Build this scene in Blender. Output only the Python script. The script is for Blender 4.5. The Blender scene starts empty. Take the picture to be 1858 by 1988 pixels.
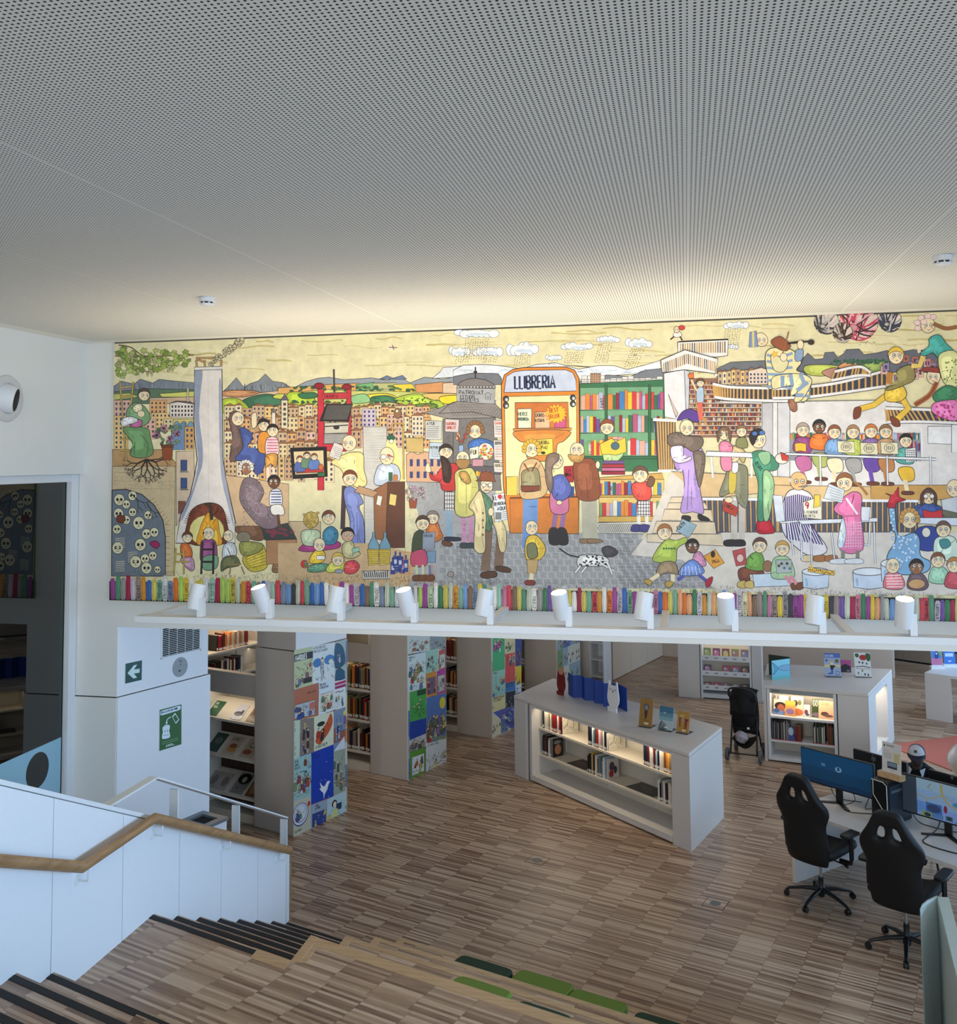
import bpy, math, random
import numpy as np
from mathutils import Vector, Matrix
random.seed(7)
scene = bpy.context.scene
COL = scene.collection

# ------------------------------------------------------------------ camera
F_PX, PP_X, PP_Y = 1874.0, 929.0, 770.9          # focal length and principal point, 1858 x 1988 frame
PITCH, ROLL, YAW = 0.06546, -0.009575, math.radians(12.06)
CAM = Vector((0.0, 0.0, 4.3))
_cp, _sp, _cr, _sr = math.cos(PITCH), math.sin(PITCH), math.cos(ROLL), math.sin(ROLL)
_RZ = Matrix.Rotation(YAW, 3, 'Z')
FW = _RZ @ Vector((0, _cp, _sp))
RT = _RZ @ Vector((_cr, -_sr * _sp, _sr * _cp))
UP = _RZ @ Vector((-_sr, -_cr * _sp, _cr * _cp))
cam_data = bpy.data.cameras.new('camera')
cam_data.sensor_fit = 'HORIZONTAL'
cam_data.sensor_width = 36.0
cam_data.lens = F_PX / 1858.0 * 36.0
cam_data.shift_y = (PP_Y - 994.0) / 1858.0
cam_data.clip_start = 0.05
cam_data.clip_end = 200
camera = bpy.data.objects.new('camera', cam_data)
COL.objects.link(camera)
camera.matrix_world = Matrix((
    (RT.x, UP.x, -FW.x, CAM.x), (RT.y, UP.y, -FW.y, CAM.y), (RT.z, UP.z, -FW.z, CAM.z), (0, 0, 0, 1)))
scene.camera = camera

# ------------------------------------------------------------------ colour management, world, large lights
scene.view_settings.view_transform = 'Standard'
scene.view_settings.look = 'None'
scene.view_settings.gamma = 1.0
scene.view_settings.use_curve_mapping = False
scene.view_settings.exposure = 0.0

world = bpy.data.worlds.new('sky')
scene.world = world
world.use_nodes = True
_bg = world.node_tree.nodes['Background']
_bg.inputs[0].default_value = (0.62, 0.80, 1.0, 1)
_bg.inputs[1].default_value = 0.6

def area_light(name, loc, size_x, size_y, direction, power, color):
    l = bpy.data.lights.new(name, 'AREA')
    l.shape = 'RECTANGLE'
    l.size, l.size_y = size_x, size_y
    l.energy = power
    l.color = color
    o = bpy.data.objects.new(name, l)
    COL.objects.link(o)
    o.location = loc
    o.rotation_euler = Vector(direction).to_track_quat('-Z', 'Y').to_euler()
    return o

SKY = (0.41, 0.67, 1.0)
WARM = (1.0, 0.80, 0.58)
# daylight through the glazed side of the building (right hand side, upper hall and lower hall)
area_light('daylight_upper_hall', (7.3, 2.2, 2.9), 9.0, 2.4, (-1, 0.05, -0.46), 520, SKY).data.spread = math.radians(110)
area_light('daylight_lower_hall', (7.3, 14.5, 1.5), 10.0, 2.2, (-1, -0.12, -0.05), 390, SKY)
area_light('rear_fill', (-1.0, -3.3, 3.6), 7.0, 2.6, (0, 1, -0.40), 275, (0.90, 0.95, 1.0)).data.spread = math.radians(100)  # fill added before the solid rear wall to brighten landing and stack fronts
area_light('side_room_fill', (-7.4, 5.0, 4.15), 2.0, 4.0, (0, 0, -1), 110, (0.80, 1.0, 0.92))  # added fill without a fixture, brightens the room behind the glass
# ceiling luminaires of the lower hall
for i, (lx, ly) in enumerate([(-2.6, 11.0), (0.6, 10.2), (-2.2, 15.2), (1.6, 13.0), (3.6, 15.5), (0.6, 18.6), (4.0, 19.5), (-6.3, 12.4)]):
    area_light('ceiling_luminaire_%d' % i, (lx, ly, 2.74), 0.5, 0.5, (0, 0, -1), 8, (1.0, 0.86, 0.70))
def ray(x,y):
 return ((x - PP_X) / F_PX) * RT - ((y - PP_Y) / F_PX) * UP + FW
def atz(x,y,z=0.0):
 d = ray(x,y);return CAM + d * ((z - CAM.z) / d.z)
def aty(x,y,Y):
 d = ray(x,y);return CAM + d * (Y / d.y)
def atx(x,y,X):
 d = ray(x,y);return CAM + d * (X / d.x)
def atpl(x,y,p,n):
 d = ray(x,y);n = Vector(n);return CAM + d * ((Vector(p) - CAM).dot(n) / d.dot(n))
U = Vector((0.945,-0.327,0)).normalized()
V = Vector((0.327,0.945,0)).normalized()
def uv(u,v,z=0.0):
 return U * u + V * v + Vector((0,0,z))
E1 = Vector((0.718,-0.696,0)).normalized()
E2 = Vector((0.696,0.718,0)).normalized()
def lin(c):
 c = c / 255.0
 return c / 12.92 if c <= 0.04045 else ((c + 0.055) / 1.055) ** 2.4
def rgb(*c):
 if len(c) == 1:
  h = c[0]
  if isinstance(h,str):
   c = (int(h[0:2],16),int(h[2:4],16),int(h[4:6],16))
  else:
   c = h
 return (lin(c[0]),lin(c[1]),lin(c[2]),1.0)
MATS = {}
def mat(name,color=(200,200,200),rough=0.5,metal=0.0,var=0.06,scale=40.0,bump=0.0,bscale=300.0,spec=0.5,emit=None,estr=0.0,coat=0.0):
 if name in MATS:
  return MATS[name]
 m = bpy.data.materials.new(name);m.use_nodes = True
 nt = m.node_tree;b = nt.nodes['Principled BSDF']
 c = rgb(color)
 b.inputs['Roughness'].default_value = rough
 b.inputs['Metallic'].default_value = metal
 b.inputs['Specular IOR Level'].default_value = spec
 b.inputs['Coat Weight'].default_value = coat
 tc = nt.nodes.new('ShaderNodeTexCoord')
 if var > 0:
  n = nt.nodes.new('ShaderNodeTexNoise');n.inputs['Scale'].default_value = scale
  n.inputs['Detail'].default_value = 3
  nt.links.new(tc.outputs['Object'],n.inputs['Vector'])
  mx = nt.nodes.new('ShaderNodeMix');mx.data_type = 'RGBA'
  mx.inputs[6].default_value = tuple(x * (1 - var) for x in c[:3]) + (1,)
  mx.inputs[7].default_value = tuple(min(1,x * (1 + var)) for x in c[:3]) + (1,)
  nt.links.new(n.outputs['Fac'],mx.inputs[0])
  nt.links.new(mx.outputs[2],b.inputs['Base Color'])
 else:
  b.inputs['Base Color'].default_value = c
 if bump > 0:
  n2 = nt.nodes.new('ShaderNodeTexNoise');n2.inputs['Scale'].default_value = bscale
  nt.links.new(tc.outputs['Object'],n2.inputs['Vector'])
  bp = nt.nodes.new('ShaderNodeBump');bp.inputs['Strength'].default_value = bump
  bp.inputs['Distance'].default_value = 0.002
  nt.links.new(n2.outputs['Fac'],bp.inputs['Height'])
  nt.links.new(bp.outputs['Normal'],b.inputs['Normal'])
 if emit is not None:
  b.inputs['Emission Color'].default_value = rgb(emit)
  b.inputs['Emission Strength'].default_value = estr
 MATS[name] = m
 return m
def mat_print(name,rough=0.55,wash=0.10,wscale=2.5,coat=0.0,emit=0.0):
 if name in MATS: return MATS[name]
 m = bpy.data.materials.new(name);m.use_nodes = True
 nt = m.node_tree;b = nt.nodes['Principled BSDF']
 at = nt.nodes.new('ShaderNodeAttribute');at.attribute_name = 'Col'
 tc = nt.nodes.new('ShaderNodeTexCoord')
 n = nt.nodes.new('ShaderNodeTexNoise');n.inputs['Scale'].default_value = wscale
 n.inputs['Detail'].default_value = 6;n.inputs['Roughness'].default_value = 0.65
 nt.links.new(tc.outputs['Object'],n.inputs['Vector'])
 mr = nt.nodes.new('ShaderNodeMapRange')
 mr.inputs[1].default_value = 0.25;mr.inputs[2].default_value = 0.75
 mr.inputs[3].default_value = 1 - wash;mr.inputs[4].default_value = 1 + wash
 nt.links.new(n.outputs['Fac'],mr.inputs[0])
 vm = nt.nodes.new('ShaderNodeVectorMath');vm.operation = 'SCALE'
 nt.links.new(at.outputs['Color'],vm.inputs[0]);nt.links.new(mr.outputs[0],vm.inputs['Scale'])
 nt.links.new(vm.outputs[0],b.inputs['Base Color'])
 b.inputs['Roughness'].default_value = rough
 b.inputs['Coat Weight'].default_value = coat
 if emit > 0:
  nt.links.new(vm.outputs[0],b.inputs['Emission Color'])
  b.inputs['Emission Strength'].default_value = emit
 MATS[name] = m
 return m
def mat_parquet(name,tint=1.0,rough=0.32):
 m = bpy.data.materials.new(name);m.use_nodes = True
 nt = m.node_tree;b = nt.nodes['Principled BSDF'];N = nt.nodes.new;L = nt.links.new
 geo = N('ShaderNodeNewGeometry')
 def dot(vec):
  d = N('ShaderNodeVectorMath');d.operation = 'DOT_PRODUCT'
  L(geo.outputs['Position'],d.inputs[0]);d.inputs[1].default_value = vec
  return d.outputs['Value']
 def math_(op,a,bv=None,c=None):
  n = N('ShaderNodeMath');n.operation = op
  for i,v in enumerate((a,bv,c)):
   if v is None: continue
   if isinstance(v,(int,float)): n.inputs[i].default_value = v
   else: L(v,n.inputs[i])
  return n.outputs[0]
 pu,pv = dot(tuple(U)),dot(tuple(V))
 W,LEN = 0.0235,0.295
 row = math_('FLOOR',math_('DIVIDE',pv,W))
 grp = math_('FLOOR',math_('DIVIDE',pv,W * 15))
 wn1 = N('ShaderNodeTexWhiteNoise');wn1.noise_dimensions = '1D';L(grp,wn1.inputs['W'])
 off = math_('MULTIPLY',math_('FLOOR',math_('MULTIPLY',wn1.outputs['Value'],4.0)),0.25 * 0.12)
 uu = math_('ADD',math_('DIVIDE',pu,LEN),off)
 colm = math_('FLOOR',uu)
 cmb = N('ShaderNodeCombineXYZ');L(row,cmb.inputs[0]);L(colm,cmb.inputs[1])
 wn = N('ShaderNodeTexWhiteNoise');wn.noise_dimensions = '3D';L(cmb.outputs[0],wn.inputs['Vector'])
 grain = N('ShaderNodeTexNoise');grain.inputs['Scale'].default_value = 1.0;grain.inputs['Detail'].default_value = 4
 gv = N('ShaderNodeCombineXYZ')
 L(math_('MULTIPLY',pu,7.0),gv.inputs[0]);L(math_('MULTIPLY',pv,60.0),gv.inputs[1]);L(math_('MULTIPLY',wn.outputs['Value'],30.0),gv.inputs[2])
 L(gv.outputs[0],grain.inputs['Vector'])
 big = N('ShaderNodeTexNoise');big.inputs['Scale'].default_value = 0.9;big.inputs['Detail'].default_value = 2
 L(geo.outputs['Position'],big.inputs['Vector'])
 val = math_('ADD',math_('ADD',math_('MULTIPLY',wn.outputs['Value'],0.68),math_('MULTIPLY',grain.outputs['Fac'],0.42)),math_('MULTIPLY',math_('SUBTRACT',big.outputs['Fac'],0.5),0.25))
 cr = N('ShaderNodeValToRGB');L(val,cr.inputs[0])
 els = cr.color_ramp.elements
 def tc_(c): return tuple(min(1.0,x * tint) for x in rgb(c)[:3]) + (1,)
 els[0].position = 0.10;els[0].color = tc_((98,72,56))
 els[1].position = 0.95;els[1].color = tc_((208,184,160))
 for p,c in ((0.24,(130,100,80)),(0.45,(158,130,107)),(0.68,(182,155,130))):
  e = els.new(p);e.color = tc_(c)
 fu = math_('FRACT',uu);fv = math_('FRACT',math_('DIVIDE',pv,W))
 ju = math_('LESS_THAN',fu,0.012);jv = math_('LESS_THAN',fv,0.035)
 j = math_('MAXIMUM',ju,math_('MULTIPLY',jv,0.55))
 mx = N('ShaderNodeMix');mx.data_type = 'RGBA'
 L(math_('MULTIPLY',j,0.55),mx.inputs[0]);L(cr.outputs[0],mx.inputs[6]);mx.inputs[7].default_value = rgb((80,60,48))
 L(mx.outputs[2],b.inputs['Base Color'])
 rr = math_('ADD',math_('MULTIPLY',grain.outputs['Fac'],0.14),rough - 0.07)
 L(rr,b.inputs['Roughness'])
 b.inputs['Specular IOR Level'].default_value = 0.45
 bp = N('ShaderNodeBump');bp.inputs['Strength'].default_value = 0.25;bp.inputs['Distance'].default_value = 0.001
 L(math_('SUBTRACT',1.0,j),bp.inputs['Height']);L(bp.outputs['Normal'],b.inputs['Normal'])
 MATS[name] = m
 return m
def mat_wood(name,c0,c1,rough=0.4,axis=(1,12,12),scale=4.0):
 m = bpy.data.materials.new(name);m.use_nodes = True
 nt = m.node_tree;b = nt.nodes['Principled BSDF']
 tc = nt.nodes.new('ShaderNodeTexCoord');mp = nt.nodes.new('ShaderNodeMapping')
 mp.inputs['Scale'].default_value = axis
 nt.links.new(tc.outputs['Object'],mp.inputs['Vector'])
 n = nt.nodes.new('ShaderNodeTexNoise');n.inputs['Scale'].default_value = scale;n.inputs['Detail'].default_value = 6
 n.inputs['Distortion'].default_value = 0.6
 nt.links.new(mp.outputs[0],n.inputs['Vector'])
 cr = nt.nodes.new('ShaderNodeValToRGB');nt.links.new(n.outputs['Fac'],cr.inputs[0])
 cr.color_ramp.elements[0].position = 0.3;cr.color_ramp.elements[0].color = rgb(c0)
 cr.color_ramp.elements[1].position = 0.7;cr.color_ramp.elements[1].color = rgb(c1)
 nt.links.new(cr.outputs[0],b.inputs['Base Color'])
 b.inputs['Roughness'].default_value = rough
 MATS[name] = m
 return m
def mat_perforated(name):
 m = bpy.data.materials.new(name);m.use_nodes = True
 nt = m.node_tree;b = nt.nodes['Principled BSDF'];N = nt.nodes.new;L = nt.links.new
 geo = N('ShaderNodeNewGeometry');sp = N('ShaderNodeSeparateXYZ');L(geo.outputs['Position'],sp.inputs[0])
 def math_(op,a,bv=None):
  n = N('ShaderNodeMath');n.operation = op
  for i,v in enumerate((a,bv)):
   if v is None: continue
   if isinstance(v,(int,float)): n.inputs[i].default_value = v
   else: L(v,n.inputs[i])
  return n.outputs[0]
 P = 0.018
 def cell(o,shift):
  f = math_('SUBTRACT',math_('FRACT',math_('DIVIDE',math_('ADD',o,50.0 + shift),P)),0.5)
  return math_('MULTIPLY',f,P)
 fx,fy = cell(sp.outputs[0],0.0),cell(sp.outputs[1],0.006)
 r = math_('SQRT',math_('ADD',math_('MULTIPLY',fx,fx),math_('MULTIPLY',fy,fy)))
 hole = math_('LESS_THAN',r,0.0044)
 seam = math_('GREATER_THAN',math_('ABSOLUTE',math_('SUBTRACT',math_('FRACT',math_('DIVIDE',math_('ADD',sp.outputs[0],11.965),1.2)),0.5)),0.4975)
 hole = math_('MULTIPLY',hole,math_('SUBTRACT',1.0,seam))
 edge = math_('LESS_THAN',sp.outputs[1],8.05)
 edge2 = math_('GREATER_THAN',sp.outputs[0],-5.42)
 hole = math_('MULTIPLY',math_('MULTIPLY',hole,edge),edge2)
 mx = N('ShaderNodeMix');mx.data_type = 'RGBA'
 L(hole,mx.inputs[0]);mx.inputs[6].default_value = rgb((228,228,222));mx.inputs[7].default_value = rgb((40,42,40))
 L(mx.outputs[2],b.inputs['Base Color'])
 b.inputs['Roughness'].default_value = 0.85
 MATS[name] = m
 return m
def mat_glass(name,tint=(150,190,175),refl=0.12,alpha=0.6):
 m = bpy.data.materials.new(name);m.use_nodes = True
 nt = m.node_tree
 for n in list(nt.nodes):
  if n.type == 'BSDF_PRINCIPLED': nt.nodes.remove(n)
 out = [n for n in nt.nodes if n.type == 'OUTPUT_MATERIAL'][0]
 tr = nt.nodes.new('ShaderNodeBsdfTransparent');tr.inputs[0].default_value = rgb(tint)
 gl = nt.nodes.new('ShaderNodeBsdfGlossy');gl.inputs['Roughness'].default_value = 0.02
 fr = nt.nodes.new('ShaderNodeFresnel');fr.inputs[0].default_value = 1.5
 ad = nt.nodes.new('ShaderNodeMath');ad.operation = 'ADD';ad.inputs[1].default_value = refl - 0.04
 ad.use_clamp = True
 nt.links.new(fr.outputs[0],ad.inputs[0])
 mx = nt.nodes.new('ShaderNodeMixShader')
 nt.links.new(ad.outputs[0],mx.inputs[0]);nt.links.new(tr.outputs[0],mx.inputs[1]);nt.links.new(gl.outputs[0],mx.inputs[2])
 nt.links.new(mx.outputs[0],out.inputs[0])
 MATS[name] = m
 return m
M_WALL = mat('white_wall_paint',(226,226,222),0.8,var=0.02,scale=6,bump=0.05,bscale=500)
M_WHITE = mat('white_lacquer',(228,229,232),0.45,var=0.02,scale=30)
M_LAM = mat('white_laminate',(214,211,208),0.38,var=0.03,scale=400,bump=0.04,bscale=900)
M_TAUPE = mat('taupe_laminate',(196,186,175),0.55,var=0.05,scale=500,bump=0.05,bscale=800)
M_SHELF = mat('cream_steel_shelf',(222,214,198),0.45,var=0.03,scale=60)
M_METALW = mat('white_powder_metal',(224,226,228),0.4,var=0.02,scale=60)
M_BLACK = mat('black_plastic',(16,16,18),0.45,var=0.15,scale=80)
M_BLKFAB = mat('black_fabric',(9,10,14),0.85,var=0.2,scale=200,bump=0.2,bscale=900)
M_BLKLEA = mat('black_leatherette',(7,8,12),0.62,var=0.15,scale=120,bump=0.12,bscale=500)
M_CHROME = mat('brushed_steel',(190,192,196),0.25,metal=1.0,var=0.04)
M_RUBBER = mat('black_rubber_strip',(18,17,18),0.7,var=0.1,scale=100)
M_TYRE = mat('grey_tyre_rubber',(92,94,100),0.7,var=0.1)
M_GREY = mat('grey_plastic',(150,156,158),0.5)
M_DARK = mat('dark_recess',(20,20,20),0.9)
M_PARQ = mat_parquet('oak_strip_parquet')
M_OAK = mat_wood('oak_edging',(178,144,106),(200,168,130),0.42)
M_OAKD = mat_wood('oak_handrail',(140,104,68),(170,132,90),0.42,axis=(10,1,10))
M_CEIL = mat_perforated('perforated_ceiling_board')
M_PRINT = mat_print('printed_paper',0.5,0.05,12)
M_PRINTG = mat_print('printed_gloss',0.3,0.04,12)
M_GLASS = mat_glass('green_glass',(120,168,146),0.10)
M_ACRYL = mat_glass('clear_acrylic',(236,240,242),0.10)
class MB:
 def __init__(s): s.v = [];s.f = []
 def add(s,vs,fs):
  o = len(s.v);s.v += [tuple(p) for p in vs];s.f += [tuple(i + o for i in f) for f in fs];return s
 def box(s,x0,x1,y0,y1,z0,z1):
  return s.add([(x0,y0,z0),(x1,y0,z0),(x1,y1,z0),(x0,y1,z0),(x0,y0,z1),(x1,y0,z1),(x1,y1,z1),(x0,y1,z1)],
      [(0,3,2,1),(4,5,6,7),(0,1,5,4),(1,2,6,5),(2,3,7,6),(3,0,4,7)])
 def fbox(s,o,ax,ay,az,a0,a1,b0,b1,c0,c1):
  o = Vector(o);ax,ay,az = Vector(ax),Vector(ay),Vector(az)
  vs = [o + ax*a + ay*b + az*c for c in (c0,c1) for a,b in ((a0,b0),(a1,b0),(a1,b1),(a0,b1))]
  return s.add(vs,[(0,3,2,1),(4,5,6,7),(0,1,5,4),(1,2,6,5),(2,3,7,6),(3,0,4,7)])
 def prism(s,poly,z0,z1):
  n = len(poly)
  vs = [(p[0],p[1],z0) for p in poly] + [(p[0],p[1],z1) for p in poly]
  a = sum(poly[i][0]*poly[(i+1)%n][1] - poly[(i+1)%n][0]*poly[i][1] for i in range(n))
  if a < 0:
   fs = [tuple(range(n)),tuple(range(2*n-1,n-1,-1))] + [(i,i+n,(i+1)%n+n,(i+1)%n) for i in range(n)]
  else:
   fs = [tuple(range(n-1,-1,-1)),tuple(range(n,2*n))] + [(i,(i+1)%n,(i+1)%n+n,i+n) for i in range(n)]
  return s.add(vs,fs)
 def fprism(s,o,ax,ay,poly,nrm,t0,t1):
  o,ax,ay,nrm = Vector(o),Vector(ax),Vector(ay),Vector(nrm)
  n = len(poly)
  vs = [o + ax*p[0] + ay*p[1] + nrm*t for t in (t0,t1) for p in poly]
  return s.add(vs,[tuple(range(n-1,-1,-1)),tuple(range(n,2*n))] + [(i,(i+1)%n,(i+1)%n+n,i+n) for i in range(n)])
 def tube(s,pts,r,n=8,caps=True,squash=None):
  pts = [Vector(p) for p in pts];m = len(pts)
  rs = r if isinstance(r,(list,tuple)) else [r]*m
  rings = [];prev = None
  for i,p in enumerate(pts):
   t = (pts[min(i+1,m-1)] - pts[max(i-1,0)])
   t = t.normalized() if t.length > 1e-9 else Vector((0,0,1))
   a = prev - t*prev.dot(t) if prev is not None else (Vector((0,0,1)).cross(t) if abs(t.z) < 0.95 else Vector((1,0,0)).cross(t))
   if a.length < 1e-6: a = Vector((1,0,0)).cross(t)
   a.normalize();prev = a;b = t.cross(a)
   sq = squash or (1,1)
   rings.append([p + a*(rs[i]*sq[0]*math.cos(2*math.pi*k/n)) + b*(rs[i]*sq[1]*math.sin(2*math.pi*k/n)) for k in range(n)])
  vs = [q for rg in rings for q in rg];fs = []
  for i in range(m-1):
   for k in range(n):
    fs.append((i*n+k,i*n+(k+1)%n,(i+1)*n+(k+1)%n,(i+1)*n+k))
  if caps:
   fs.append(tuple(range(n-1,-1,-1)));fs.append(tuple(range((m-1)*n,m*n)))
  return s.add(vs,fs)
 def lathe(s,prof,n=24,o=(0,0,0),axis=(0,0,1),a0=0.0,a1=2*math.pi):
  o = Vector(o);az = Vector(axis).normalized()
  ax = az.orthogonal().normalized();ay = az.cross(ax)
  m = len(prof);full = abs(a1 - a0 - 2*math.pi) < 1e-6
  nn = n if full else n+1
  vs = []
  for r,h in prof:
   for k in range(nn):
    t = a0 + (a1-a0)*k/n
    vs.append(o + ax*(r*math.cos(t)) + ay*(r*math.sin(t)) + az*h)
  fs = []
  for i in range(m-1):
   for k in range(n):
    k2 = (k+1) % nn
    fs.append((i*nn+k,i*nn+k2,(i+1)*nn+k2,(i+1)*nn+k))
  return s.add(vs,fs)
 def grid(s,P):
  m,n = len(P),len(P[0])
  vs = [q for row in P for q in row]
  fs = [(i*n+j,i*n+j+1,(i+1)*n+j+1,(i+1)*n+j) for i in range(m-1) for j in range(n-1)]
  return s.add(vs,fs)
 def build(s,name,m,parent=None,smooth=False,bevel=0.0,seg=2,origin=None,subsurf=0,solid=0.0):
  me = bpy.data.meshes.new(name)
  o0 = Vector(origin) if origin is not None else (parent_origin(parent) if parent is not None else Vector((0,0,0)))
  if origin is None and parent is None and s.v:
   vs = np.array([tuple(p) for p in s.v]);mn,mxx = vs.min(0),vs.max(0)
   o0 = Vector(((mn[0]+mxx[0])/2,(mn[1]+mxx[1])/2,mn[2]))
  me.from_pydata([(p[0]-o0.x,p[1]-o0.y,p[2]-o0.z) for p in s.v],[],s.f)
  me.update()
  if smooth:
   me.polygons.foreach_set('use_smooth',[True]*len(me.polygons))
   try: me.set_sharp_from_angle(angle=math.radians(40))
   except Exception: pass
  me.materials.append(m)
  ob = bpy.data.objects.new(name,me);COL.objects.link(ob)
  if parent is not None:
   ob.parent = parent
   if origin is not None: ob.location = o0 - parent_origin(parent)
  else:
   ob.location = o0
  ORIG[ob.name] = o0
  if solid:
   md = ob.modifiers.new('solidify','SOLIDIFY');md.thickness = solid;md.offset = 0
  if bevel > 0:
   md = ob.modifiers.new('bevel','BEVEL');md.width = bevel;md.segments = seg;md.limit_method = 'ANGLE';md.angle_limit = math.radians(40)
  if subsurf:
   md = ob.modifiers.new('sub','SUBSURF');md.levels = subsurf;md.render_levels = subsurf
  return ob
ORIG = {}
def parent_origin(p):
 return ORIG[p.name]
def tag(o,label=None,cat=None,group=None,kind=None):
 if label: o['label'] = label
 if cat: o['category'] = cat
 if group: o['group'] = group
 if kind: o['kind'] = kind
 return o
def thing(name,loc,label,cat,group=None,kind=None):
 o = bpy.data.objects.new(name,None);COL.objects.link(o)
 o.empty_display_size = 0.1;o.location = loc;ORIG[o.name] = Vector(loc)
 return tag(o,label,cat,group,kind)
def struct(o): o['kind'] = 'structure';return o
def smooth_closed(pts,k=4):
 n = len(pts);out = []
 for i in range(n):
  p0,p1,p2,p3 = pts[i-1],pts[i],pts[(i+1)%n],pts[(i+2)%n]
  for j in range(k):
   t = j/k
   out.append(tuple(0.5*((2*p1[d]) + (-p0[d]+p2[d])*t + (2*p0[d]-5*p1[d]+4*p2[d]-p3[d])*t*t + (-p0[d]+3*p1[d]-3*p2[d]+p3[d])*t**3) for d in range(len(p1))))
 return out
def smooth_open(pts,k=5):
 n = len(pts);out = []
 for i in range(n-1):
  p0,p1,p2,p3 = pts[max(i-1,0)],pts[i],pts[i+1],pts[min(i+2,n-1)]
  for j in range(k):
   t = j/k
   out.append(tuple(0.5*((2*p1[d]) + (-p0[d]+p2[d])*t + (2*p0[d]-5*p1[d]+4*p2[d]-p3[d])*t*t + (-p0[d]+3*p1[d]-3*p2[d]+p3[d])*t**3) for d in range(len(p1))))
 out.append(tuple(pts[-1]))
 return out
class Paint:
 def __init__(s,to2d=None):
  s.sh = []
  s.map = to2d
 def m(s,p): return s.map(p) if s.map else p
 def raw(s,pts,col): s.sh.append(([s.m(p) for p in pts],rgb(col)))
 def poly(s,pts,col,line=None,w=1.6,sm=False,k=4):
  if sm: pts = smooth_closed(pts,k)
  s.raw(pts,col)
  if line is not None: s.line(list(pts) + [pts[0]],w,line)
 def line(s,pts,w,col,sm=False,k=5):
  if sm: pts = smooth_open(pts,k)
  n = len(pts)
  if n < 2: return
  Lp,Rp = [],[]
  for i in range(n):
   a,b = pts[max(i-1,0)],pts[min(i+1,n-1)]
   dx,dy = b[0]-a[0],b[1]-a[1];l = math.hypot(dx,dy) or 1
   nx,ny = -dy/l*w/2,dx/l*w/2
   Lp.append((pts[i][0]+nx,pts[i][1]+ny));Rp.append((pts[i][0]-nx,pts[i][1]-ny))
  s.sh.append(([s.m(p) for p in Lp],[s.m(p) for p in Rp],rgb(col)))
 def ell(s,cx,cy,rx,ry,col,line=None,w=1.4,rot=0,n=18,a0=0,a1=360):
  c,si = math.cos(math.radians(rot)),math.sin(math.radians(rot))
  pts = []
  for i in range(n if a1-a0 >= 360 else n+1):
   t = math.radians(a0 + (a1-a0)*i/n)
   x,y = rx*math.cos(t),ry*math.sin(t)
   pts.append((cx + x*c - y*si,cy + x*si + y*c))
  s.poly(pts,col,line,w)
 def rect(s,x0,y0,x1,y1,col,line=None,w=1.2):
  s.poly([(x0,y0),(x1,y0),(x1,y1),(x0,y1)],col,line,w)
 def text(s,t,x,y,h,col,w=None,rot=0,sx=1.0,sp=0.22):
  w = w or h*0.14
  c,si = math.cos(math.radians(rot)),math.sin(math.radians(rot))
  cur = 0.0
  for ch in t:
   g = GLYPH.get(ch.upper())
   if g is None:
    cur += 0.45*h*sx;continue
   for st in g[1]:
    pts = []
    for (px,py) in st:
     X,Y = cur + px*h*sx,-py*h
     pts.append((x + X*c - Y*si,y + X*si + Y*c))
    s.line(pts,w,col)
   cur += (g[0] + sp)*h*sx
  return cur
 def flush(s,name,o,ax,ay,nrm,m,parent=None,step=4e-5,base=2e-4):
  o,ax,ay,nrm = Vector(o),Vector(ax),Vector(ay),Vector(nrm)
  N = len(s.sh)
  bb = np.zeros((N,4));lay = np.zeros(N);thin = np.array([len(sh) == 3 and math.dist(sh[0][0],sh[1][0]) < 0.0095 for sh in s.sh])
  for i,sh in enumerate(s.sh):
   P = np.array(sh[0] + (sh[1] if len(sh) == 3 else []))
   bb[i] = (P[:,0].min(),P[:,1].min(),P[:,0].max(),P[:,1].max())
   if i:
    q = bb[:i]
    hit = (q[:,0] < bb[i,2]) & (q[:,2] > bb[i,0]) & (q[:,1] < bb[i,3]) & (q[:,3] > bb[i,1])
    if thin[i]: hit &= ~thin[:i]
    lay[i] = lay[:i][hit].max() + 1 if hit.any() else 0
  vs,fs,cs = [],[],[]
  for i,sh in enumerate(s.sh):
   d = nrm*(base + lay[i]*step)
   if len(sh) == 2:
    P,c = sh;k = len(vs);n = len(P)
    vs += [o + ax*p[0] + ay*p[1] + d for p in P]
    fs.append(tuple(range(k,k+n)));cs += [c]*n
   else:
    A,B,c = sh;n = len(A)
    k = len(vs)
    for a,b in zip(A,B):
     vs.append(o + ax*a[0] + ay*a[1] + d);vs.append(o + ax*b[0] + ay*b[1] + d)
    for j in range(n-1):
     fs.append((k+2*j,k+2*j+1,k+2*j+3,k+2*j+2));cs += [c]*4
  me = bpy.data.meshes.new(name)
  o0 = parent_origin(parent) if parent is not None else Vector((0,0,0))
  me.from_pydata([tuple(p - o0) for p in vs],[],fs);me.update()
  ca = me.color_attributes.new('Col','FLOAT_COLOR','CORNER')
  flat = []
  idx = 0
  for f in fs:
   for _ in f:
    flat.extend(cs[idx]);idx += 1
  ca.data.foreach_set('color',flat)
  me.materials.append(m)
  ob = bpy.data.objects.new(name,me);COL.objects.link(ob)
  if parent is not None: ob.parent = parent
  ORIG[ob.name] = o0
  return ob
def _g(w,*st): return (w,[list(x) for x in st])
_O = [(0.3,1),(0.08,0.82),(0,0.5),(0.08,0.18),(0.3,0),(0.52,0.18),(0.6,0.5),(0.52,0.82),(0.3,1)]
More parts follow.
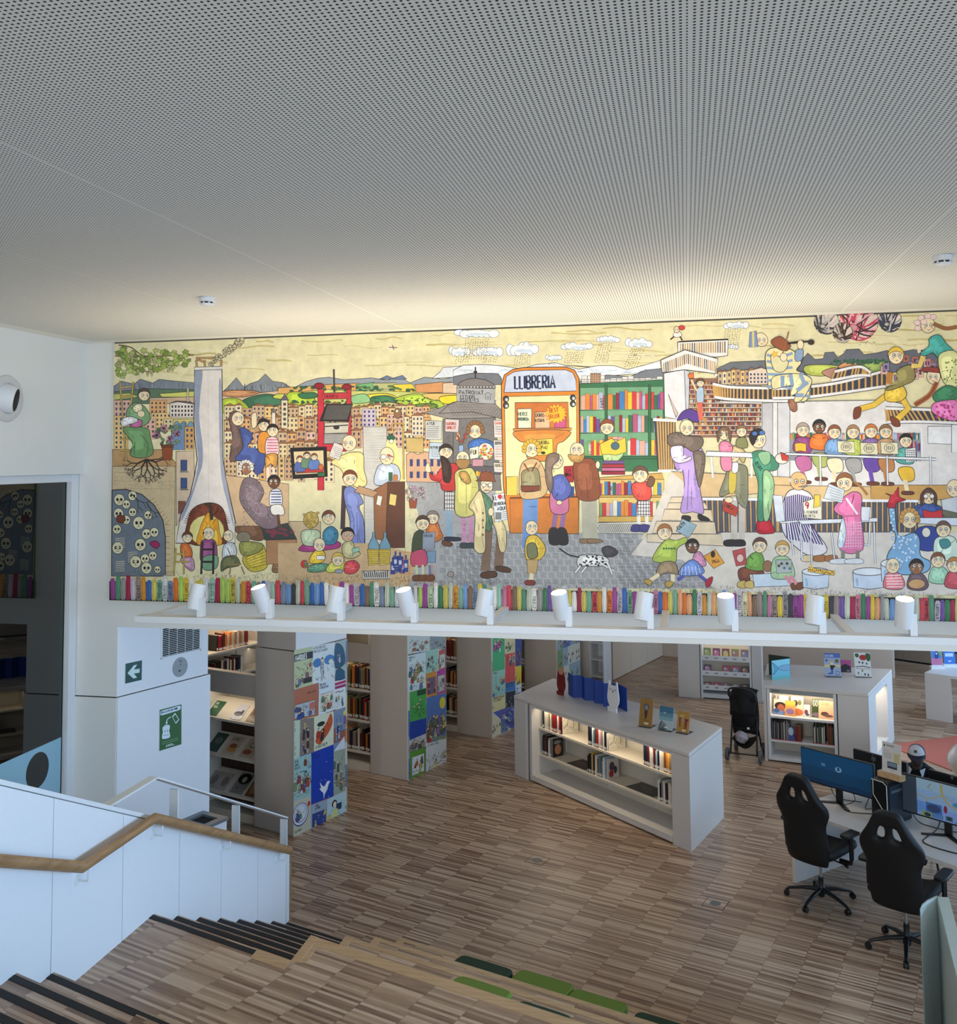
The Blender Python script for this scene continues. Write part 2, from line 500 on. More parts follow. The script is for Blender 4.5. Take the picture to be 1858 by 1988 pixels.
GLYPH = {
 'A': _g(0.6,[(0,0),(0.3,1),(0.6,0)],[(0.12,0.36),(0.48,0.36)]),'B': _g(0.52,[(0,0),(0,1),(0.34,1),(0.48,0.85),(0.46,0.65),(0.3,0.54),(0,0.54)],[(0.3,0.54),(0.5,0.4),(0.52,0.16),(0.36,0),(0,0)]),
 'C': _g(0.55,[(0.55,0.82),(0.3,1),(0.06,0.8),(0,0.5),(0.06,0.2),(0.3,0),(0.55,0.18)]),'D': _g(0.55,[(0,0),(0,1),(0.28,1),(0.5,0.8),(0.56,0.5),(0.5,0.2),(0.28,0),(0,0)]),
 'E': _g(0.45,[(0.45,1),(0,1),(0,0),(0.45,0)],[(0,0.52),(0.36,0.52)]),'F': _g(0.45,[(0.45,1),(0,1),(0,0)],[(0,0.52),(0.36,0.52)]),
 'G': _g(0.58,[(0.55,0.82),(0.3,1),(0.06,0.8),(0,0.5),(0.06,0.2),(0.3,0),(0.56,0.16),(0.56,0.46),(0.34,0.46)]),'H': _g(0.55,[(0,0),(0,1)],[(0.55,0),(0.55,1)],[(0,0.52),(0.55,0.52)]),
 'I': _g(0.06,[(0.03,0),(0.03,1)]),'J': _g(0.4,[(0.38,1),(0.38,0.2),(0.22,0),(0.04,0.08),(0,0.24)]),'K': _g(0.5,[(0,0),(0,1)],[(0.48,1),(0.02,0.45)],[(0.16,0.6),(0.5,0)]),
 'L': _g(0.42,[(0,1),(0,0),(0.42,0)]),'M': _g(0.68,[(0,0),(0.04,1),(0.34,0.3),(0.64,1),(0.68,0)]),'N': _g(0.55,[(0,0),(0,1),(0.55,0),(0.55,1)]),
 'O': _g(0.6,_O),'P': _g(0.5,[(0,0),(0,1),(0.34,1),(0.5,0.85),(0.48,0.6),(0.32,0.46),(0,0.46)]),'Q': _g(0.6,_O,[(0.36,0.24),(0.62,-0.06)]),
 'R': _g(0.52,[(0,0),(0,1),(0.34,1),(0.5,0.85),(0.48,0.62),(0.3,0.5),(0,0.5)],[(0.24,0.5),(0.52,0)]),'S': _g(0.5,[(0.48,0.84),(0.26,1),(0.04,0.86),(0.06,0.62),(0.42,0.42),(0.5,0.2),(0.28,0),(0,0.14)]),
 'T': _g(0.55,[(0,1),(0.55,1)],[(0.275,1),(0.275,0)]),'U': _g(0.55,[(0,1),(0,0.25),(0.14,0.02),(0.4,0.02),(0.55,0.25),(0.55,1)]),'V': _g(0.58,[(0,1),(0.29,0),(0.58,1)]),
 'W': _g(0.8,[(0,1),(0.2,0),(0.4,0.7),(0.6,0),(0.8,1)]),'X': _g(0.55,[(0,0),(0.55,1)],[(0,1),(0.55,0)]),'Y': _g(0.55,[(0,1),(0.27,0.5),(0.55,1)],[(0.27,0.5),(0.27,0)]),'Z': _g(0.5,[(0,1),(0.5,1),(0,0),(0.5,0)]),
 '-': _g(0.3,[(0,0.5),(0.3,0.5)]),'.': _g(0.08,[(0,0.04),(0.08,0.04)]),',': _g(0.1,[(0.08,0.08),(0,-0.12)]),'!': _g(0.06,[(0.03,1),(0.03,0.3)],[(0.03,0.1),(0.03,0)]),'9': _g(0.5,[(0.45,0.6),(0.25,0.45),(0.05,0.6),(0.05,0.85),(0.25,1),(0.45,0.85),(0.45,0.5),(0.3,0)]),"'": _g(0.06,[(0.05,1),(0,0.8)]),
}

Y_WALL = 8.195
Z_CEIL,Z_LOW = 5.45,2.785
def sbox(name,m,*b,parent=None,**k):
 return struct(MB().box(*b).build(name,m,parent,**k))
fl = struct(MB().box(-12,8.6,-4.2,25.2,-0.12,0.0).build('floor',M_PARQ))
struct(MB().box(-5.9,7.7,-3.8,Y_WALL,Z_CEIL,Z_CEIL + 0.12).build('ceiling',M_CEIL))
struct(MB().box(-12,8.6,Y_WALL + 0.30,25.2,Z_LOW + 0.02,Z_LOW + 0.16).build('ceiling_lower_hall',M_WALL))
sbox('wall_mural',M_WALL,-5.205,7.7,Y_WALL,Y_WALL + 0.42,Z_LOW,Z_CEIL + 0.1)
wl = sbox('wall_mural_side',M_WALL,-5.95,-5.205,Y_WALL,Y_WALL + 0.42,2.145,Z_CEIL + 0.1)
sbox('wall_mural_base',M_WALL,-5.95,-5.203,Y_WALL - 0.012,Y_WALL + 0.42,0.0,2.135)
sbox('trim_1',M_DARK,-5.95,-5.207,Y_WALL + 0.004,Y_WALL + 0.3,2.13,2.15)
PA = Vector((-5.205,Y_WALL,0));PB = PA + V * 1.114
pil = [PA,PB,PB - U * 1.5,PA - U * 1.2]
struct(MB().prism([(p.x,p.y) for p in pil],2.145,Z_LOW + 0.03).build('wall_pillar',M_WHITE))
q = U * 0.014
pil2 = [PA + q,PB + q + V * 0.022,PB - U * 1.5 + V * 0.022,PA - U * 1.2]
struct(MB().prism([(p.x,p.y) for p in pil2],0.0,2.137).build('wall_pillar_base',M_WHITE))
struct(MB().prism([(p.x,p.y) for p in [PA - U*0.012,PB - U*0.012 - V*0.012,PB - U * 1.4 - V*0.012,PA - U * 1.2]],2.13,2.15).build('trim_2',M_DARK))
sbox('wall_left',M_WALL,-6.3,-5.575,-3.8,Y_WALL,4.207,Z_CEIL + 0.1)
wf = MB()
wf.box(-5.72,-5.633,8.085,8.19,0,4.205).box(-5.72,-5.633,-3.5,8.085,4.135,4.205).box(-5.72,-5.633,-3.5,8.085,0.9,0.98)
wf.box(-5.72,-5.633,4.6,4.66,0.98,4.135).box(-5.72,-5.633,1.2,1.26,0.98,4.135)
w1 = struct(wf.build('window_1',M_METALW,bevel=0.004))
MB().box(-5.71,-5.69,8.06,8.085,0.98,4.135).build('seal',M_DARK,w1)
MB().box(-5.690,-5.684,4.66,8.06,0.98,4.135).build('pane',M_GLASS,w1)
MB().box(-5.690,-5.684,1.26,4.6,0.98,4.135).build('pane',M_GLASS,w1)
MB().box(-5.690,-5.684,-3.5,1.2,0.98,4.135).build('pane',M_GLASS,w1)
sbox('wall_left_base',M_WALL,-5.75,-5.64,-3.5,Y_WALL,0,0.9)
film_m = mat('frosted_film',(150,190,205),0.5,var=0.03)
cy_,cz_,rr_ = 7.735,1.595,0.155
fm = MB();n = 40
outer = []
for k in range(n):
 t = 2*math.pi*k/n;c_,s_ = math.cos(t),math.sin(t)
 y1,y0,z1,z0 = 8.06 - cy_,4.66 - cy_,1.795 - cz_,0.98 - cz_
 sc = min((y1/c_ if c_ > 1e-6 else 1e9),(y0/c_ if c_ < -1e-6 else 1e9),(z1/s_ if s_ > 1e-6 else 1e9),(z0/s_ if s_ < -1e-6 else 1e9))
 outer.append((-5.682,cy_ + c_*sc,cz_ + s_*sc))
inner = [(-5.682,cy_ + rr_*math.cos(2*math.pi*k/n),cz_ + rr_*math.sin(2*math.pi*k/n)) for k in range(n)]
fm.add(outer + inner,[(k,(k+1)%n,n+(k+1)%n,n+k) for k in range(n)])
fm.add([(-5.682,8.06,1.795),(-5.682,8.06,0.98),(-5.682,4.66,0.98),(-5.682,4.66,1.795)] ,[])
cor = [(8.06,1.795),(4.66,1.795),(4.66,0.98),(8.06,0.98)]
for (yy,zz) in cor:
 a = math.atan2(zz-cz_,yy-cy_) % (2*math.pi);k = int(a/(2*math.pi/n))
 fm.add([outer[k],outer[(k+1)%n],(-5.682,yy,zz)],[(0,1,2)])
fo = fm.build('frosted_film',film_m,w1);fo['label'] = 'pale blue frosted film with a clear round porthole'
sbox('wall_side_room',mat('side_room_paint',(150,172,160),0.8),-9.2,-9.1,-3.5,9.0,0,4.3)
sbox('wall_side_room_end',mat('side_room_paint'),-9.1,-5.96,8.3,8.4,0,4.3)
sbox('ceiling_side_room',M_WALL,-9.2,-5.8,-3.5,8.4,4.21,4.3)
sbox('floor_side_room',mat('side_room_carpet',(52,58,56),0.9),-9.1,-5.8,-3.5,8.3,0.9,0.98)
rw = MB().box(7.5,7.7,-3.8,-2.6,0,5.5).box(7.5,7.7,7.2,Y_WALL + 0.4,0,5.5).box(7.5,7.7,-2.6,7.2,0,1.7).box(7.5,7.7,-2.6,7.2,5.1,5.5)
struct(rw.build('wall_right',M_WALL))
rw = MB().box(7.5,7.7,Y_WALL + 0.4,9.2,0,2.9).box(7.5,7.7,20.2,25.2,0,2.9).box(7.5,7.7,9.2,20.2,0,0.3).box(7.5,7.7,9.2,20.2,2.62,2.9)
struct(rw.build('wall_right_lower_hall',M_WALL))
for i,(ya,yb,za,zb) in enumerate(((-2.6,7.2,1.7,5.1),(9.2,20.2,0.3,2.62))):
 wfm = MB();k = 5
 for j in range(k + 1):
  yy = ya + (yb - ya) * j / k
  wfm.box(7.54,7.62,yy - 0.035,yy + 0.035,za,zb)
 wfm.box(7.54,7.62,ya,yb,za,za + 0.07).box(7.54,7.62,ya,yb,zb - 0.07,zb)
 wo = struct(wfm.build('window_%d' % (i + 2),M_METALW))
 for j in range(k):
  a,b_ = ya + (yb - ya) * j / k,ya + (yb - ya) * (j + 1) / k
  MB().box(7.575,7.585,a + 0.035,b_ - 0.035,za + 0.07,zb - 0.07).build('pane',M_ACRYL,wo)
sbox('wall_rear',M_WALL,-6.3,7.7,-4.0,-3.8,0,5.5)
sbox('wall_far',M_WALL,-12,8.6,25.0,25.2,0,2.9)
sbox('wall_left_lower_hall',M_WALL,-12.1,-11.9,8.2,25.2,0,2.9)
sbox('wall_lower_return',M_WALL,-12.1,-5.9,8.30,8.55,0,2.9)
XW = -3.613
XB = -2.443
XR = 1.45
RISE,RUN = 0.1549,0.326
SL = 0.327/0.945
ZL = RISE * 8
def yn(k,x): return 6.173 + RUN*k - (x - XW)*SL
def yu(k,x): return 5.098 - 0.318*k - (x - XW)*SL
def yt(k,x): return 6.086 + 0.655*k - (x - XB)*SL
landing = struct(MB().prism([(XW,yu(0,XW)),(XW,yn(0,XW)),(XB,yn(0,XB)),(XB,yt(0,XB)),(XR,yt(0,XR)),(XR,yu(0,XR))],0.0,ZL).build('floor_landing',M_PARQ))
tag(landing,None,None)
stairs = thing('stairs',(XW,yn(3,XW),0),None,None,kind='structure')
def wood_strip(mb,x0,x1,yf,w,z0,z1):
 mb.prism([(x0,yf(x0)),(x1,yf(x1)),(x1,yf(x1) - w),(x0,yf(x0) - w)],z0,z1)
for k in range(1,8):
 z = ZL - RISE*k
 MB().prism([(XW,yn(k-1,XW)),(XW,yn(k,XW)),(XB,yn(k,XB)),(XB,yn(k-1,XB))],0,z).build('step',M_PARQ,stairs)
for k in range(8):
 z = ZL - RISE*k
 mb = MB();x1 = XB if k else -2.709
 wood_strip(mb,XW + 0.002,x1,lambda x: yn(k,x) - 0.018,0.05,z,z + 0.003)
 mb.build('nosing_strip',M_RUBBER,stairs)
mb = MB();wood_strip(mb,-2.709,XB,lambda x: yn(0,x) + 0.001,0.11,ZL - 0.03,ZL + 0.002);mb.build('nosing_board',M_OAK,stairs)
stairs2 = thing('stairs_upper',(XW,yu(3,XW),ZL),None,None,kind='structure')
for k in range(10):
 z = ZL + RISE*(k+1)
 MB().prism([(XW,yu(k+1 if k < 9 else 19,XW)),(XW,yu(k,XW)),(XB,yu(k,XB)),(XB,yu(k+1 if k < 9 else 19,XB))],ZL - 0.3,z).build('step',M_PARQ,stairs2)
 mb = MB();wood_strip(mb,XW + 0.002,XB,lambda x: yu(k,x) - 0.02,0.05,z,z + 0.003);mb.build('nosing_strip',M_RUBBER,stairs2)
bl = thing('bleachers',(XB,yt(2,XB),0),None,None,kind='structure')
for k in range(0,4):
 z = ZL - 0.3097*k
 if k:
  MB().prism([(XB,yt(k-1,XB)),(XB,yt(k,XB)),(XR,yt(k,XR)),(XR,yt(k-1,XR))],0,z).build('tier',M_PARQ,bl)
 mb = MB();wood_strip(mb,XB + 0.06,XR,lambda x: yt(k,x) + 0.004,0.10 if k == 0 else 0.055,z - 0.25,z + 0.003)
 mb.build('edge_board',M_OAK,bl,bevel=0.003)
 mb = MB();y0 = yt(k,XB) - (0.33 if k == 0 else 0.66)
 mb.prism([(XB - 0.004,y0),(XB - 0.004,yt(k,XB) + 0.006),(XB + 0.06,yt(k,XB + 0.06) + 0.006),(XB + 0.06,y0)],z - 0.30,z + 0.004)
 mb.build('end_board',M_OAK,bl,bevel=0.003)
 if k == 0:
  mb = MB();mb.prism([(XB + 0.06,y0),(XB + 0.06,yt(0,XB + 0.06) - 0.12),(XB + 0.10,yt(0,XB + 0.10) - 0.12),(XB + 0.10,y0)],z - 0.05,z + 0.002);mb.build('end_board',M_OAK,bl)
for k in range(1,6):
 z = ZL + 0.3097*k
 MB().prism([(XB,yu(0,XB) - 0.655*(k-1)),(XR,yu(0,XR) - 0.655*(k-1)),(XR,yu(0,XR) - 0.655*(k if k < 5 else 12)),(XB,yu(0,XB) - 0.655*(k if k < 5 else 12))],0,z).build('tier',M_PARQ,bl)
bal = thing('stair_balustrade',(XW - 0.06,6.5,0),'white panelled stair balustrade wall with oak handrail beside the steps','balustrade')
def ztop(y): return 2.631 - 0.4774*(y - 4.611)
seams = [2.0,2.9,3.62,4.35,5.07,5.787,6.505,7.147,7.81,8.40]
for a,b_ in zip(seams[:-1],seams[1:]):
 g = 0.0025
 MB().fprism((XW,0,0),(0,1,0),(0,0,1),[(a+g,0.0),(b_-g,0.0),(b_-g,ztop(b_-g) - 0.035),(a+g,ztop(a+g) - 0.035)],(-1,0,0),0.0,0.018).build('panel',M_WHITE,bal)
MB().fprism((XW - 0.019,0,0),(0,1,0),(0,0,1),[(1.99,0),(8.47,0),(8.47,ztop(8.47)-0.03),(1.99,ztop(1.99)-0.03)],(-1,0,0),0.0,0.10).build('wall_core',mat('shadow_gap_grey',(120,124,130),0.8),bal)
MB().fprism((XW + 0.004,0,0),(0,1,0),(0,0,1),[(1.98,ztop(1.98)-0.03),(8.49,ztop(8.49)-0.03),(8.49,ztop(8.49)),(1.98,ztop(1.98))],(-1,0,0),0.0,0.13).build('cap',M_METALW,bal,bevel=0.003)
MB().box(XW - 0.02,XW + 0.003,8.402,8.43,RISE,ztop(8.43) - 0.032).build('edge_strip',M_METALW,bal)
MB().box(XW - 0.02,XW + 0.001,8.437,8.475,RISE,ztop(8.47) - 0.032).build('edge_strip',M_METALW,bal)
MB().box(XW - 0.12,XW + 0.006,8.477,8.505,0.0,ztop(8.49) + 0.0).build('end_post',M_OAKD,bal)
XH = XW + 0.075
hp = [atx(-60,1666.5,XH),atx(160,1680.5,XH),atx(300,1591,XH),atx(563,1651,XH)]
hp[1].z = hp[2].z = (hp[1].z + hp[2].z) / 2
hr = MB().tube(hp,0.034,14,squash=(0.85,1.0)).build('handrail',M_OAKD,bal,smooth=True)
for (bx,by) in ((172,1680),(316,1596),(447,1626),(553,1650)):
 p = atx(bx,by,XH);zz = p.z - 0.03
 k = MB().tube([p + Vector((0,0,-0.02)),Vector((XH,p.y,zz - 0.055)),Vector((XH - 0.004,p.y,zz - 0.062)),Vector((XW + 0.004,p.y,zz - 0.062))],0.006,8)
 k.lathe([(0.0,0.006),(0.03,0.006),(0.032,0.0)],16,(XW,p.y,zz - 0.062),(1,0,0))
 k.build('bracket',M_METALW,hr,smooth=True)
gx = XW - 0.185
g0,g1,g2 = atx(205,1560,gx),atx(298,1514,gx),atx(553,1587,gx)
g0.z = g1.z = (g0.z + g1.z)/2
rail = thing('guard_rail',(gx,g1.y,0),'thin white flat-bar guard rail standing behind the stair balustrade','railing')
def flat_bar(a,b_,wid,th,up=Vector((0,0,1))):
 a,b_ = Vector(a),Vector(b_);d = (b_ - a).normalized();sx = Vector((1,0,0));n_ = d.cross(sx).normalized()
 return MB().fbox(a,d,sx,n_,0,(b_-a).length,-wid/2,wid/2,-th/2,th/2)
flat_bar(g0 - Vector((0,1.6,0)),g1,0.07,0.012).build('top_bar',M_METALW,rail)
flat_bar(g1,g2,0.07,0.012).build('top_bar',M_METALW,rail)
for (px_,py_) in ((338,1532),(458,1563),(551,1590)):
 p = atx(px_,py_,gx)
 MB().box(gx - 0.035,gx + 0.035,p.y - 0.007,p.y + 0.007,ztop(p.y) - 0.5,p.z).build('post',M_METALW,rail)
MB().box(gx - 0.035,gx + 0.035,g0.y - 1.2,g0.y - 1.186,0.9,g0.z).build('post',M_METALW,rail)
bar = thing('light_bar',(-1.3,7.25,3.0),'long white light bar bracketed out from the wall below the mural','light bar')
MB().box(-4.43,3.6,7.205,7.335,3.006,3.059).build('beam',M_METALW,bar,bevel=0.003)
for ax_ in (-4.36,-2.93,-1.53,-0.19,1.12,2.45):
 MB().box(ax_ - 0.03,ax_ + 0.03,7.335,8.1735,3.012,3.057).build('arm',M_METALW,bar,bevel=0.003)
M_LAMPGLOW = mat('lamp_glow',(255,244,224),0.4,var=0,emit=(255,240,214),estr=14)
def spot_lamp(i,x,tilt,label):
 base = Vector((x,7.27,3.06))
 t = thing('spot_lamp',base,label,'lamp','spot lamps along the light bar')
 MB().fbox(base,(1,0,0),(0,1,0),(0,0,1),-0.024,0.024,-0.034,0.034,0.0,0.15).build('bracket',M_METALW,t,bevel=0.003)
 d = Vector(tilt).normalized()
 side = Vector((0.98,-0.2,0))
 c0 = base + Vector((-0.03,0,0.11))
 o = c0 - d*0.055 + Vector((-0.025,0.0,0))
 mb = MB().lathe([(0.0,0.0),(0.058,0.0),(0.062,0.006),(0.062,0.20),(0.058,0.204),(0.054,0.198)],28,o,d)
 hd = mb.build('lamp_head',M_METALW,t,smooth=True)
 MB().lathe([(0.0,0.192),(0.054,0.192)],28,o,d).build('lens',M_LAMPGLOW,hd)
 MB().fbox(c0 - Vector((0,0,0.03)),(1,0,0),(0,1,0),(0,0,1),-0.012,0.02,-0.02,0.02,-0.01,0.05).build('yoke',M_METALW,hd)
 l = bpy.data.lights.new('spot_lamp_light','SPOT');l.energy = 54;l.color = (1.0,0.86,0.66);l.spot_size = math.radians(120);l.spot_blend = 1.0;l.shadow_soft_size = 0.05
 lo = bpy.data.objects.new('spot_lamp_light',l);COL.objects.link(lo)
 lo.location = o + d*0.215;lo.rotation_euler = d.to_track_quat('-Z','Y').to_euler()
ordw = ['leftmost','second','third','fourth','fifth','sixth','seventh','eighth','ninth','tenth']
for i in range(10):
 x = -3.868 + 0.598*i
 if i % 2 == 0:
  spot_lamp(i,x,(0.14,0.22,0.97),'white spot lamp facing the mural, %s lamp from the left' % ordw[i])
 else:
  spot_lamp(i,x,(-0.22 + 0.03*(i-1),-0.24,0.95),'white spot lamp with its lit lens showing, %s lamp from the left' % ordw[i])
for i in range(10,12):
 x = -3.868 + 0.598*i
def detector(px_,py_,label):
 p = atz(px_,py_,Z_CEIL)
 t = thing('smoke_detector',p,label,'detector','smoke detectors on the ceiling')
 MB().lathe([(0.0,0.0),(0.056,0.0),(0.056,-0.028),(0.052,-0.032),(0.0,-0.032)],28,p).build('base',M_METALW,t,smooth=True)
 MB().lathe([(0.044,-0.03),(0.044,-0.044)],24,p).build('vent_ring',M_BLACK,t)
 for k in range(8):
  a = k*math.pi/4
  MB().box(p.x + 0.047*math.cos(a) - 0.004,p.x + 0.047*math.cos(a) + 0.004,p.y + 0.047*math.sin(a) - 0.004,p.y + 0.047*math.sin(a) + 0.004,Z_CEIL - 0.045,Z_CEIL - 0.03).build('rib',M_METALW,t)
 MB().lathe([(0.052,-0.043),(0.05,-0.052),(0.035,-0.058),(0.0,-0.06)],24,p).build('cap',M_METALW,t,smooth=True)
detector(402,578,'small white smoke detector on the ceiling above the left end of the mural')
detector(1829,497,'small white smoke detector on the ceiling near the right edge')
hc = Vector((-5.575,7.09,4.857))
t = thing('recessed_wall_light',hc,'round white eyeball wall light with a black core in the bulkhead','wall light')
ring = MB().lathe([(0.13,0.0),(0.128,0.018),(0.165,0.026),(0.19,0.018),(0.2,0.0)],40,hc,(1,0,0)).build('rim',mat('satin_trim',(205,205,205),0.22),t,smooth=True)
d = Vector((0.82,0.40,-0.16)).normalized()
MB().lathe([(0.128,-0.10),(0.130,-0.02),(0.118,0.05),(0.104,0.075),(0.098,0.078)],36,hc + Vector((0.0,0,0)),d).build('eyeball',M_METALW,t,smooth=True)
MB().lathe([(0.0,0.03),(0.07,0.045),(0.098,0.076)],36,hc,d).build('core',mat('black_core',(34,34,32),0.45),t,smooth=True)
def pxmap(p0,nrm,ax,ay,o):
 p0,nrm,ax,ay,o = Vector(p0),Vector(nrm),Vector(ax),Vector(ay),Vector(o)
 def f(p):
  q_ = atpl(p[0],p[1],p0,nrm) - o
  return (q_.dot(ax),q_.dot(ay))
 return f
ZUP = Vector((0,0,1))
pmap = pxmap(PA + U*0.001,U,V,ZUP,PA)
def z6(a,b): return (120 + a*0.16146,1180 + b*0.16146)
def plate(name,corners_px,mp,o,nrm,th,m,label,cat,ax=V,parent=None):
 pts = [mp(c) for c in corners_px]
 ob = MB().fprism(o,ax,ZUP,pts,nrm,0.0,th).build(name,m,parent)
 if parent is None: tag(ob,label,cat)
 return ob
s_ = plate('exit_sign',[z6(752,920),z6(953,868),z6(960,627),z6(757,668)],pmap,PA,U,0.006,M_METALW,'green square exit sign with a white arrow pointing left','sign')
P_ = Paint(lambda p: pmap(z6(*p)))
P_.poly([(757,912),(955,866),(960,630),(762,672)],(8,66,56))
P_.poly([(786,786),(862,690),(902,682),(862,742),(932,730),(930,778),(862,790),(900,838),(856,850)],(205,228,222))
P_.flush('sign_print',PA,V,ZUP,U,M_PRINTG,s_,base=0.0065)
s_ = plate('poster',[z6(1165,1738),z6(1442,1648),z6(1440,1155),z6(1170,1220)],pxmap(PA + U*0.0155,U,V,ZUP,PA),PA + U*0.0145,U,0.002,M_METALW,'green poster showing a phone dropping into a backpack on the white pillar','poster')
pm2 = pxmap(PA + U*0.0165,U,V,ZUP,PA)
P_ = Paint(lambda p: pm2(z6(*p)))
G_ = (52,98,50);W_ = (222,232,240)
P_.poly([(1172,1722),(1438,1640),(1438,1160),(1176,1228)],G_)
P_.poly([(1182,1250),(1200,1238),(1400,1180),(1428,1178),(1430,1206),(1416,1228),(1210,1292),(1186,1290)],W_)
P_.text('DESA LLAVES DE MOBIL',1196,1274,22,(70,80,110),w=6,rot=-16,sx=0.72)
P_.poly([(1325,1308),(1362,1262),(1412,1345),(1370,1395)],W_);P_.poly([(1334,1314),(1364,1282),(1402,1342),(1368,1378)],G_)
P_.line([(1312,1312),(1280,1330),(1262,1360),(1260,1392)],9,W_,sm=True);P_.poly([(1246,1378),(1276,1372),(1260,1406)],W_)
P_.poly([(1212,1440),(1240,1420),(1290,1408),(1298,1440),(1290,1480),(1300,1520),(1294,1560),(1216,1578),(1204,1548),(1214,1500)],W_,sm=True)
P_.line([(1232,1420),(1244,1410),(1264,1408),(1272,1414)],6,W_)
P_.line([(1218,1540),(1290,1520)],5,G_);P_.line([(1238,1470),(1240,1500)],7,G_);P_.line([(1270,1462),(1270,1494)],7,G_)
for yy in (1605,1628):
 P_.line([(1202,yy+14),(1400,yy-42)],5,(140,170,130))
P_.line([(1270,1650),(1330,1632)],7,W_);P_.line([(1272,1664),(1352,1642)],7,W_);P_.rect(1254,1650,1264,1676,W_)
P_.flush('poster_print',PA,V,ZUP,U,M_PRINT,s_,base=0.017)
pc = atpl(*z6(1421,712),PA,U);
dsc = MB().lathe([(0.0,0.004),(0.095,0.004),(0.0965,0.0)],36,pc,tuple(U)).build('wifi_disc',M_GREY,smooth=False)
tag(dsc,'round grey wifi disc below the wall grille','sign')
P_ = Paint(lambda p: pmap(z6(*p)))
for r_ in (14,26,38):
 P_.line([(1424 + r_*math.sin(a*0.1)*0.8,668 - r_*math.cos(a*0.1)) for a in range(-8,9)],5,(70,78,80))
P_.ell(1425,682,7,9,(70,78,80));P_.line([(1360,722),(1490,690)],2.5,(110,118,120))
P_.text('WIFI',1402,770,20,(60,66,70),w=6,rot=-16,sx=0.7)
P_.flush('disc_print',PA,V,ZUP,U,M_PRINT,dsc,base=0.005)
ga,gb,gc,gd = [pmap(z6(*p)) for p in ((1185,622),(1668,512),(1668,150),(1185,120))]
gy0,gy1 = ga[0],gb[0];gz0 = (ga[1] + gb[1])/2;gz1 = gz0 + 0.36
gr = thing('wall_grille',PA + V*((gy0+gy1)/2) + ZUP*gz0,'white framed ventilation grille with dark slots on the pillar','grille')
fr = MB()
for b4 in ((gy0,gy1,gz0,gz0+0.018),(gy0,gy1,gz1-0.018,gz1),(gy0,gy0+0.018,gz0,gz1),(gy1-0.018,gy1,gz0,gz1)):
 fr.fbox(PA,V,U,ZUP,b4[0],b4[1],0.0,0.010,b4[2],b4[3])
fr.build('frame',M_METALW,gr)
MB().fbox(PA,V,U,ZUP,gy0+0.018,gy1-0.018,0.0005,0.002,gz0+0.018,gz1-0.018).build('backing',M_DARK,gr)
ns = 18
for k in range(ns):
 zz = gz0 + 0.024 + k*(gz1-gz0-0.04)/ns
 sl = MB().fbox(PA,V,U,ZUP,gy0+0.018,gy1-0.018,0.002,0.009,zz,zz+0.0045);sl.build('slat',M_METALW,gr)
for k in range(1,5):
 yy = gy0 + (gy1-gy0)*k/5
 MB().fbox(PA,V,U,ZUP,yy-0.0015,yy+0.0015,0.002,0.006,gz0+0.018,gz1-0.018).build('bar',M_METALW,gr)
zb = 0.8
b0,b1,b2,b3 = [atz(*p,zb) for p in ((352,1592),(394,1578),(433,1588),(400,1601))]
bc = (b0 + b1 + b2 + b3)/4
bin_ = thing('return_bin',(bc.x,bc.y,0),'white return bin with a grey top and black opening behind the balustrade','bin')
MB().fbox((bc.x,bc.y,0),U,V,ZUP,-0.17,0.17,-0.15,0.15,0.0,0.77).build('body',M_WHITE,bin_,bevel=0.006)
tp = MB();
for (a0_,a1_,c0_,c1_) in ((-0.18,0.18,-0.16,-0.09),(-0.18,0.18,0.09,0.16),(-0.18,-0.11,-0.09,0.09),(0.11,0.18,-0.09,0.09)):
 tp.fbox((bc.x,bc.y,0),U,V,ZUP,a0_,a1_,c0_,c1_,0.77,0.80)
tp.build('lid_frame',mat('anodised_grey',(128,130,134),0.4,metal=0.5),bin_)
MB().fbox((bc.x,bc.y,0),U,V,ZUP,-0.11,0.11,-0.09,0.09,0.771,0.778).build('opening',M_DARK,bin_)
for (cx_,cy__,lab) in ((1043,1670,'square floor box with a round grey socket lid in the middle of the floor'),(1389,1754,'square floor box with a round grey socket lid in front of the desk chairs')):
 p = atz(cx_,cy__,0)
 fb = thing('floor_box',p,lab,'floor box','socket boxes set in the parquet')
 MB().fbox(p,U,V,ZUP,-0.105,0.105,-0.105,0.105,0.0,0.0012).build('edge',mat('dark_joint',(50,42,38),0.6),fb)
 MB().fbox(p,U,V,ZUP,-0.099,0.099,-0.099,0.099,0.0,0.0022).build('cover',M_PARQ,fb)
 MB().lathe([(0.0,0.0045),(0.05,0.0045),(0.054,0.002)],32,p).build('socket_lid',mat('socket_grey',(108,108,104),0.4),fb)

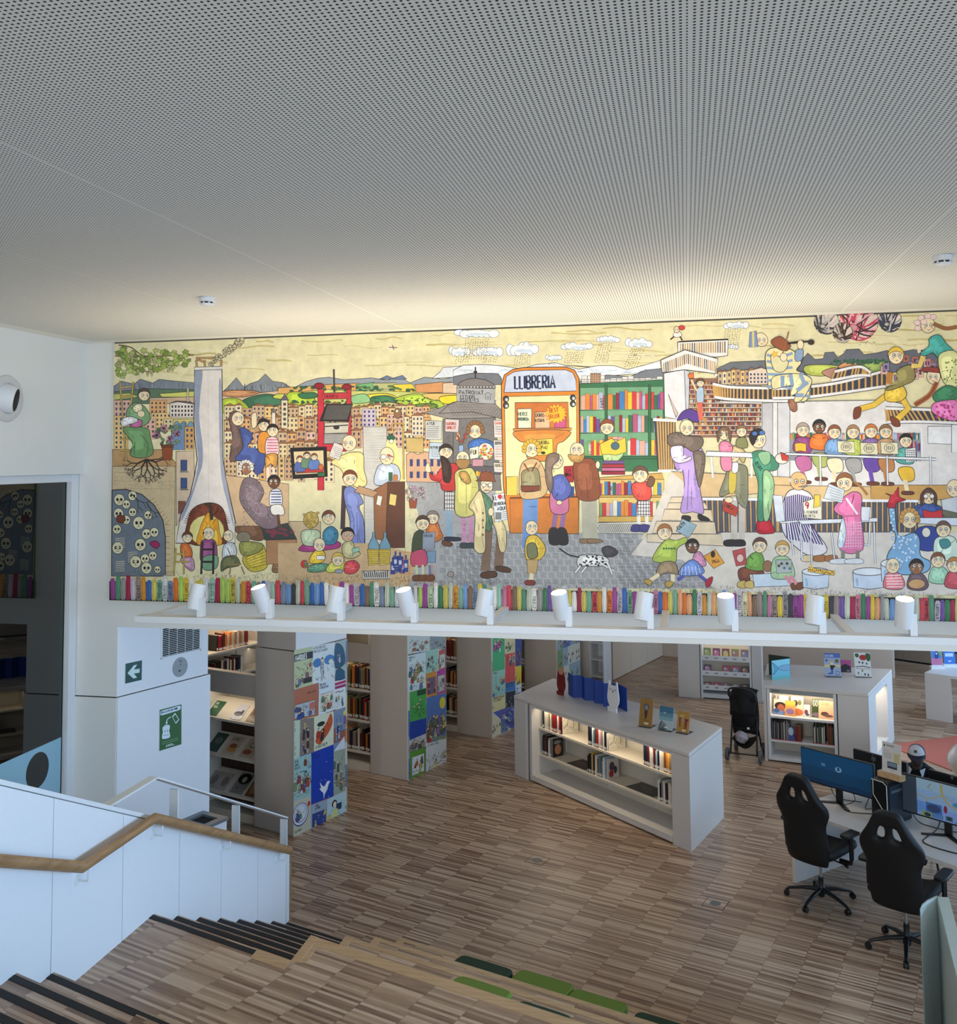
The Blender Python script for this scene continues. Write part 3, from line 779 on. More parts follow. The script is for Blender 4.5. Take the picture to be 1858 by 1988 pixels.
BOOKCOL = {'red': (150,30,34),'dark_red': (96,26,30),'orange': (214,120,44),'yellow': (222,180,62),'olive': (130,122,66),'green': (62,104,70),'teal': (58,120,128),'blue': (58,92,150),'navy': (30,40,66),'black': (24,22,24),'grey': (134,132,130),'white': (226,222,214),'cream': (214,200,172),'brown': (112,74,50),'pink': (206,150,150),'pale_blue': (150,178,204),'tan': (170,130,92)}
BM = {k: mat('book_cover_' + k,v,0.5,var=0.12,scale=30) for k,v in BOOKCOL.items()}
M_TAG = mat('spine_tag_paper',(228,224,216),0.6,var=0.03)
M_PAGES = mat('book_pages',(226,218,200),0.8,var=0.06,scale=200)
BKEYS = list(BOOKCOL)
_bc = {}
def book_mesh(col,tagged):
 key = (col,tagged)
 if key in _bc: return _bc[key]
 me = bpy.data.meshes.new('book')
 v = [(0,0,0),(1,0,0),(1,1,0),(0,1,0),(0,0,1),(1,0,1),(1,1,1),(0,1,1)]
 f = [(0,3,2,1),(0,1,5,4),(1,2,6,5),(3,0,4,7)];mi = [0,0,0,0]
 v += [(0.14,0.03,1),(0.86,0.03,1),(0.86,1,1),(0.14,1,1),(0.14,0.03,0.975),(0.86,0.03,0.975),(0.86,0.97,0.975),(0.14,0.97,0.975),(0.14,0.97,0),(0.86,0.97,0),(0.14,1,0),(0.86,1,0)]
 f += [(4,5,9,8),(5,6,10,9),(7,4,8,11),(8,9,13,12),(12,13,14,15),(15,14,17,16),(9,10,14,13),(11,8,12,15),(2,19,10,6),(18,3,7,11),(10,19,17,14),(18,11,15,16)]
 mi += [0,0,0,1,1,1,1,1,0,0,1,1]
 if tagged:
  k = len(v)
  v += [(0.02,-0.012,0.06),(0.98,-0.012,0.06),(0.98,-0.012,0.2),(0.02,-0.012,0.2)];f.append((k,k+1,k+2,k+3));mi.append(2)
 me.from_pydata(v,[],f);me.update()
 for m_ in (BM[col],M_PAGES,M_TAG): me.materials.append(m_)
 me.polygons.foreach_set('material_index',mi)
 _bc[key] = me
 return me
NBOOK = [0]
def book(o,ax,ay,th,dp,h,col,label,group,tagged=True,lean=0.0,az=None,cat='book',name='book'):
 ob = bpy.data.objects.new(name,book_mesh(col,tagged));COL.objects.link(ob)
 ax,ay = Vector(ax).normalized(),Vector(ay).normalized()
 az = Vector(az).normalized() if az is not None else ZUP
 if lean:
  a2 = ax*math.cos(lean) - az*math.sin(lean);z2 = az*math.cos(lean) + ax*math.sin(lean)
  ax,az = a2,z2
 X,Y_,Z_ = ax*th,ay*dp,az*h
 ob.matrix_world = Matrix(((X.x,Y_.x,Z_.x,o[0]),(X.y,Y_.y,Z_.y,o[1]),(X.z,Y_.z,Z_.z,o[2]),(0,0,0,1)))
 tag(ob,label.replace('COLOUR',col.replace('_',' ')),cat,group)
 NBOOK[0] += 1
 return ob
def book_row(o,ax,ay,length,hmin,hmax,tmin,tmax,cols,label,group,rnd,dp=0.2,tagged=True,name='book',cat='book',gap=0.0012,djit=0.03):
 s = 0.0;o = Vector(o);ax,ay = Vector(ax).normalized(),Vector(ay).normalized();out = []
 while True:
  th = rnd.uniform(tmin,tmax)
  if s + th > length: break
  out.append(book(o + ax*s + ay*rnd.uniform(0,djit),ax,ay,th,dp,rnd.uniform(hmin,hmax),rnd.choice(cols),label,group,tagged,name=name,cat=cat))
  s += th + gap
 return out
ALLC = ['red','dark_red','orange','yellow','olive','green','teal','blue','navy','black','grey','white','cream','brown','pink','pale_blue','tan','white','cream','grey','black','brown']
OLDC = ['dark_red','brown','tan','red','orange','black','olive','cream','grey','navy','brown','dark_red','black']
def strip_light(name,a,b_,direction,power,width=0.03,color=(1.0,0.84,0.62)):
 a,b_ = Vector(a),Vector(b_);mid = (a + b_)/2
 l = bpy.data.lights.new(name,'AREA');l.shape = 'RECTANGLE';l.size = (b_-a).length;l.size_y = width;l.energy = power;l.color = color
 o = bpy.data.objects.new(name,l);COL.objects.link(o)
 z = -Vector(direction).normalized();x = (b_-a).normalized();y = z.cross(x).normalized();x = y.cross(z)
 o.matrix_world = Matrix(((x.x,y.x,z.x,mid.x),(x.y,y.y,z.y,mid.y),(x.z,y.z,z.z,mid.z),(0,0,0,1)))
 return o

SV = [8.65,10.90,13.15,15.40]
UE,UL = -7.752,-8.385
stack_names = ['nearest','second','third','fourth']
STK = []
for i,v0 in enumerate(SV):
 root = thing('book_stack',uv(UE - 0.8,v0 + 0.45,0),'%s taupe book stack with a comic-cover end panel' % ['nearest','second nearest','third nearest','farthest'][i],'bookshelf','book stacks in a row on the left')
 STK.append(root)
 Z0 = Vector((0,0,0))
 MB().fbox(Z0,U,V,ZUP,UL,UE - 0.012,v0,v0 + 0.95,0.0,2.092).build('end_cap',M_TAUPE,root,bevel=0.002)
 MB().fbox(Z0,U,V,ZUP,UL + 0.022,UE - 0.004,v0 + 0.006,v0 + 0.94,2.104,Z_LOW).build('end_cap_top',M_TAUPE,root)
 MB().fbox(Z0,U,V,ZUP,UE - 0.004,UE - 0.001,v0 + 0.008,v0 + 0.938,2.104,Z_LOW).build('end_cap_side',M_WHITE,root)
 MB().fbox(Z0,U,V,ZUP,UE - 0.012,UE,v0 + 0.001,v0 + 0.949,0.0,2.092).build('end_panel',M_WHITE,root)
 uB = -11.2
 for uu in (UL - 0.028,UL - 0.93,UL - 1.83,uB):
  MB().fbox(Z0,U,V,ZUP,uu,uu + 0.025,v0 + 0.02,v0 + 0.93,0.0,1.50).build('upright',M_TAUPE if uu > UL - 0.1 else M_SHELF,root)
 MB().fbox(Z0,U,V,ZUP,uB,UL,v0 + 0.015,v0 + 0.03,1.485,1.745).build('fascia',M_TAUPE,root)
 MB().fbox(Z0,U,V,ZUP,uB,UL,v0 + 0.03,v0 + 0.92,1.49,1.51).build('top',M_TAUPE,root)
 MB().fbox(Z0,U,V,ZUP,uB,UL,v0 + 0.46,v0 + 0.475,0.1,1.49).build('back',M_SHELF,root)
 MB().fbox(Z0,U,V,ZUP,uB,UL - 0.003,v0 + 0.03,v0 + 0.46,0.0,0.10).build('plinth',M_SHELF,root)
 for j,z in enumerate((1.17,0.735,0.29) if i == 0 else (1.105,0.685,0.255)):
  if i == 0:
   mb = MB();a,b_ = uB,UL - 0.03
   mb.fprism(uv(0,v0),V,ZUP,[(0.03,z - 0.028),(0.05,z - 0.028),(0.30,z + 0.175),(0.30,z + 0.190),(0.046,z + 0.0),(0.03,z)],U,a,b_)
   mb.build('display_shelf',M_SHELF,root)
  else:
   MB().fbox(Z0,U,V,ZUP,uB,UL - 0.003,v0 + 0.03,v0 + 0.44,z - 0.03,z).build('shelf',M_SHELF,root)
 strip_light('stack_strip_light',uv(uB + 0.3,v0 + 0.07,1.478),uv(UL - 0.06,v0 + 0.07,1.478),(0,0,-1) + V*0.0 if False else V*0.25 - ZUP,3.2 if i == 0 else 1.0)
rnd = random.Random(3)
rows = ['top','middle','bottom']
for i in (1,2,3):
 L_ = {1: 0.50,2: 0.30,3: 0.24}[i]
 for j,z in enumerate((1.105,0.685,0.255)):
  hh = (0.22,0.31) if j else (0.24,0.33)
  book_row(uv(UL - 0.04 - L_,SV[i] + 0.05,z + 0.001),U,V,L_,hh[0],hh[1],0.018,0.038,OLDC,
     'COLOUR old book standing on the %s shelf of the %s stack' % (rows[j],['','second','third','fourth'][i]),'books on the %s shelf of the %s stack' % (rows[j],['','second','third','fourth'][i]),rnd)
def cover(ob_name,p0,ax,ay,w,h,th,m,label,cat='book',group=None,paint=None,back=0.0):
 p0,ax,ay = Vector(p0),Vector(ax).normalized(),Vector(ay).normalized()
 nrm = ax.cross(ay).normalized()
 o = p0 + ax*w/2
 root = thing(ob_name,o,label,cat,group)
 MB().fbox(p0,ax,ay,nrm,0,w,0,h,-th,-th + 0.0012).build('back_cover',m,root)
 MB().fbox(p0,ax,ay,nrm,0.002,w - 0.003,0.003,h - 0.003,-th + 0.0012,-0.0012).build('pages',M_PAGES,root)
 fc = MB().fbox(p0,ax,ay,nrm,0,w,0,h,-0.0012,0.0).build('front_cover',m,root)
 if paint:
  P_ = Paint(lambda p: (p[0]*w,(1 - p[1])*h))
  paint(P_)
  P_.flush('cover_print',p0,ax,ay,nrm,M_PRINTG,fc,base=0.0002,step=2e-5)
 return root
def cv(bg,title=None,tc=(30,30,30),blobs=(),th_=0.09,extra=None):
 def f(P):
  P.rect(0.0,0.0,1,1,bg)
  for (x,y,rx,ry,c) in blobs: P.ell(x,y,rx,ry,c)
  if extra: extra(P)
  if title:
   for k,l in enumerate(title):
    wdt = sum((GLYPH.get(ch,(0.25,))[0] + 0.22) for ch in l.upper())*th_*0.6
    sx = min(0.9,0.84/max(0.01,wdt)*0.6)
    P.text(l,0.08,0.10 + th_ + k*th_*1.45,th_,tc,w=th_*0.17,sx=sx)
 return f
sv = V*0.25 + ZUP*0.19;sv.normalize()
disp = [
 (0,-9.50,0.20,0.27,(28,26,24),None,None,()),(0,-9.255,0.17,0.22,(34,92,60),['TOR','TUGA'],(226,232,220),()),
 (0,-8.86,0.17,0.22,(206,206,220),None,None,((0.5,0.62,0.42,0.16,(50,52,70)),(0.75,0.5,0.12,0.18,(50,52,70)))),(0,-8.60,0.19,0.24,(130,100,70),None,None,((0.5,0.5,0.3,0.3,(84,58,40)),)),
 (1,-9.27,0.20,0.27,(44,70,56),None,None,((0.5,0.4,0.3,0.18,(96,110,98)),)),(1,-8.99,0.20,0.27,(206,190,170),['ALFRED'],(40,34,30),((0.5,0.55,0.3,0.15,(150,90,50)),(0.5,0.75,0.38,0.1,(206,150,80)))),(1,-8.71,0.21,0.27,(196,180,160),['O'],(34,28,26),((0.4,0.7,0.32,0.14,(160,90,66)),)),
 (2,-9.29,0.17,0.24,(176,166,156),None,None,((0.5,0.5,0.3,0.3,(130,120,112)),)),(2,-9.11,0.17,0.24,(188,178,168),None,None,((0.5,0.5,0.3,0.3,(140,130,122)),)),(2,-8.86,0.21,0.29,(150,146,142),None,None,((0.5,0.28,0.48,0.26,(20,20,22)),(0.5,0.32,0.16,0.14,(196,190,182)))),(2,-8.61,0.16,0.25,(120,84,60),None,None,((0.5,0.5,0.35,0.35,(170,130,90)),))]
names_ = {0: 'top',1: 'middle',2: 'bottom'}
desc_ = ['black book','green book','pale book with a dark bird','brown book','dark green album','beige book with an ochre picture','beige book with a large round letter','grey booklet by the pillar','light grey booklet','grey book with a black portrait','brown book by the end cap']
for d_,de in zip(disp,desc_):
 j,u0,w,h,bg,title,tc_,blobs = d_
 z = (1.17,0.735,0.29)[j]
 p0 = uv(u0,SV[0] + 0.052,z + 0.012)
 ex = None
 if 'round letter' in de: title = None;ex = lambda P: P.line([(0.5 + 0.2*math.cos(a*0.3),0.32 + 0.13*math.sin(a*0.3)) for a in range(22)],0.035,(34,28,26))
 if 'portrait' in de: ex = lambda P: P.text('DRAPS',0.28,0.78,0.07,(40,40,40),w=0.012,sx=0.7)
 cover('book',p0,U,sv,w,h,0.012,BM['white'],'%s face up on the nearest stack, %s sloping shelf' % (de,names_[j]),group='face-out books on the nearest stack',paint=cv(bg,title,tc_ or (30,30,30),blobs,0.16,extra=ex))
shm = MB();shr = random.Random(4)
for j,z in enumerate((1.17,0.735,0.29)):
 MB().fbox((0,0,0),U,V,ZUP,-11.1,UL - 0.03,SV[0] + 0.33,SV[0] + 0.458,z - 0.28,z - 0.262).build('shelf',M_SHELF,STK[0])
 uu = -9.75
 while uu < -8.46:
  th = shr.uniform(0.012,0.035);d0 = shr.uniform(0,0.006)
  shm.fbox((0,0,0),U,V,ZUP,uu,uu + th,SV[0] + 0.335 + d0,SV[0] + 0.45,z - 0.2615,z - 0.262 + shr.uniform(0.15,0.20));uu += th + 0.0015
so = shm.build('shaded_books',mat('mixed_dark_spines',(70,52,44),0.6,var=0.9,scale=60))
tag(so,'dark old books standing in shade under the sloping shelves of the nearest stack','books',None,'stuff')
ws = thing('wall_shelving',uv(-10.6,10.1,0),'cream wall shelving with lit books seen above the nearest stack','bookshelf')
MB().fbox((0,0,0),U,V,ZUP,-10.80,-10.78,8.9,12.6,0.0,2.5).build('back',M_SHELF,ws)
for vv in (8.9,9.8,10.72,11.64,12.58):
 MB().fbox((0,0,0),U,V,ZUP,-10.78,-10.755,vv - 0.02,vv + 0.02,0.0,2.5).build('slotted_upright',M_SHELF,ws)
 if vv > 9: MB().fbox((0,0,0),U,V,ZUP,-10.775,-10.62,vv + 0.30,vv + 0.31,1.62,1.80).build('bookend',M_METALW,ws)
for z in (2.0,1.61,1.24,0.85,0.45):
 MB().fbox((0,0,0),U,V,ZUP,-10.755,-10.42,8.9,12.6,z - 0.025,z).build('shelf',M_SHELF,ws)
MB().fbox((0,0,0),U,V,ZUP,-10.80,-10.42,8.88,8.9,0.0,2.5).build('side',M_SHELF,ws)
strip_light('wall_shelf_light',uv(-10.44,9.0,1.97),uv(-10.44,12.4,1.97),-ZUP - U*0.35,6)
book_row(uv(-10.44,10.02,1.612),V,-U,0.62,0.20,0.24,0.02,0.045,['tan','orange','brown','cream','black','white','red','dark_red','orange','navy'],'COLOUR book standing on the lit upper shelf of the side wall shelving','books on the lit upper wall shelf',rnd,dp=0.17)
book_row(uv(-10.44,9.98,1.242),V,-U,0.60,0.20,0.25,0.02,0.04,['black','navy','cream','cream','black','dark_red','white','dark_red','black'],'COLOUR book standing on the shaded lower shelf of the side wall shelving','books on the shaded lower wall shelf',rnd,dp=0.17)

CA = Vector((-2.395,13.354,0));CB = Vector((-0.040,11.091,0));CE = (CB - CA).normalized();CN = Vector((-CE.y,CE.x,0));CL = (CB - CA).length
CD = V * 1.20
root = thing('counter',(CA + CB)/2 + CD*0.5,'long white counter with open lit bookshelves in the middle of the floor','counter')
def cbox(name,s0,s1,t0,t1,z0,z1,m,parent=root,**k):
 a = CA + CE*s0;b_ = CA + CE*s1
 q_ = V
 pts = [a + q_*t0,b_ + q_*t0,b_ + q_*t1,a + q_*t1]
 return MB().prism([(p.x,p.y) for p in pts],z0,z1).build(name,m,parent,**k)
cbox('top',0.0,CL,0.0,1.20,1.018,1.06,M_LAM,bevel=0.003)
cbox('left_end',0.004,0.262,0.004,1.196,0.0,1.014,M_LAM)
cbox('left_end_edge',0.262,0.312,0.0,0.02,0.0,1.012,M_METALW)
cbox('right_end',2.99,CL - 0.002,0.004,1.196,0.0,1.014,M_LAM)
MB().fbox(CA,CE,CN,ZUP,0.352,2.985,0.46,0.475,0.03,1.0).build('back',M_SHELF,root)
MB().fbox(CA,CE,CN,ZUP,0.352,0.400,0.0,0.46,0.02,1.012).build('side',M_LAM,root)
MB().fbox(CA,CE,CN,ZUP,0.400,2.985,0.0,0.46,0.02,0.086).build('base',M_LAM,root)
MB().fbox(CA,CE,CN,ZUP,0.400,2.985,0.0,0.05,0.985,1.014).build('fascia',M_LAM,root)
MB().fbox(CA,CE,CN,ZUP,0.352,2.985,0.05,0.46,0.0,0.02).build('plinth',M_DARK,root)
for z in (0.70,0.352):
 sh = MB()
 sh.fbox(CA,CE,CN,ZUP,0.402,2.983,0.13,0.455,z - 0.008,z)
 sh.fbox(CA,CE,CN,ZUP,0.402,2.983,0.12,0.13,z - 0.026,z)
 sh.build('shelf',M_SHELF,root)
for s0 in (0.55,1.42,2.27):
 MB().fbox(CA,CE,CN,ZUP,s0,s0 + 0.02,0.452,0.46,0.1,0.98).build('slotted_upright',M_METALW,root)
MB().fbox(CA,CE,CN,ZUP,0.42,0.95,0.05,0.054,0.962,0.985).build('label_strip',M_GREY,root)
strip_light('counter_strip_light',CA + CE*0.45 + CN*0.10 + ZUP*0.978,CA + CE*2.95 + CN*0.10 + ZUP*0.978,CN*0.25 - ZUP,5.5)
MB().fbox(CA,CE,CN,ZUP,0.45,2.95,0.085,0.115,0.980,0.986).build('light_strip',mat('led_strip',(255,236,200),0.5,var=0,emit=(255,226,176),estr=1.5),root)
rnd = random.Random(11)
cl = [('left',0.70,0.45,0.86,['black','white','white','cream','olive','white','brown','red','red','dark_red','white','red','dark_red']),
  ('middle',0.70,1.40,1.76,['black','navy','white','teal','navy','red','white','pink','grey','white','black','white']),
  ('right',0.70,2.40,2.975,['navy','black','dark_red','white','white','dark_red','pale_blue','black','white','cream','brown','orange','yellow','tan','black','grey','pink','white']),
  ('left',0.352,0.44,0.64,['black','dark_red','black','white','grey']),
  ('middle',0.352,1.38,1.72,['black','navy','yellow','navy','white','brown','grey','teal','white','pale_blue']),
  ('right',0.352,2.62,2.975,['white','black','grey','white','dark_red','navy','cream','white','black','brown','dark_red','white','black'])]
for (nm,z,s0,s1,cols) in cl:
 lv = 'upper' if z > 0.5 else 'lower'
 s = s0;k = 0
 while s < s1 - 0.012:
  th = rnd.uniform(0.008,0.019)
  if z > 0.5 and nm == 'right': th *= 1.2
  c = cols[min(len(cols)-1,int((s-s0)/(s1-s0)*len(cols)))]
  h = rnd.uniform(0.20,0.262)
  book(CA + CE*s + CN*(0.135 + rnd.uniform(0,0.012)) + ZUP*(z + 0.0005),CE,CN,th,rnd.uniform(0.16,0.20),h,c,'thin COLOUR picture book standing in the %s group on the counter\'s %s shelf' % (nm,lv),'%s group of books on the counter\'s %s shelf' % (nm,lv),True)
  s += th + 0.001;k += 1
def scribble(seed,bg,fg,n=26):
 r = random.Random(seed)
 def f(P):
  P.rect(0,0,1,1,bg)
  for _ in range(n):
   x,y = r.uniform(0.06,0.9),r.uniform(0.06,0.9)
   P.line([(x + r.uniform(-0.1,0.1),y + r.uniform(-0.1,0.1)) for _ in range(3)],0.012,fg)
  P.line([(0.05,0.72),(0.3,0.5),(0.35,0.25),(0.6,0.18),(0.7,0.3),(0.7,0.8)],0.03,fg)
 return f
def end_cover(s,z,w,h,label,paint,m=BM['white']):
 p0 = CA + CE*(s + 0.012) + CN*0.15 + ZUP*(z + 0.001)
 return cover('picture_book',p0,CN,ZUP,w,h,0.010,m,label,'book',None,paint)
end_cover(0.866,0.70,0.26,0.245,'white picture book with black line drawing closing the upper left group on the counter',scribble(5,(226,218,196),(60,54,44)))
end_cover(1.768,0.70,0.27,0.235,'white picture book with grey drawing closing the upper middle group on the counter',scribble(8,(214,208,190),(84,80,72),40))
end_cover(0.645,0.352,0.18,0.235,'dark picture book with orange cover art closing the lower left group',cv((50,44,44),None,blobs=((0.5,0.6,0.3,0.28,(206,140,96)),(0.45,0.2,0.35,0.1,(150,150,140)))),BM['black'])
end_cover(1.728,0.352,0.19,0.24,'white picture book with purple and red figures closing the lower middle group',cv((206,198,188),None,blobs=((0.4,0.4,0.22,0.24,(70,60,90)),(0.35,0.75,0.2,0.2,(160,50,44)),(0.7,0.6,0.15,0.2,(50,50,52)))))
def flat_book(s0,s1,z,rot,label,paint):
 c = CA + CE*((s0+s1)/2) + CN*0.27 + ZUP*(z + 0.012)
 ax = (CE*math.cos(rot) + CN*math.sin(rot));ay = ZUP.cross(ax)
 w,h = s1 - s0,0.27
 return cover('picture_book',c - ax*w/2 - ay*h/2,ax,ay,w,h,0.011,BM['black'],label,'book',None,paint)
flat_book(0.96,1.33,0.352,0.0,'dark picture book lying flat on the left of the counter\'s lower shelf',cv((44,34,30),None,blobs=((0.35,0.5,0.25,0.2,(104,54,34)),(0.7,0.6,0.2,0.15,(70,48,38)))))
flat_book(2.08,2.55,0.352,0.0,'dark picture book lying flat on the right of the counter\'s lower shelf',cv((46,42,44),None,blobs=((0.4,0.4,0.2,0.15,(84,70,70)),(0.6,0.7,0.2,0.1,(70,60,62)))))
def owl(px0,px1,py,H,mcol,eye,label,lc):
 a,b_ = atz(px0,py,1.06),atz(px1,py,1.06)
 o = (a + b_)/2;ax = CE;nr = -CN
 t = thing('owl_cutout',o,label,'ornament','owl cut-outs on the counter')
 half = [(0.085,0.0),(0.085,0.05),(0.105,0.12),(0.150,0.22),(0.168,0.30),(0.165,0.40),(0.145,0.55),(0.135,0.64),(0.125,0.735),(0.105,0.76)]
 hs = H/0.76
 outl = [(x*1.3*hs,z*hs) for x,z in half] + [(0.082*1.3*hs,0.675*hs),(0.07*1.3*hs,0.655*hs),(-0.07*1.3*hs,0.655*hs),(-0.082*1.3*hs,0.675*hs)] + [(-x*1.3*hs,z*hs) for x,z in reversed(half)]
 body = MB().fprism(o + nr*0.0,ax,ZUP,outl,nr,-0.006,0.006).build('body',mcol,t)
 MB().fbox(o,ax,nr,ZUP,-0.165*hs,0.165*hs,0.006,0.03,0.0,0.115*hs).build('foot',mcol,t,bevel=0.002)
 P_ = Paint()
 for sx in (-1,1):
  P_.line([((sx*0.085 + 0.042*math.cos(math.radians(a_)))*hs,(0.565 + 0.022*math.sin(math.radians(a_)))*hs - 0.0) for a_ in range(180,361,20)],0.013*hs,lc)
 P_.poly([(-0.026*hs,0.525*hs),(0.026*hs,0.525*hs),(0.0,0.455*hs)],lc)
 for sx in (-1,1): P_.ell(sx*0.12*hs,0.05*hs,0.006*hs,0.01*hs,lc)
 P_.flush('face_print',o,ax,ZUP,nr,M_PRINT,body,base=0.0068)
 return t
owl(1080,1099.5,1348.5,0.315,mat('red_lacquer',(120,20,24),0.45),None,'dark red owl cut-out with closed eyes at the left of the blue board',(78,12,16))
owl(1178,1204.5,1381.5,0.385,mat('white_lacquer_owl',(226,228,232),0.45),None,'white owl cut-out with closed eyes at the right of the blue board',(26,26,30))
kz = 190/1858
zz_ = [(380,575),(455,600),(470,640),(640,640),(690,690),(865,700),(880,745),(1035,758),(1045,806),(1330,822),(1400,850),(1490,908)]
pts = [atz(1060 + a*kz,1290 + b*kz,1.06) for a,b in zz_]
pts = [pts[0],pts[2],pts[3],pts[4],pts[5],pts[6],pts[7],pts[8],pts[9],pts[11]]
bb = thing('folding_board',(pts[4] + pts[5])/2,'royal blue folded zigzag board standing between the two owls','display board')
mbl = mat('royal_blue_card',(14,62,150),0.5,var=0.04)
for a,b_ in zip(pts[:-1],pts[1:]):
 d_ = (b_ - a);n_ = Vector((-d_.y,d_.x,0)).normalized()
 MB().fbox(a + CN*0.045,d_.normalized(),n_,ZUP,0,d_.length,-0.003,0.003,0.0,0.30).build('leaf',mbl,bb)
def easel_book(bl,br,z,H,lean,label,paint,face=None,m=BM['white'],th=0.012,group='display books on easels',acrylic=True,name='display_book'):
 a,b_ = atz(*bl,z + 0.012),atz(*br,z + 0.012)
 ax = (b_ - a);w = ax.length;ax.normalize();back = Vector((-ax.y,ax.x,0))
 if back.dot(FW) < 0: back = -back
 ay = (ZUP*math.cos(lean) + back*math.sin(lean)).normalized()
 r_ = cover(name,a,ax,ay,w,H,th,m,label,'book',group,paint)
 if acrylic:
  o = a + ax*w/2;o.z = z
  t = thing('easel',o,'clear acrylic easel holding the ' + label.split(' on ')[0],'easel','acrylic easels')
  e = MB();A2 = a - back*0.03;A2.z = z
  e.fbox(A2,ax,back,ZUP,0.004,w - 0.004,0.0,0.17,0.0,0.004)
  e.build('base',M_ACRYL,t)
  n_ = ax.cross(ay).normalized()
  MB().fbox(a,ax,ay,n_,0.004,w - 0.004,-0.008,H*0.9,-th - 0.005,-th - 0.002).build('rest',M_ACRYL,t)
  MB().fbox(A2,ax,back,ZUP,0.004,w - 0.004,0.0,0.003,0.004,0.02).build('lip',M_ACRYL,t)
 return r_
kq = 200/1858
def zq(a,b): return (1220 + a*kq,1340 + b*kq)
def vase(P):
 P.rect(0,0,1,1,(146,110,52))
 P.poly([(0.38,0.42),(0.6,0.42),(0.55,0.7),(0.44,0.7)],(60,50,40),sm=True);P.poly([(0.28,0.22),(0.5,0.16),(0.72,0.24),(0.66,0.38),(0.5,0.42),(0.34,0.36)],(92,92,98),sm=True);P.poly([(0.42,0.26),(0.56,0.24),(0.6,0.36),(0.44,0.38)],(140,140,146),sm=True)
 P.line([(0.3,0.78),(0.75,0.78)],0.02,(100,74,34));P.rect(0.4,0.86,0.72,0.93,(214,200,180))
def peaks(P):
 P.rect(0,0,1,1,(120,160,170));P.rect(0,0,1,0.28,(62,110,134));P.rect(0,0.28,1,0.45,(92,138,154));P.rect(0,0.6,1,1,(164,182,184))
 P.poly([(0,0.95),(0.1,0.72),(0.3,0.62),(0.5,0.75),(0.6,0.95),(0.4,1.0),(0,1)],(70,82,90),sm=True)
 for k in range(6): P.line([(0.3+0.02*k,0.62),(0.1+0.12*k,0.95)],0.02,(190,198,198))
 P.text('AURORA',0.3,0.3,0.05,(190,214,220),w=0.01,sx=0.8);P.rect(0.42,0.86,0.66,0.93,(214,214,210))
def dancers(P):
 P.rect(0,0,1,1,(168,128,58));P.text('CONCU',0.22,0.26,0.1,(212,186,120),w=0.02,sx=0.9)
 P.poly([(0.14,0.32),(0.3,0.3),(0.28,0.5),(0.3,0.75),(0.22,0.78),(0.18,0.52)],(120,46,44));P.rect(0.3,0.34,0.5,0.48,(150,140,130))
 P.poly([(0.6,0.32),(0.92,0.34),(0.9,0.42),(0.82,0.44),(0.8,0.82),(0.72,0.82),(0.72,0.5),(0.66,0.84),(0.58,0.84),(0.64,0.44)],(124,38,40));P.rect(0.45,0.86,0.75,0.94,(220,206,180))
easel_book(zq(185,630),zq(420,668),1.06,0.315,0.22,'ochre book with a grey vase on the counter',vase,m=BM['tan'])
easel_book(zq(540,690),zq(790,735),1.06,0.265,0.22,'blue-grey book with mountain peaks on the counter',peaks,m=BM['pale_blue'])
easel_book(zq(865,740),zq(1085,782),1.06,0.235,0.22,'ochre book with red figures on the counter',dancers,m=BM['tan'])

MA = Vector((1.002,14.578,0));ME = Vector((0.978,-0.21,0)).normalized();MN = Vector((0.21,0.978,0)).normalized();ML = 1.400
MBk = Vector((3.002,15.967,0));MTL = Vector((1.178,16.073,0));MR = MA + ME*ML
root = thing('magazine_counter',(MA + MBk)/2,'white magazine counter with lit shelves on the right','counter')
MB().prism([(p.x,p.y) for p in (MA,MR,MBk,MTL)],1.012,1.058).build('top',M_LAM,root,bevel=0.003)
SR = (MBk - MR);SRL = SR.length;SR.normalize();SRN = Vector((SR.y,-SR.x,0))
def mbox(name,s0,s1,t0,t1,z0,z1,m,**k): return MB().fbox(MA,ME,MN,ZUP,s0,s1,t0,t1,z0,z1).build(name,m,root,**k)
mbox('left_end',0.003,0.045,0.003,1.45,0.0,1.01,M_LAM)
mbox('front_panel',1.0,1.395,0.003,0.35,0.0,1.01,M_LAM)
mbox('side',0.052,0.092,0.0,0.40,0.02,1.008,M_METALW)
mbox('side',0.945,0.985,0.0,0.40,0.02,1.008,M_METALW)
mbox('base',0.092,0.945,0.0,0.40,0.02,0.07,M_METALW)
mbox('back',0.092,0.945,0.38,0.40,0.07,1.008,M_SHELF)
mbox('fascia',0.092,0.945,0.0,0.02,0.955,1.008,M_GREY)
mbox('plinth',0.05,0.99,0.05,0.4,0.0,0.02,M_DARK)
for z in (0.635,0.305): mbox('shelf',0.094,0.943,0.012,0.378,z - 0.03,z,M_METALW)
P_ = Paint();P_.text('REVISTES',0.125,-0.975,0.022,(40,42,44),w=0.005,sx=0.9)
P_.sh = [tuple([[(p[0],-p[1]) for p in seg] if isinstance(seg,list) else seg for seg in sh]) for sh in P_.sh]
P_.sh = [([(a,1.95 - b) if False else (a,b) for a,b in sh[0]],[(a,b) for a,b in sh[1]],sh[2]) for sh in P_.sh]
P_.flush('fascia_print',MA,ME,ZUP,-MN,M_PRINT,root,base=0.001)
strip_light('magazine_strip_light',MA + ME*0.12 + MN*0.05 + ZUP*0.95,MA + ME*0.93 + MN*0.05 + ZUP*0.95,MN*0.5 - ZUP,2.6)
def rbox(name,s0,s1,d0,d1,z0,z1,m,**k): return MB().fbox(MR,SR,SRN,ZUP,s0,s1,d0,d1,z0,z1).build(name,m,root,**k)
rbox('niche_frame',0.0,0.50,-0.30,0.0,0.0,1.01,M_LAM);rbox('niche_frame',1.36,SRL,-0.30,0.0,0.0,1.01,M_LAM)
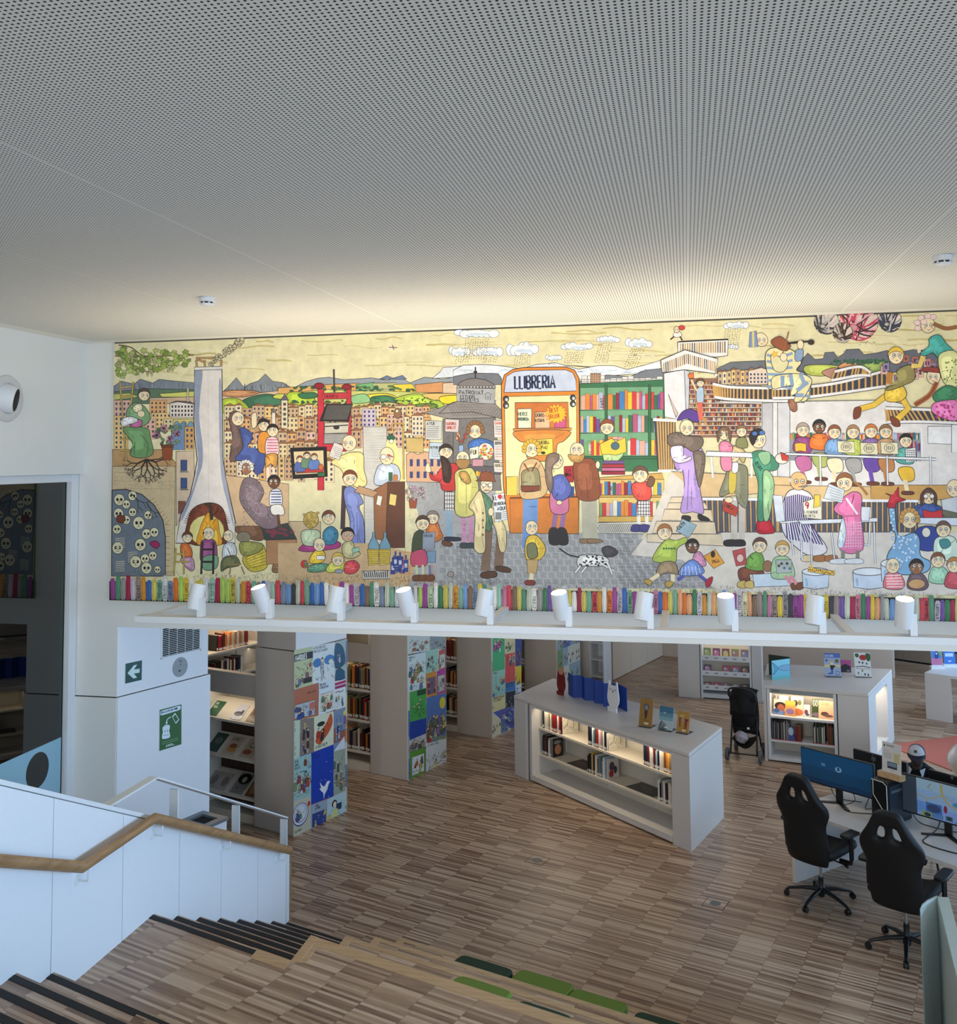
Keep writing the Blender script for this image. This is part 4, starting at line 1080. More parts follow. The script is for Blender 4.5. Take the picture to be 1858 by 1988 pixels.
rbox('niche_frame',0.50,1.36,-0.30,0.0,0.0,0.14,M_LAM);rbox('niche_frame',0.50,1.36,-0.30,0.0,0.93,1.01,M_LAM)
rbox('niche_back',0.50,1.36,-0.30,-0.28,0.14,0.93,M_METALW)
for z in (0.62,0.36):
 rbox('tray',0.505,0.86,-0.16,-0.15,z,z + 0.11,M_METALW);rbox('tray',0.505,0.86,-0.28,-0.15,z - 0.01,z,M_METALW);rbox('tray',0.86,0.87,-0.28,-0.15,z - 0.01,z + 0.11,M_METALW)
strip_light('niche_light',MR + SR*0.55 - SRN*0.1 + ZUP*0.915,MR + SR*1.3 - SRN*0.1 + ZUP*0.915,-ZUP - SRN*0.3,3)
def face_out(s0,w,h,z,depth,label,paint,m=BM['white']):
 ay = (ZUP*math.cos(0.35) + MN*math.sin(0.35))
 return cover('magazine',MA + ME*s0 + MN*depth + ZUP*(z + 0.002),ME,ay,w,h,0.005,m,label,'magazine','magazines facing out on the lit shelf',paint)
def petit(P):
 P.rect(0,0,1,1,(226,206,180));P.text('PETIT',0.02,0.22,0.19,(60,20,36),w=0.05,sx=0.62);P.ell(0.45,0.55,0.4,0.2,(52,30,28));P.ell(0.5,0.68,0.26,0.22,(176,96,70));P.rect(0,0.8,1,1,(120,140,180));P.ell(0.2,0.8,0.2,0.12,(60,90,140))
face_out(0.125,0.20,0.27,0.635,0.10,'children\'s magazine headed PETIT with a child\'s face',petit)
face_out(0.285,0.14,0.21,0.635,0.07,'orange and blue magazine half hidden beside the PETIT magazine',cv((214,150,80),None,blobs=((0.5,0.7,0.4,0.2,(150,110,150)),(0.5,0.2,0.45,0.15,(226,170,60)))))
face_out(0.36,0.17,0.27,0.635,0.11,'cream magazine with dark figures and an orange band',cv((214,204,176),None,blobs=((0.35,0.35,0.2,0.16,(60,50,44)),(0.7,0.3,0.15,0.14,(120,116,60)),(0.5,0.8,0.5,0.18,(206,110,60)))))
face_out(0.535,0.085,0.17,0.635,0.10,'small white magazine with a red and blue picture',cv((214,208,206),None,blobs=((0.4,0.6,0.3,0.2,(120,60,80)),(0.6,0.8,0.3,0.1,(70,80,110)))))
face_out(0.645,0.16,0.255,0.635,0.13,'dark green magazine with large white letters',cv((58,74,36),['GO'],(216,210,190),blobs=((0.4,0.85,0.4,0.12,(130,110,120)),),th_=0.3))
face_out(0.735,0.205,0.245,0.635,0.09,'pale orange magazine with a brown animal on its cover',cv((228,180,140),['NARYBO'],(206,130,70),blobs=((0.4,0.72,0.25,0.12,(90,56,50)),(0.65,0.82,0.3,0.08,(120,80,70))),th_=0.15))
rnd = random.Random(21)
for (s0,s1,cols,nm) in ((0.11,0.34,['black','grey','white','grey','black','navy','grey'],'left'),(0.42,0.50,['dark_red','brown','red'],'centre'),(0.66,0.82,['white','black','grey','white','green','black'],'right'),(0.86,0.94,['red','black','brown','olive'],'far right')):
 s = s0
 while s < s1:
  th = rnd.uniform(0.004,0.010)
  book(MA + ME*s + MN*(0.03 + rnd.uniform(0,0.01)) + ZUP*0.3055,ME,MN,th,0.2,rnd.uniform(0.21,0.27) if nm not in ('centre',) else 0.2,rnd.choice(cols),'thin COLOUR magazine filed upright in the %s group on the lower shelf' % nm,'%s group of filed magazines' % nm,False,name='magazine',cat='magazine')
  s += th + 0.0008
for (s0,s1) in ((0.10,0.52),(0.65,0.945)):
 mbox('red_edge',s0,s1,0.013,0.016,0.305,0.315,mat('red_label_strip',(170,60,50),0.5))
cover('magazine',MA + ME*0.335 + MN*0.03 + ZUP*0.307,ME,ZUP,0.07,0.185,0.004,BM['blue'],'blue and white magazine standing face out on the lower shelf','magazine',None,cv((60,90,170),None,blobs=((0.4,0.3,0.5,0.3,(190,206,226)),)))
kf = 578/1858
def zf(a,b): return (1460 + a*0.16146,1260 + b*0.16146)
def fish(P):
 P.rect(0,0,1,1,(110,190,214));P.rect(0,0,1,0.3,(132,204,222))
 P.poly([(0.02,0.12),(0.2,0.25),(0.34,0.45),(0.2,0.62),(0.06,0.74),(0.16,0.46)],(92,160,196),(24,40,70),0.02,sm=True)
 P.poly([(0.32,0.44),(0.6,0.3),(1.0,0.3),(1.0,0.62),(0.6,0.58)],(128,178,214),(24,40,70),0.02)
 for k in range(5): P.line([(0.55+0.09*k,0.33),(0.5+0.1*k,0.56)],0.012,(60,80,130))
 for k in range(9): P.line([(0.05+0.1*k,1.0),(0.1+0.1*k,0.82),(0.16+0.1*k,1.0)],0.02,(60,170,80))
a,b_ = atz(*zf(243,375),1.058),atz(*zf(460,345),1.058)
ax = (b_ - a);w = ax.length;ax.normalize()
fc = thing('fish_card',(a+b_)/2,'folded blue card painted with a fish standing on the magazine counter','card')
hh = 0.30
p1 = MB().fbox(a,ax,Vector((-ax.y,ax.x,0)),ZUP,0,w,0,0.003,0.0,hh*0.93).build('front_leaf',mat('pale_blue_card',(120,190,214),0.6),fc)
P_ = Paint(lambda p: (p[0]*w,(1-p[1])*hh*0.93));fish(P_);P_.flush('leaf_print',a,ax,ZUP,Vector((ax.y,-ax.x,0)),M_PRINT,p1,base=0.0004)
d2 = (ax*0.55 + Vector((-ax.y,ax.x,0))*0.83).normalized()
MB().fbox(b_ ,d2*-1 if False else (d2*-0.0 + Vector((-ax.y,ax.x,0))*0.9 - ax*0.4).normalized(),ax,ZUP,0,w*0.95,0,0.003,0.0,hh).build('rear_leaf',mat('dark_green_card',(44,58,52),0.6),fc)
def girl(P):
 P.rect(0,0,1,1,(160,178,214));P.rect(0,0,1,0.2,(84,112,180));P.rect(0,0.5,1,0.62,(214,206,150));P.text('MAX EL DRAC',0.05,0.16,0.09,(206,216,240),w=0.02,sx=0.8)
 P.ell(0.14,0.32,0.07,0.05,(96,76,130));P.ell(0.78,0.34,0.13,0.09,(120,110,56));P.ell(0.45,0.42,0.1,0.08,(224,190,70));P.ell(0.47,0.46,0.08,0.06,(238,220,190));P.poly([(0.34,0.52),(0.56,0.52),(0.72,0.58),(0.56,0.62),(0.54,0.7),(0.36,0.7)],(40,36,40));P.poly([(0.38,0.7),(0.52,0.7),(0.5,0.9),(0.22,0.92),(0.2,0.86),(0.4,0.84)],(64,96,160))
 P.line([(0.78+0.12*math.cos(a*0.4),0.86+0.09*math.sin(a*0.4)) for a in range(17)],0.02,(40,40,60))
def garden(P):
 P.rect(0,0,1,1,(222,226,226));P.ell(0.55,0.2,0.24,0.12,(178,56,48));P.poly([(0.7,0.05),(0.98,0.05),(0.98,0.3),(0.8,0.34)],(60,100,66),sm=True);P.poly([(0.05,0.06),(0.25,0.04),(0.3,0.16),(0.12,0.2)],(66,104,70),sm=True)
 P.line([(0.05,0.6),(0.5,0.56),(0.95,0.62)],0.035,(90,70,54));P.line([(0.05,0.66),(0.95,0.68)],0.02,(150,130,100))
 for (x,y,c) in ((0.5,0.42,(50,50,50)),(0.3,0.4,(60,60,60)),(0.75,0.45,(80,110,80)),(0.2,0.85,(96,140,90)),(0.6,0.9,(50,54,60)),(0.8,0.92,(50,54,60)),(0.45,0.75,(120,110,60))): P.ell(x,y,0.05,0.05,c)
def house(P):
 P.rect(0,0,1,1,(190,90,150));P.poly([(0.05,0.5),(0.5,0.28),(0.95,0.5),(0.95,1),(0.05,1)],(58,56,62));P.rect(0.6,0.8,0.85,0.92,(150,150,150))
easel_book(zf(880,325),zf(1075,330),1.058,0.33,0.2,'lilac picture book with a running girl on the magazine counter',girl,group='picture books on the magazine counter')
easel_book(zf(1245,330),zf(1440,335),1.058,0.34,0.2,'white picture book with a red bush on the magazine counter',garden,group='picture books on the magazine counter')
easel_book(zf(1062,280),zf(1195,283),1.058,0.18,0.1,'small pink book with a dark house between two picture books',house,m=BM['pink'],acrylic=False,group='picture books on the magazine counter')

D0 = Vector((0.963,10.536,0))
def ds(s,t,z=0.0): return D0 + E1*s + E2*t + ZUP*z
dk = thing('desk',ds(1.4,0.6),'long white computer desk at the right with panel legs','desk')
def dbox(name,s0,s1,t0,t1,z0,z1,m=M_LAM,parent=None,**k): return MB().fbox(D0,E1,E2,ZUP,s0,s1,t0,t1,z0,z1).build(name,m,parent if parent is not None else dk,**k)
dbox('top',0.0,1.30,0.0,1.22,0.70,0.74,bevel=0.003);dbox('top',1.302,3.4,0.0,1.22,0.70,0.74,bevel=0.003)
dbox('leg_panel',0.0,0.04,0.0,1.22,0.0,0.70);dbox('leg_panel',1.68,1.72,0.25,1.25,0.0,0.70);dbox('leg_panel',3.36,3.40,0.0,1.22,0.0,0.70)
M_SCR1 = mat_print('lit_screen',0.25,0.03,3,emit=0.3)
def monitor(s,t,yaw,w,h,z0,label,paint,depth=0.022,backmark=False,foot=True):
 c = ds(s,t,0.74);d_ = E1*math.cos(yaw) + E2*math.sin(yaw);b_ = Vector((-d_.y,d_.x,0))
 r = thing('monitor',c,label,'monitor','monitors on the desk')
 if backmark: b_ = -b_
 fr = MB().fbox(c,d_,b_,ZUP,-w/2,w/2,-depth,0.012,z0 - 0.74,z0 - 0.74 + h).build('housing',M_BLACK,r,bevel=0.004)
 if paint:
  nf = -b_
  o = c + d_*(-w/2 + 0.008) + ZUP*(z0 - 0.74 + 0.016) - b_*depth
  sc = MB().fbox(c,d_,b_,ZUP,-w/2 + 0.008,w/2 - 0.008,-depth - 0.0012,-depth,z0 - 0.74 + 0.016,z0 - 0.74 + h - 0.008).build('screen',M_BLACK,r)
  P_ = Paint(lambda p: (p[0]*(w - 0.016),(1 - p[1])*(h - 0.024)))
  paint(P_);P_.flush('screen_image',o,d_,ZUP,nf,M_SCR1,sc,base=0.0016,step=2e-5)
 if foot:
  MB().fbox(c,d_,b_,ZUP,-0.035,0.035,0.012,0.035,0.0,z0 - 0.74 + h*0.5).build('neck',M_BLACK,r)
  st_ = MB()
  for a_ in (-0.9,0.9):
   e = (-b_*math.cos(a_) + d_*math.sin(a_));n_ = Vector((-e.y,e.x,0))
   st_.fprism(c + b_*0.02,e,n_,[(-0.01,-0.028),(0.24,-0.014),(0.24,0.014),(-0.01,0.028)],ZUP,0.0,0.012)
  st_.build('foot',M_BLACK,r)
 return r,c,d_,b_
def scr_blue(P):
 P.rect(0,0,1,1,(14,58,92));P.rect(0,0,1,0.5,(16,66,104));P.rect(0,0.85,1,1,(10,46,78))
 P.rect(0.29,0.33,0.345,0.42,(70,116,146));P.ell(0.53,0.42,0.045,0.085,(110,150,176));P.rect(0.512,0.35,0.548,0.46,(40,60,110))
def scr_game(P):
 P.rect(0,0,1,1,(52,62,74));P.rect(0.17,0,1,1,(120,150,186));P.rect(0.17,0,1,0.28,(132,160,178));P.rect(0.17,0.72,1,1,(112,136,190))
 br = (150,142,92)
 P.line([(0.17,0.42),(0.28,0.5),(0.38,0.44),(0.42,0.36),(0.5,0.34)],0.022,br,sm=True);P.line([(0.46,0.04),(0.47,0.3),(0.54,0.52),(0.66,0.62)],0.03,br,sm=True);P.line([(0.5,0.36),(0.6,0.42)],0.014,br);P.line([(0.28,0.5),(0.3,0.66)],0.012,br);P.line([(0.34,0.08),(0.3,0.2),(0.36,0.26)],0.01,(110,110,90));P.line([(0.9,0.28),(0.86,0.4),(0.74,0.44),(0.72,0.38)],0.02,br,sm=True)
 P.rect(0.17,0.62,0.26,0.9,(86,128,190));P.rect(0.27,0.6,0.46,0.9,(52,96,160));P.ell(0.365,0.74,0.08,0.11,(46,62,96));P.rect(0.22,0.86,0.34,1.0,(120,140,90));P.ell(0.29,0.94,0.04,0.055,(40,50,70));P.rect(0.34,0.86,0.47,0.98,(70,110,160));P.rect(0.5,0.84,0.58,0.97,(60,100,110));P.ell(0.54,0.9,0.03,0.045,(30,50,66))
 P.ell(0.5,0.68,0.022,0.1,(120,40,60));P.ell(0.63,0.5,0.05,0.05,(60,120,150));P.poly([(0.58,0.5),(0.62,0.42),(0.68,0.48),(0.7,0.56),(0.64,0.57)],(64,124,156));P.poly([(0.72,0.3),(0.8,0.26),(0.86,0.36),(0.8,0.42),(0.72,0.4)],(60,110,120),sm=True)
 for (x,y) in ((0.66,0.68),(0.87,0.7),(0.95,0.68),(0.76,0.55)): P.rect(x,y,x+0.05,y+0.1,(150,174,206));P.rect(x+0.008,y+0.014,x+0.042,y+0.086,(120,150,190))
 P.ell(0.84,0.86,0.08,0.07,(150,140,110));P.ell(0.83,0.81,0.04,0.045,(180,110,80));P.poly([(0.6,0.98),(0.65,0.86),(0.7,0.97)],(60,106,150));P.line([(0.65,0.78),(0.67,0.86)],0.02,(60,90,130))
monitor(0.22,0.48,math.radians(5),0.82,0.345,0.888,'wide monitor showing a plain dark blue desktop behind the left desk chair',scr_blue)
monitor(1.345,0.56,math.radians(5),0.84,0.365,0.866,'wide monitor showing a pale game screen at the right edge',scr_game)
r,c,d_,b_ = monitor(0.36,1.0,0.0,0.62,0.36,0.81,'monitor seen from behind with a maker\'s logo, next to the sign stand',None,backmark=True)
P_ = Paint();
def hp(P,x,y,s,col):
 for (a0,b0,a1,b1) in ((0,0,0.45,1.6),(0.25,0.75,0.62,0.85),(0.62,0.85,0.42,0.0),(0.85,0.95,0.5,-0.6),(0.85,0.9,1.2,0.95),(1.2,0.95,1.08,0.2),(1.08,0.2,0.75,0.1)):
  P.line([(x + a0*s,y + b0*s),(x + a1*s,y + b1*s)],0.16*s,col)
hp(P_,-0.09,0.36,0.04,(120,124,130));P_.flush('logo_print',c,d_,ZUP,b_,M_PRINTG,r,base=0.0125)
r,c,d_,b_ = monitor(1.22,1.0,0.0,0.62,0.36,0.81,'monitor seen from behind, rising above the game screen',None,backmark=True)
P_ = Paint();hp(P_,-0.08,0.40,0.026,(120,124,130));P_.flush('logo_print',c,d_,ZUP,b_,M_PRINTG,r,base=0.0125)
r = thing('computer_tower',ds(0.82,0.5,0.74),'black computer tower with thin silver light lines between the monitors','computer')
tb = dbox('case',0.725,0.905,0.30,0.70,0.746,1.165,mat('black_metal',(20,22,26),0.35),r,bevel=0.012)
dbox('side_panel',0.9052,0.909,0.33,0.67,0.79,1.12,mat('dark_blue_grey_metal',(44,54,66),0.4),r)
dbox('side_slot',0.909,0.9105,0.36,0.66,1.05,1.075,mat('grey_slot',(92,104,114),0.4),r)
for (s_,t_) in ((0.74,0.32),(0.87,0.32),(0.74,0.66),(0.87,0.66)): dbox('foot',s_,s_+0.02,t_,t_+0.02,0.74,0.747,M_BLACK,r)
M_SIL = mat('silver_light_line',(200,206,200),0.3,var=0,emit=(190,200,190),estr=0.5)
def edge(pts_):
 P_ = [ds(a,0.2995,b) for a,b in pts_]
 MB().tube(P_,0.0022,6).build('light_line',M_SIL,r)
edge([(0.752,1.15),(0.752,1.02),(0.845,0.90),(0.86,0.86)]);edge([(0.735,1.16),(0.86,1.158),(0.898,1.13),(0.9,0.9)])
dbox('vent',0.75,0.88,0.36,0.6,1.165,1.167,M_DARK,r)
kb = 218/1858
def zb_(a,b): return (1640 + a*kb,1410 + b*kb)
r = thing('sign_stand',ds(0.86,0.42,1.168),'wooden block holding a white information sheet on the computer tower','sign')
dbox('block',0.735,0.985,0.40,0.485,1.168,1.222,mat_wood('pale_block_wood',(176,140,100),(206,172,132),0.5),r,bevel=0.003)
w_,h_ = 0.205,0.29
o_ = ds(0.765,0.437,1.215)
sh = MB().fbox(o_,E1,E2,(ZUP + E2*0.06).normalized(),0,w_,0,0.002,0,h_).build('sheet',M_METALW,r)
P_ = Paint(lambda p: (p[0]*w_,(1-p[1])*h_));P_.rect(0.0,0.0,1,1,(206,206,204));P_.poly([(0.07,0.15),(0.12,0.05),(0.17,0.15)],(40,42,48));P_.text('COMPARTEIX',0.22,0.13,0.05,(70,72,78),w=0.014,sx=1.15)
for k in range(3): P_.line([(0.1,0.25+0.02*k),(0.38,0.25+0.02*k)],0.008,(170,170,170))
for k in range(7): P_.line([(0.08,0.34+0.03*k),(0.5,0.34+0.03*k)],0.009,(150,150,150))
P_.rect(0.6,0.3,0.94,0.64,(206,196,150));
for k in range(6): P_.line([(0.65,0.36+0.04*k),(0.88,0.36+0.04*k)],0.01,(150,140,100))
P_.rect(0.28,0.62,0.78,0.84,(44,54,70));P_.rect(0.31,0.64,0.75,0.77,(120,140,160));P_.line([(0.45,0.9),(0.6,0.9)],0.014,(120,120,120))
P_.flush('sheet_print',o_,E1,(ZUP + E2*0.06).normalized(),-E2,M_PRINT,sh,base=0.0008)
rc = random.Random(2)
def cable(pts_,label,rr=0.004):
 ob = MB().tube(smooth_open([tuple(p) for p in pts_],6),rr,6).build('cable',M_BLACK,smooth=True);tag(ob,label,'cable','black cables on the desk');return ob
cable([ds(0.30,0.53,0.95),ds(0.36,0.56,0.80),ds(0.30,0.42,0.745),ds(0.44,0.36,0.745),ds(0.60,0.50,0.745),ds(0.68,0.62,0.745)],'black cable looping on the desk under the blue-screen monitor')
cable([ds(0.10,0.52,0.90),ds(0.06,0.60,0.80),ds(0.14,0.56,0.76),ds(0.2,0.62,0.745),ds(0.34,0.7,0.745)],'black cable hanging left of the blue-screen monitor stand')
for k in range(5):
 a0 = 0.40 + 0.05*k
 cable([ds(a0 + rc.uniform(-0.05,0.05),0.60,0.93),ds(a0 + rc.uniform(-0.06,0.06),0.66,0.84),ds(a0 + 0.08,0.60 + rc.uniform(-0.05,0.08),0.747 + 0.009*k),ds(a0 + rc.uniform(0.1,0.2),0.72,0.747 + 0.009*k)],'black cable in the tangle between the blue-screen monitor and the tower')
cable([ds(1.28,0.6,0.95),ds(1.27,0.52,0.80),ds(1.24,0.40,0.745),ds(1.30,0.24,0.745),ds(1.5,0.22,0.745),ds(1.8,0.3,0.745)],'thick black cable dropping in front of the game-screen monitor',0.006)
cable([ds(0.92,0.68,0.80),ds(1.0,0.66,0.747),ds(1.15,0.66,0.745),ds(1.3,0.7,0.745),ds(1.5,0.8,0.745)],'thin black cable running from the tower along the desk')

def chair(c,face,label,ang=0.0):
 c = Vector(c);c0 = c.copy();c = c + Vector((0,0,0.0));f_ = Vector(face).normalized();s_ = Vector((f_.y,-f_.x,0))
 r = thing('desk_chair',c,label,'chair','black gaming chairs at the desk')
 def W(x,y,z): return c + s_*x + f_*y + ZUP*z
 for k in range(5):
  a = ang + math.radians(72*k);d_ = Vector((math.cos(a),math.sin(a),0))
  leg = MB().tube([c + d_*0.03 + ZUP*0.115,c + d_*0.16 + ZUP*0.105,c + d_*0.30 + ZUP*0.075,c + d_*0.325 + ZUP*0.06],[0.026,0.021,0.016,0.014],8,squash=(1.0,0.8)).build('leg',M_BLACK,r,smooth=True)
  w_ = MB();wd = Vector((-d_.y,d_.x,0));pc_ = c + d_*0.325 + ZUP*0.028
  for sg in (-0.014,0.014):
   w_.lathe([(0.0,-0.009),(0.024,-0.009),(0.028,-0.004),(0.028,0.004),(0.024,0.009),(0.0,0.009)],16,pc_ + wd*sg,wd)
  w_.tube([c + d_*0.325 + ZUP*0.062,c + d_*0.325 + ZUP*0.04],0.010,8)
  w_.build('caster',M_BLACK,leg,smooth=True)
 MB().lathe([(0.0,0.05),(0.03,0.05),(0.034,0.07),(0.034,0.14),(0.026,0.15),(0.026,0.23),(0.0,0.23)],18,c).build('hub',M_BLACK,r,smooth=True)
 MB().lathe([(0.014,0.23),(0.014,0.40)],14,c).build('gas_lift',M_CHROME,r,smooth=True)
 MB().fbox(c,s_,f_,ZUP,-0.10,0.10,-0.14,0.14,0.395,0.43).build('mechanism',M_BLACK,r,bevel=0.01)
 MB().tube([W(0.08,0.05,0.41),W(0.22,0.05,0.40),W(0.26,0.05,0.39)],[0.007,0.007,0.02],8).build('lever',M_BLACK,r,smooth=True)
 P = []
 for i in range(9):
  x = -0.26 + 0.52*i/8
  row = []
  for j in range(7):
   y = -0.22 + 0.48*j/6
   row.append(W(x,y,0.50 + 0.055*(abs(x)/0.26)**3 + 0.015*(j/6)))
  P.append(row)
 MB().grid(P).build('seat',M_BLKLEA,r,smooth=True,solid=0.10,subsurf=1)
 rows = [(0.42,0.195),(0.50,0.212),(0.58,0.222),(0.66,0.224),(0.74,0.220),(0.80,0.216),(0.86,0.236),(0.92,0.272),(0.98,0.274),(1.04,0.245),(1.09,0.205),(1.15,0.168),(1.21,0.138),(1.26,0.112),(1.285,0.07)]
 cols = [-1.0,-0.86,-0.66,-0.46,-0.18,0.18,0.46,0.66,0.86,1.0]
 def bp(x,z,hw):
  t = (z - 0.42)/0.86
  y = -0.23 - 0.14*t + (0.055*(abs(x)/max(hw,0.01))**3 if z < 1.03 else 0.0)
  return W(x,y,z)
 vs,idx,fs = [],{},[]
 for i,(z,hw) in enumerate(rows):
  for j,cc in enumerate(cols):
   idx[(i,j)] = len(vs);vs.append(bp(cc*hw,z - (0.012*(abs(cc))**4 if i == 14 else 0),hw))
 for i in range(len(rows)-1):
  for j in range(len(cols)-1):
   if i in (9,10) and j in (3,5): continue
   if i == 10 and j in () : continue
   fs.append((idx[(i,j)],idx[(i,j+1)],idx[(i+1,j+1)],idx[(i+1,j)]))
 MB().add(vs,fs).build('backrest',M_BLKLEA,r,smooth=True,solid=0.075,subsurf=1)
 for sg in (-1,1):
  pst = MB().tube([W(sg*0.20,0.02,0.44),W(sg*0.31,0.02,0.445),W(sg*0.32,0.02,0.49),W(sg*0.32,0.02,0.70)],0.022,8).build('arm_post',M_BLACK,r,smooth=True)
  mb = MB();o = W(sg*0.32,0.02,0.705)
  outl = smooth_closed([(-0.045,-0.12),(0.045,-0.12),(0.052,0.0),(0.045,0.13),(0.0,0.145),(-0.045,0.13),(-0.052,0.0)],3)
  mb.fprism(o,s_,f_,outl,ZUP,0.0,0.03);mb.build('arm_pad',M_BLACK,pst,bevel=0.008,smooth=True)
 return r
chair((1.19,10.14,0),(0.62,0.785,0),'black gaming chair pulled up to the blue-screen monitor',math.atan2(-0.346,-0.228))
chair((1.79,9.29,0),(0.50,0.866,0),'black gaming chair nearest the ribbed screen at the right edge',math.atan2(-0.32,-0.075))
chair(tuple(ds(2.6,-0.15)),(0.7,0.7,0),'black gaming chair cut off by the right edge of the picture')

hp_ = atz(1781,1467,1.12)
def person_at(H):
 face = (Vector((-0.42,-0.9,0))).normalized();side = Vector((-face.y,face.x,0))
 base = Vector((H.x,H.y,0))
 r = thing('person',base,'person in a white and navy cap and dark polo shirt, sitting behind the desk','person')
 M_SKIN = mat('dark_skin',(70,50,42),0.55,var=0.06,scale=20)
 kS = H.z/1.14
 def S(v): return base + side*v[0]*kS + face*v[1]*kS + ZUP*v[2]*kS
 verts = [(0,-0.06,0.47),(0,-0.07,0.66),(0,-0.06,0.86),(0,-0.04,1.00),(0,0.0,1.06),
    (-0.15,-0.03,0.97),(-0.21,0.04,0.84),(-0.20,0.24,0.79),(0.15,-0.03,0.97),(0.21,0.04,0.84),(0.20,0.24,0.79),
    (-0.09,0.0,0.47),(-0.10,0.32,0.49),(-0.10,0.36,0.12),(0.09,0.0,0.47),(0.10,0.32,0.49),(0.10,0.36,0.12),
    (-0.14,0.40,0.775),(0.14,0.40,0.775)]
 edges = [(0,1),(1,2),(2,3),(3,4),(3,5),(5,6),(6,7),(3,8),(8,9),(9,10),(0,11),(11,12),(12,13),(0,14),(14,15),(15,16),(7,17),(10,18)]
 rad = [0.12,0.115,0.12,0.10,0.05,0.065,0.048,0.036,0.065,0.048,0.036,0.085,0.065,0.045,0.085,0.065,0.045,0.028,0.028]
 me = bpy.data.meshes.new('body');me.from_pydata([tuple(S(v) - base) for v in verts],edges,[]);me.update()
 ob = bpy.data.objects.new('body',me);COL.objects.link(ob);ob.parent = r;ORIG[ob.name] = base
 md = ob.modifiers.new('skin','SKIN')
 for i,sv_ in enumerate(me.skin_vertices[0].data): sv_.radius = (rad[i]*kS,rad[i]*0.85*kS);sv_.use_root = (i == 0)
 md2 = ob.modifiers.new('sub','SUBSURF');md2.levels = 2;md2.render_levels = 2
 me.materials.append(mat('dark_navy_cloth',(20,22,34),0.8,var=0.1,scale=200));md.use_smooth_shade = True
 hd = (face*0.98 + ZUP*-0.10 + side*0.12).normalized();up = (ZUP - hd*ZUP.dot(hd)).normalized();sd = up.cross(hd)*-1
 c = Vector((H.x,H.y,H.z)) + face*0.02
 N_,Mm = 28,20;P = []
 for i in range(Mm + 1):
  th = math.pi*i/Mm;row = []
  for j in range(N_):
   ph = 2*math.pi*j/N_
   x,y,z = math.sin(th)*math.cos(ph),math.sin(th)*math.sin(ph),math.cos(th)
   rx,ry,rz = 0.074,0.092,0.112
   if z < 0: rx *= 1 - 0.28*(-z)**1.5;ry *= 1 - 0.10*(-z)
   bump = 0.0
   if y > 0:
    bump += 0.020*math.exp(-((x/0.16)**2 + ((z+0.10)/0.20)**2))
    bump += 0.008*math.exp(-((x/0.30)**2 + ((z+0.48)/0.12)**2))
    bump += 0.008*math.exp(-((x/0.25)**2 + ((z+0.80)/0.15)**2))
    for sx in (-0.36,0.36): bump -= 0.012*math.exp(-(((x-sx)/0.16)**2 + ((z-0.05)/0.13)**2))
    bump += 0.005*math.exp(-((x/0.6)**2 + ((z-0.24)/0.1)**2))
   row.append(c + sd*(x*rx) + hd*(y*ry + bump) + up*(z*rz))
  row.append(row[0]);P.append(row)
 head = MB().grid(P).build('head',M_SKIN,r,smooth=True)
 for sx in (-1,1):
  e = c + sd*(sx*0.028) + hd*0.078 + up*0.004
  MB().lathe([(0.0,0.006),(0.008,0.004),(0.011,0.0)],12,e,hd).build('eye',mat('eye_white',(190,186,180),0.3),head,smooth=True)
  MB().lathe([(0.0,0.0075),(0.005,0.0065)],10,e,hd).build('iris',mat('dark_iris',(16,12,10),0.2),head)
  ear = c + sd*(sx*0.074) - hd*0.005 - up*0.005
  MB().lathe([(0.0,0.010),(0.012,0.011),(0.018,0.004),(0.016,-0.004)],14,ear,(sd*sx + hd*0.2)).build('ear',M_SKIN,head,smooth=True)
 mth = c + hd*0.086 - up*0.056
 MB().tube([mth - sd*0.022 - hd*0.008,mth,mth + sd*0.022 - hd*0.008],[0.003,0.006,0.003],8).build('mouth',mat('lips',(60,34,32),0.5),head,smooth=True)
 MB().tube([c - up*0.07 - hd*0.01,Vector((H.x,H.y,H.z - 0.13))],[0.048,0.055],14).build('neck',M_SKIN,r,smooth=True)
 P = []
 for i in range(9):
  th = math.pi/2*i/8*1.02;row = []
  for j in range(25):
   ph = 2*math.pi*j/24
   row.append(c + up*(0.034 + 0.084*math.cos(th)) + sd*(0.084*math.sin(th)**0.8*math.cos(ph)) + hd*(-0.004 + 0.102*math.sin(th)**0.8*math.sin(ph)))
  P.append(row)
 cap = thing('cap_root',c,None,None) if False else MB().grid(P).build('cap',mat('navy_cap',(18,22,44),0.8),r,smooth=True,solid=0.004)
 Pf = [[p + (p - c).normalized()*0.004 for p in row[4:9]] for row in P]
 fr = []
 for i in range(0,9):
  th = math.pi/2*i/8*1.02;row = []
  for j in range(13):
   ph = math.radians(20 + 140*j/12)
   row.append(c + up*(0.036 + 0.087*math.cos(th)) + sd*(0.087*math.sin(th)**0.8*math.cos(ph)) + hd*(-0.004 + 0.106*math.sin(th)**0.8*math.sin(ph)))
  fr.append(row)
 MB().grid(fr).build('front_panel',mat('white_cap_cotton',(206,206,214),0.8),cap,smooth=True)
 em = c + up*0.085 + hd*0.098
 MB().fbox(em,sd,(up*0.9 - hd*0.42).normalized(),hd,-0.014,0.014,-0.012,0.012,-0.004,0.003).build('emblem',mat('cap_emblem',(50,70,48),0.7),cap)
 br = []
 for i in range(6):
  t_ = i/5;row = []
  for j in range(13):
   a = math.radians(14 + 152*j/12)
   rr_ = 0.100 + 0.095*t_*math.sin(a)
   row.append(c + up*(0.038 - 0.018*t_*math.sin(a) - 0.012*t_*abs(math.cos(a))) + sd*((0.087)*math.cos(a)*(1 + 0.05*t_)) + hd*(rr_*math.sin(a)))
  br.append(row)
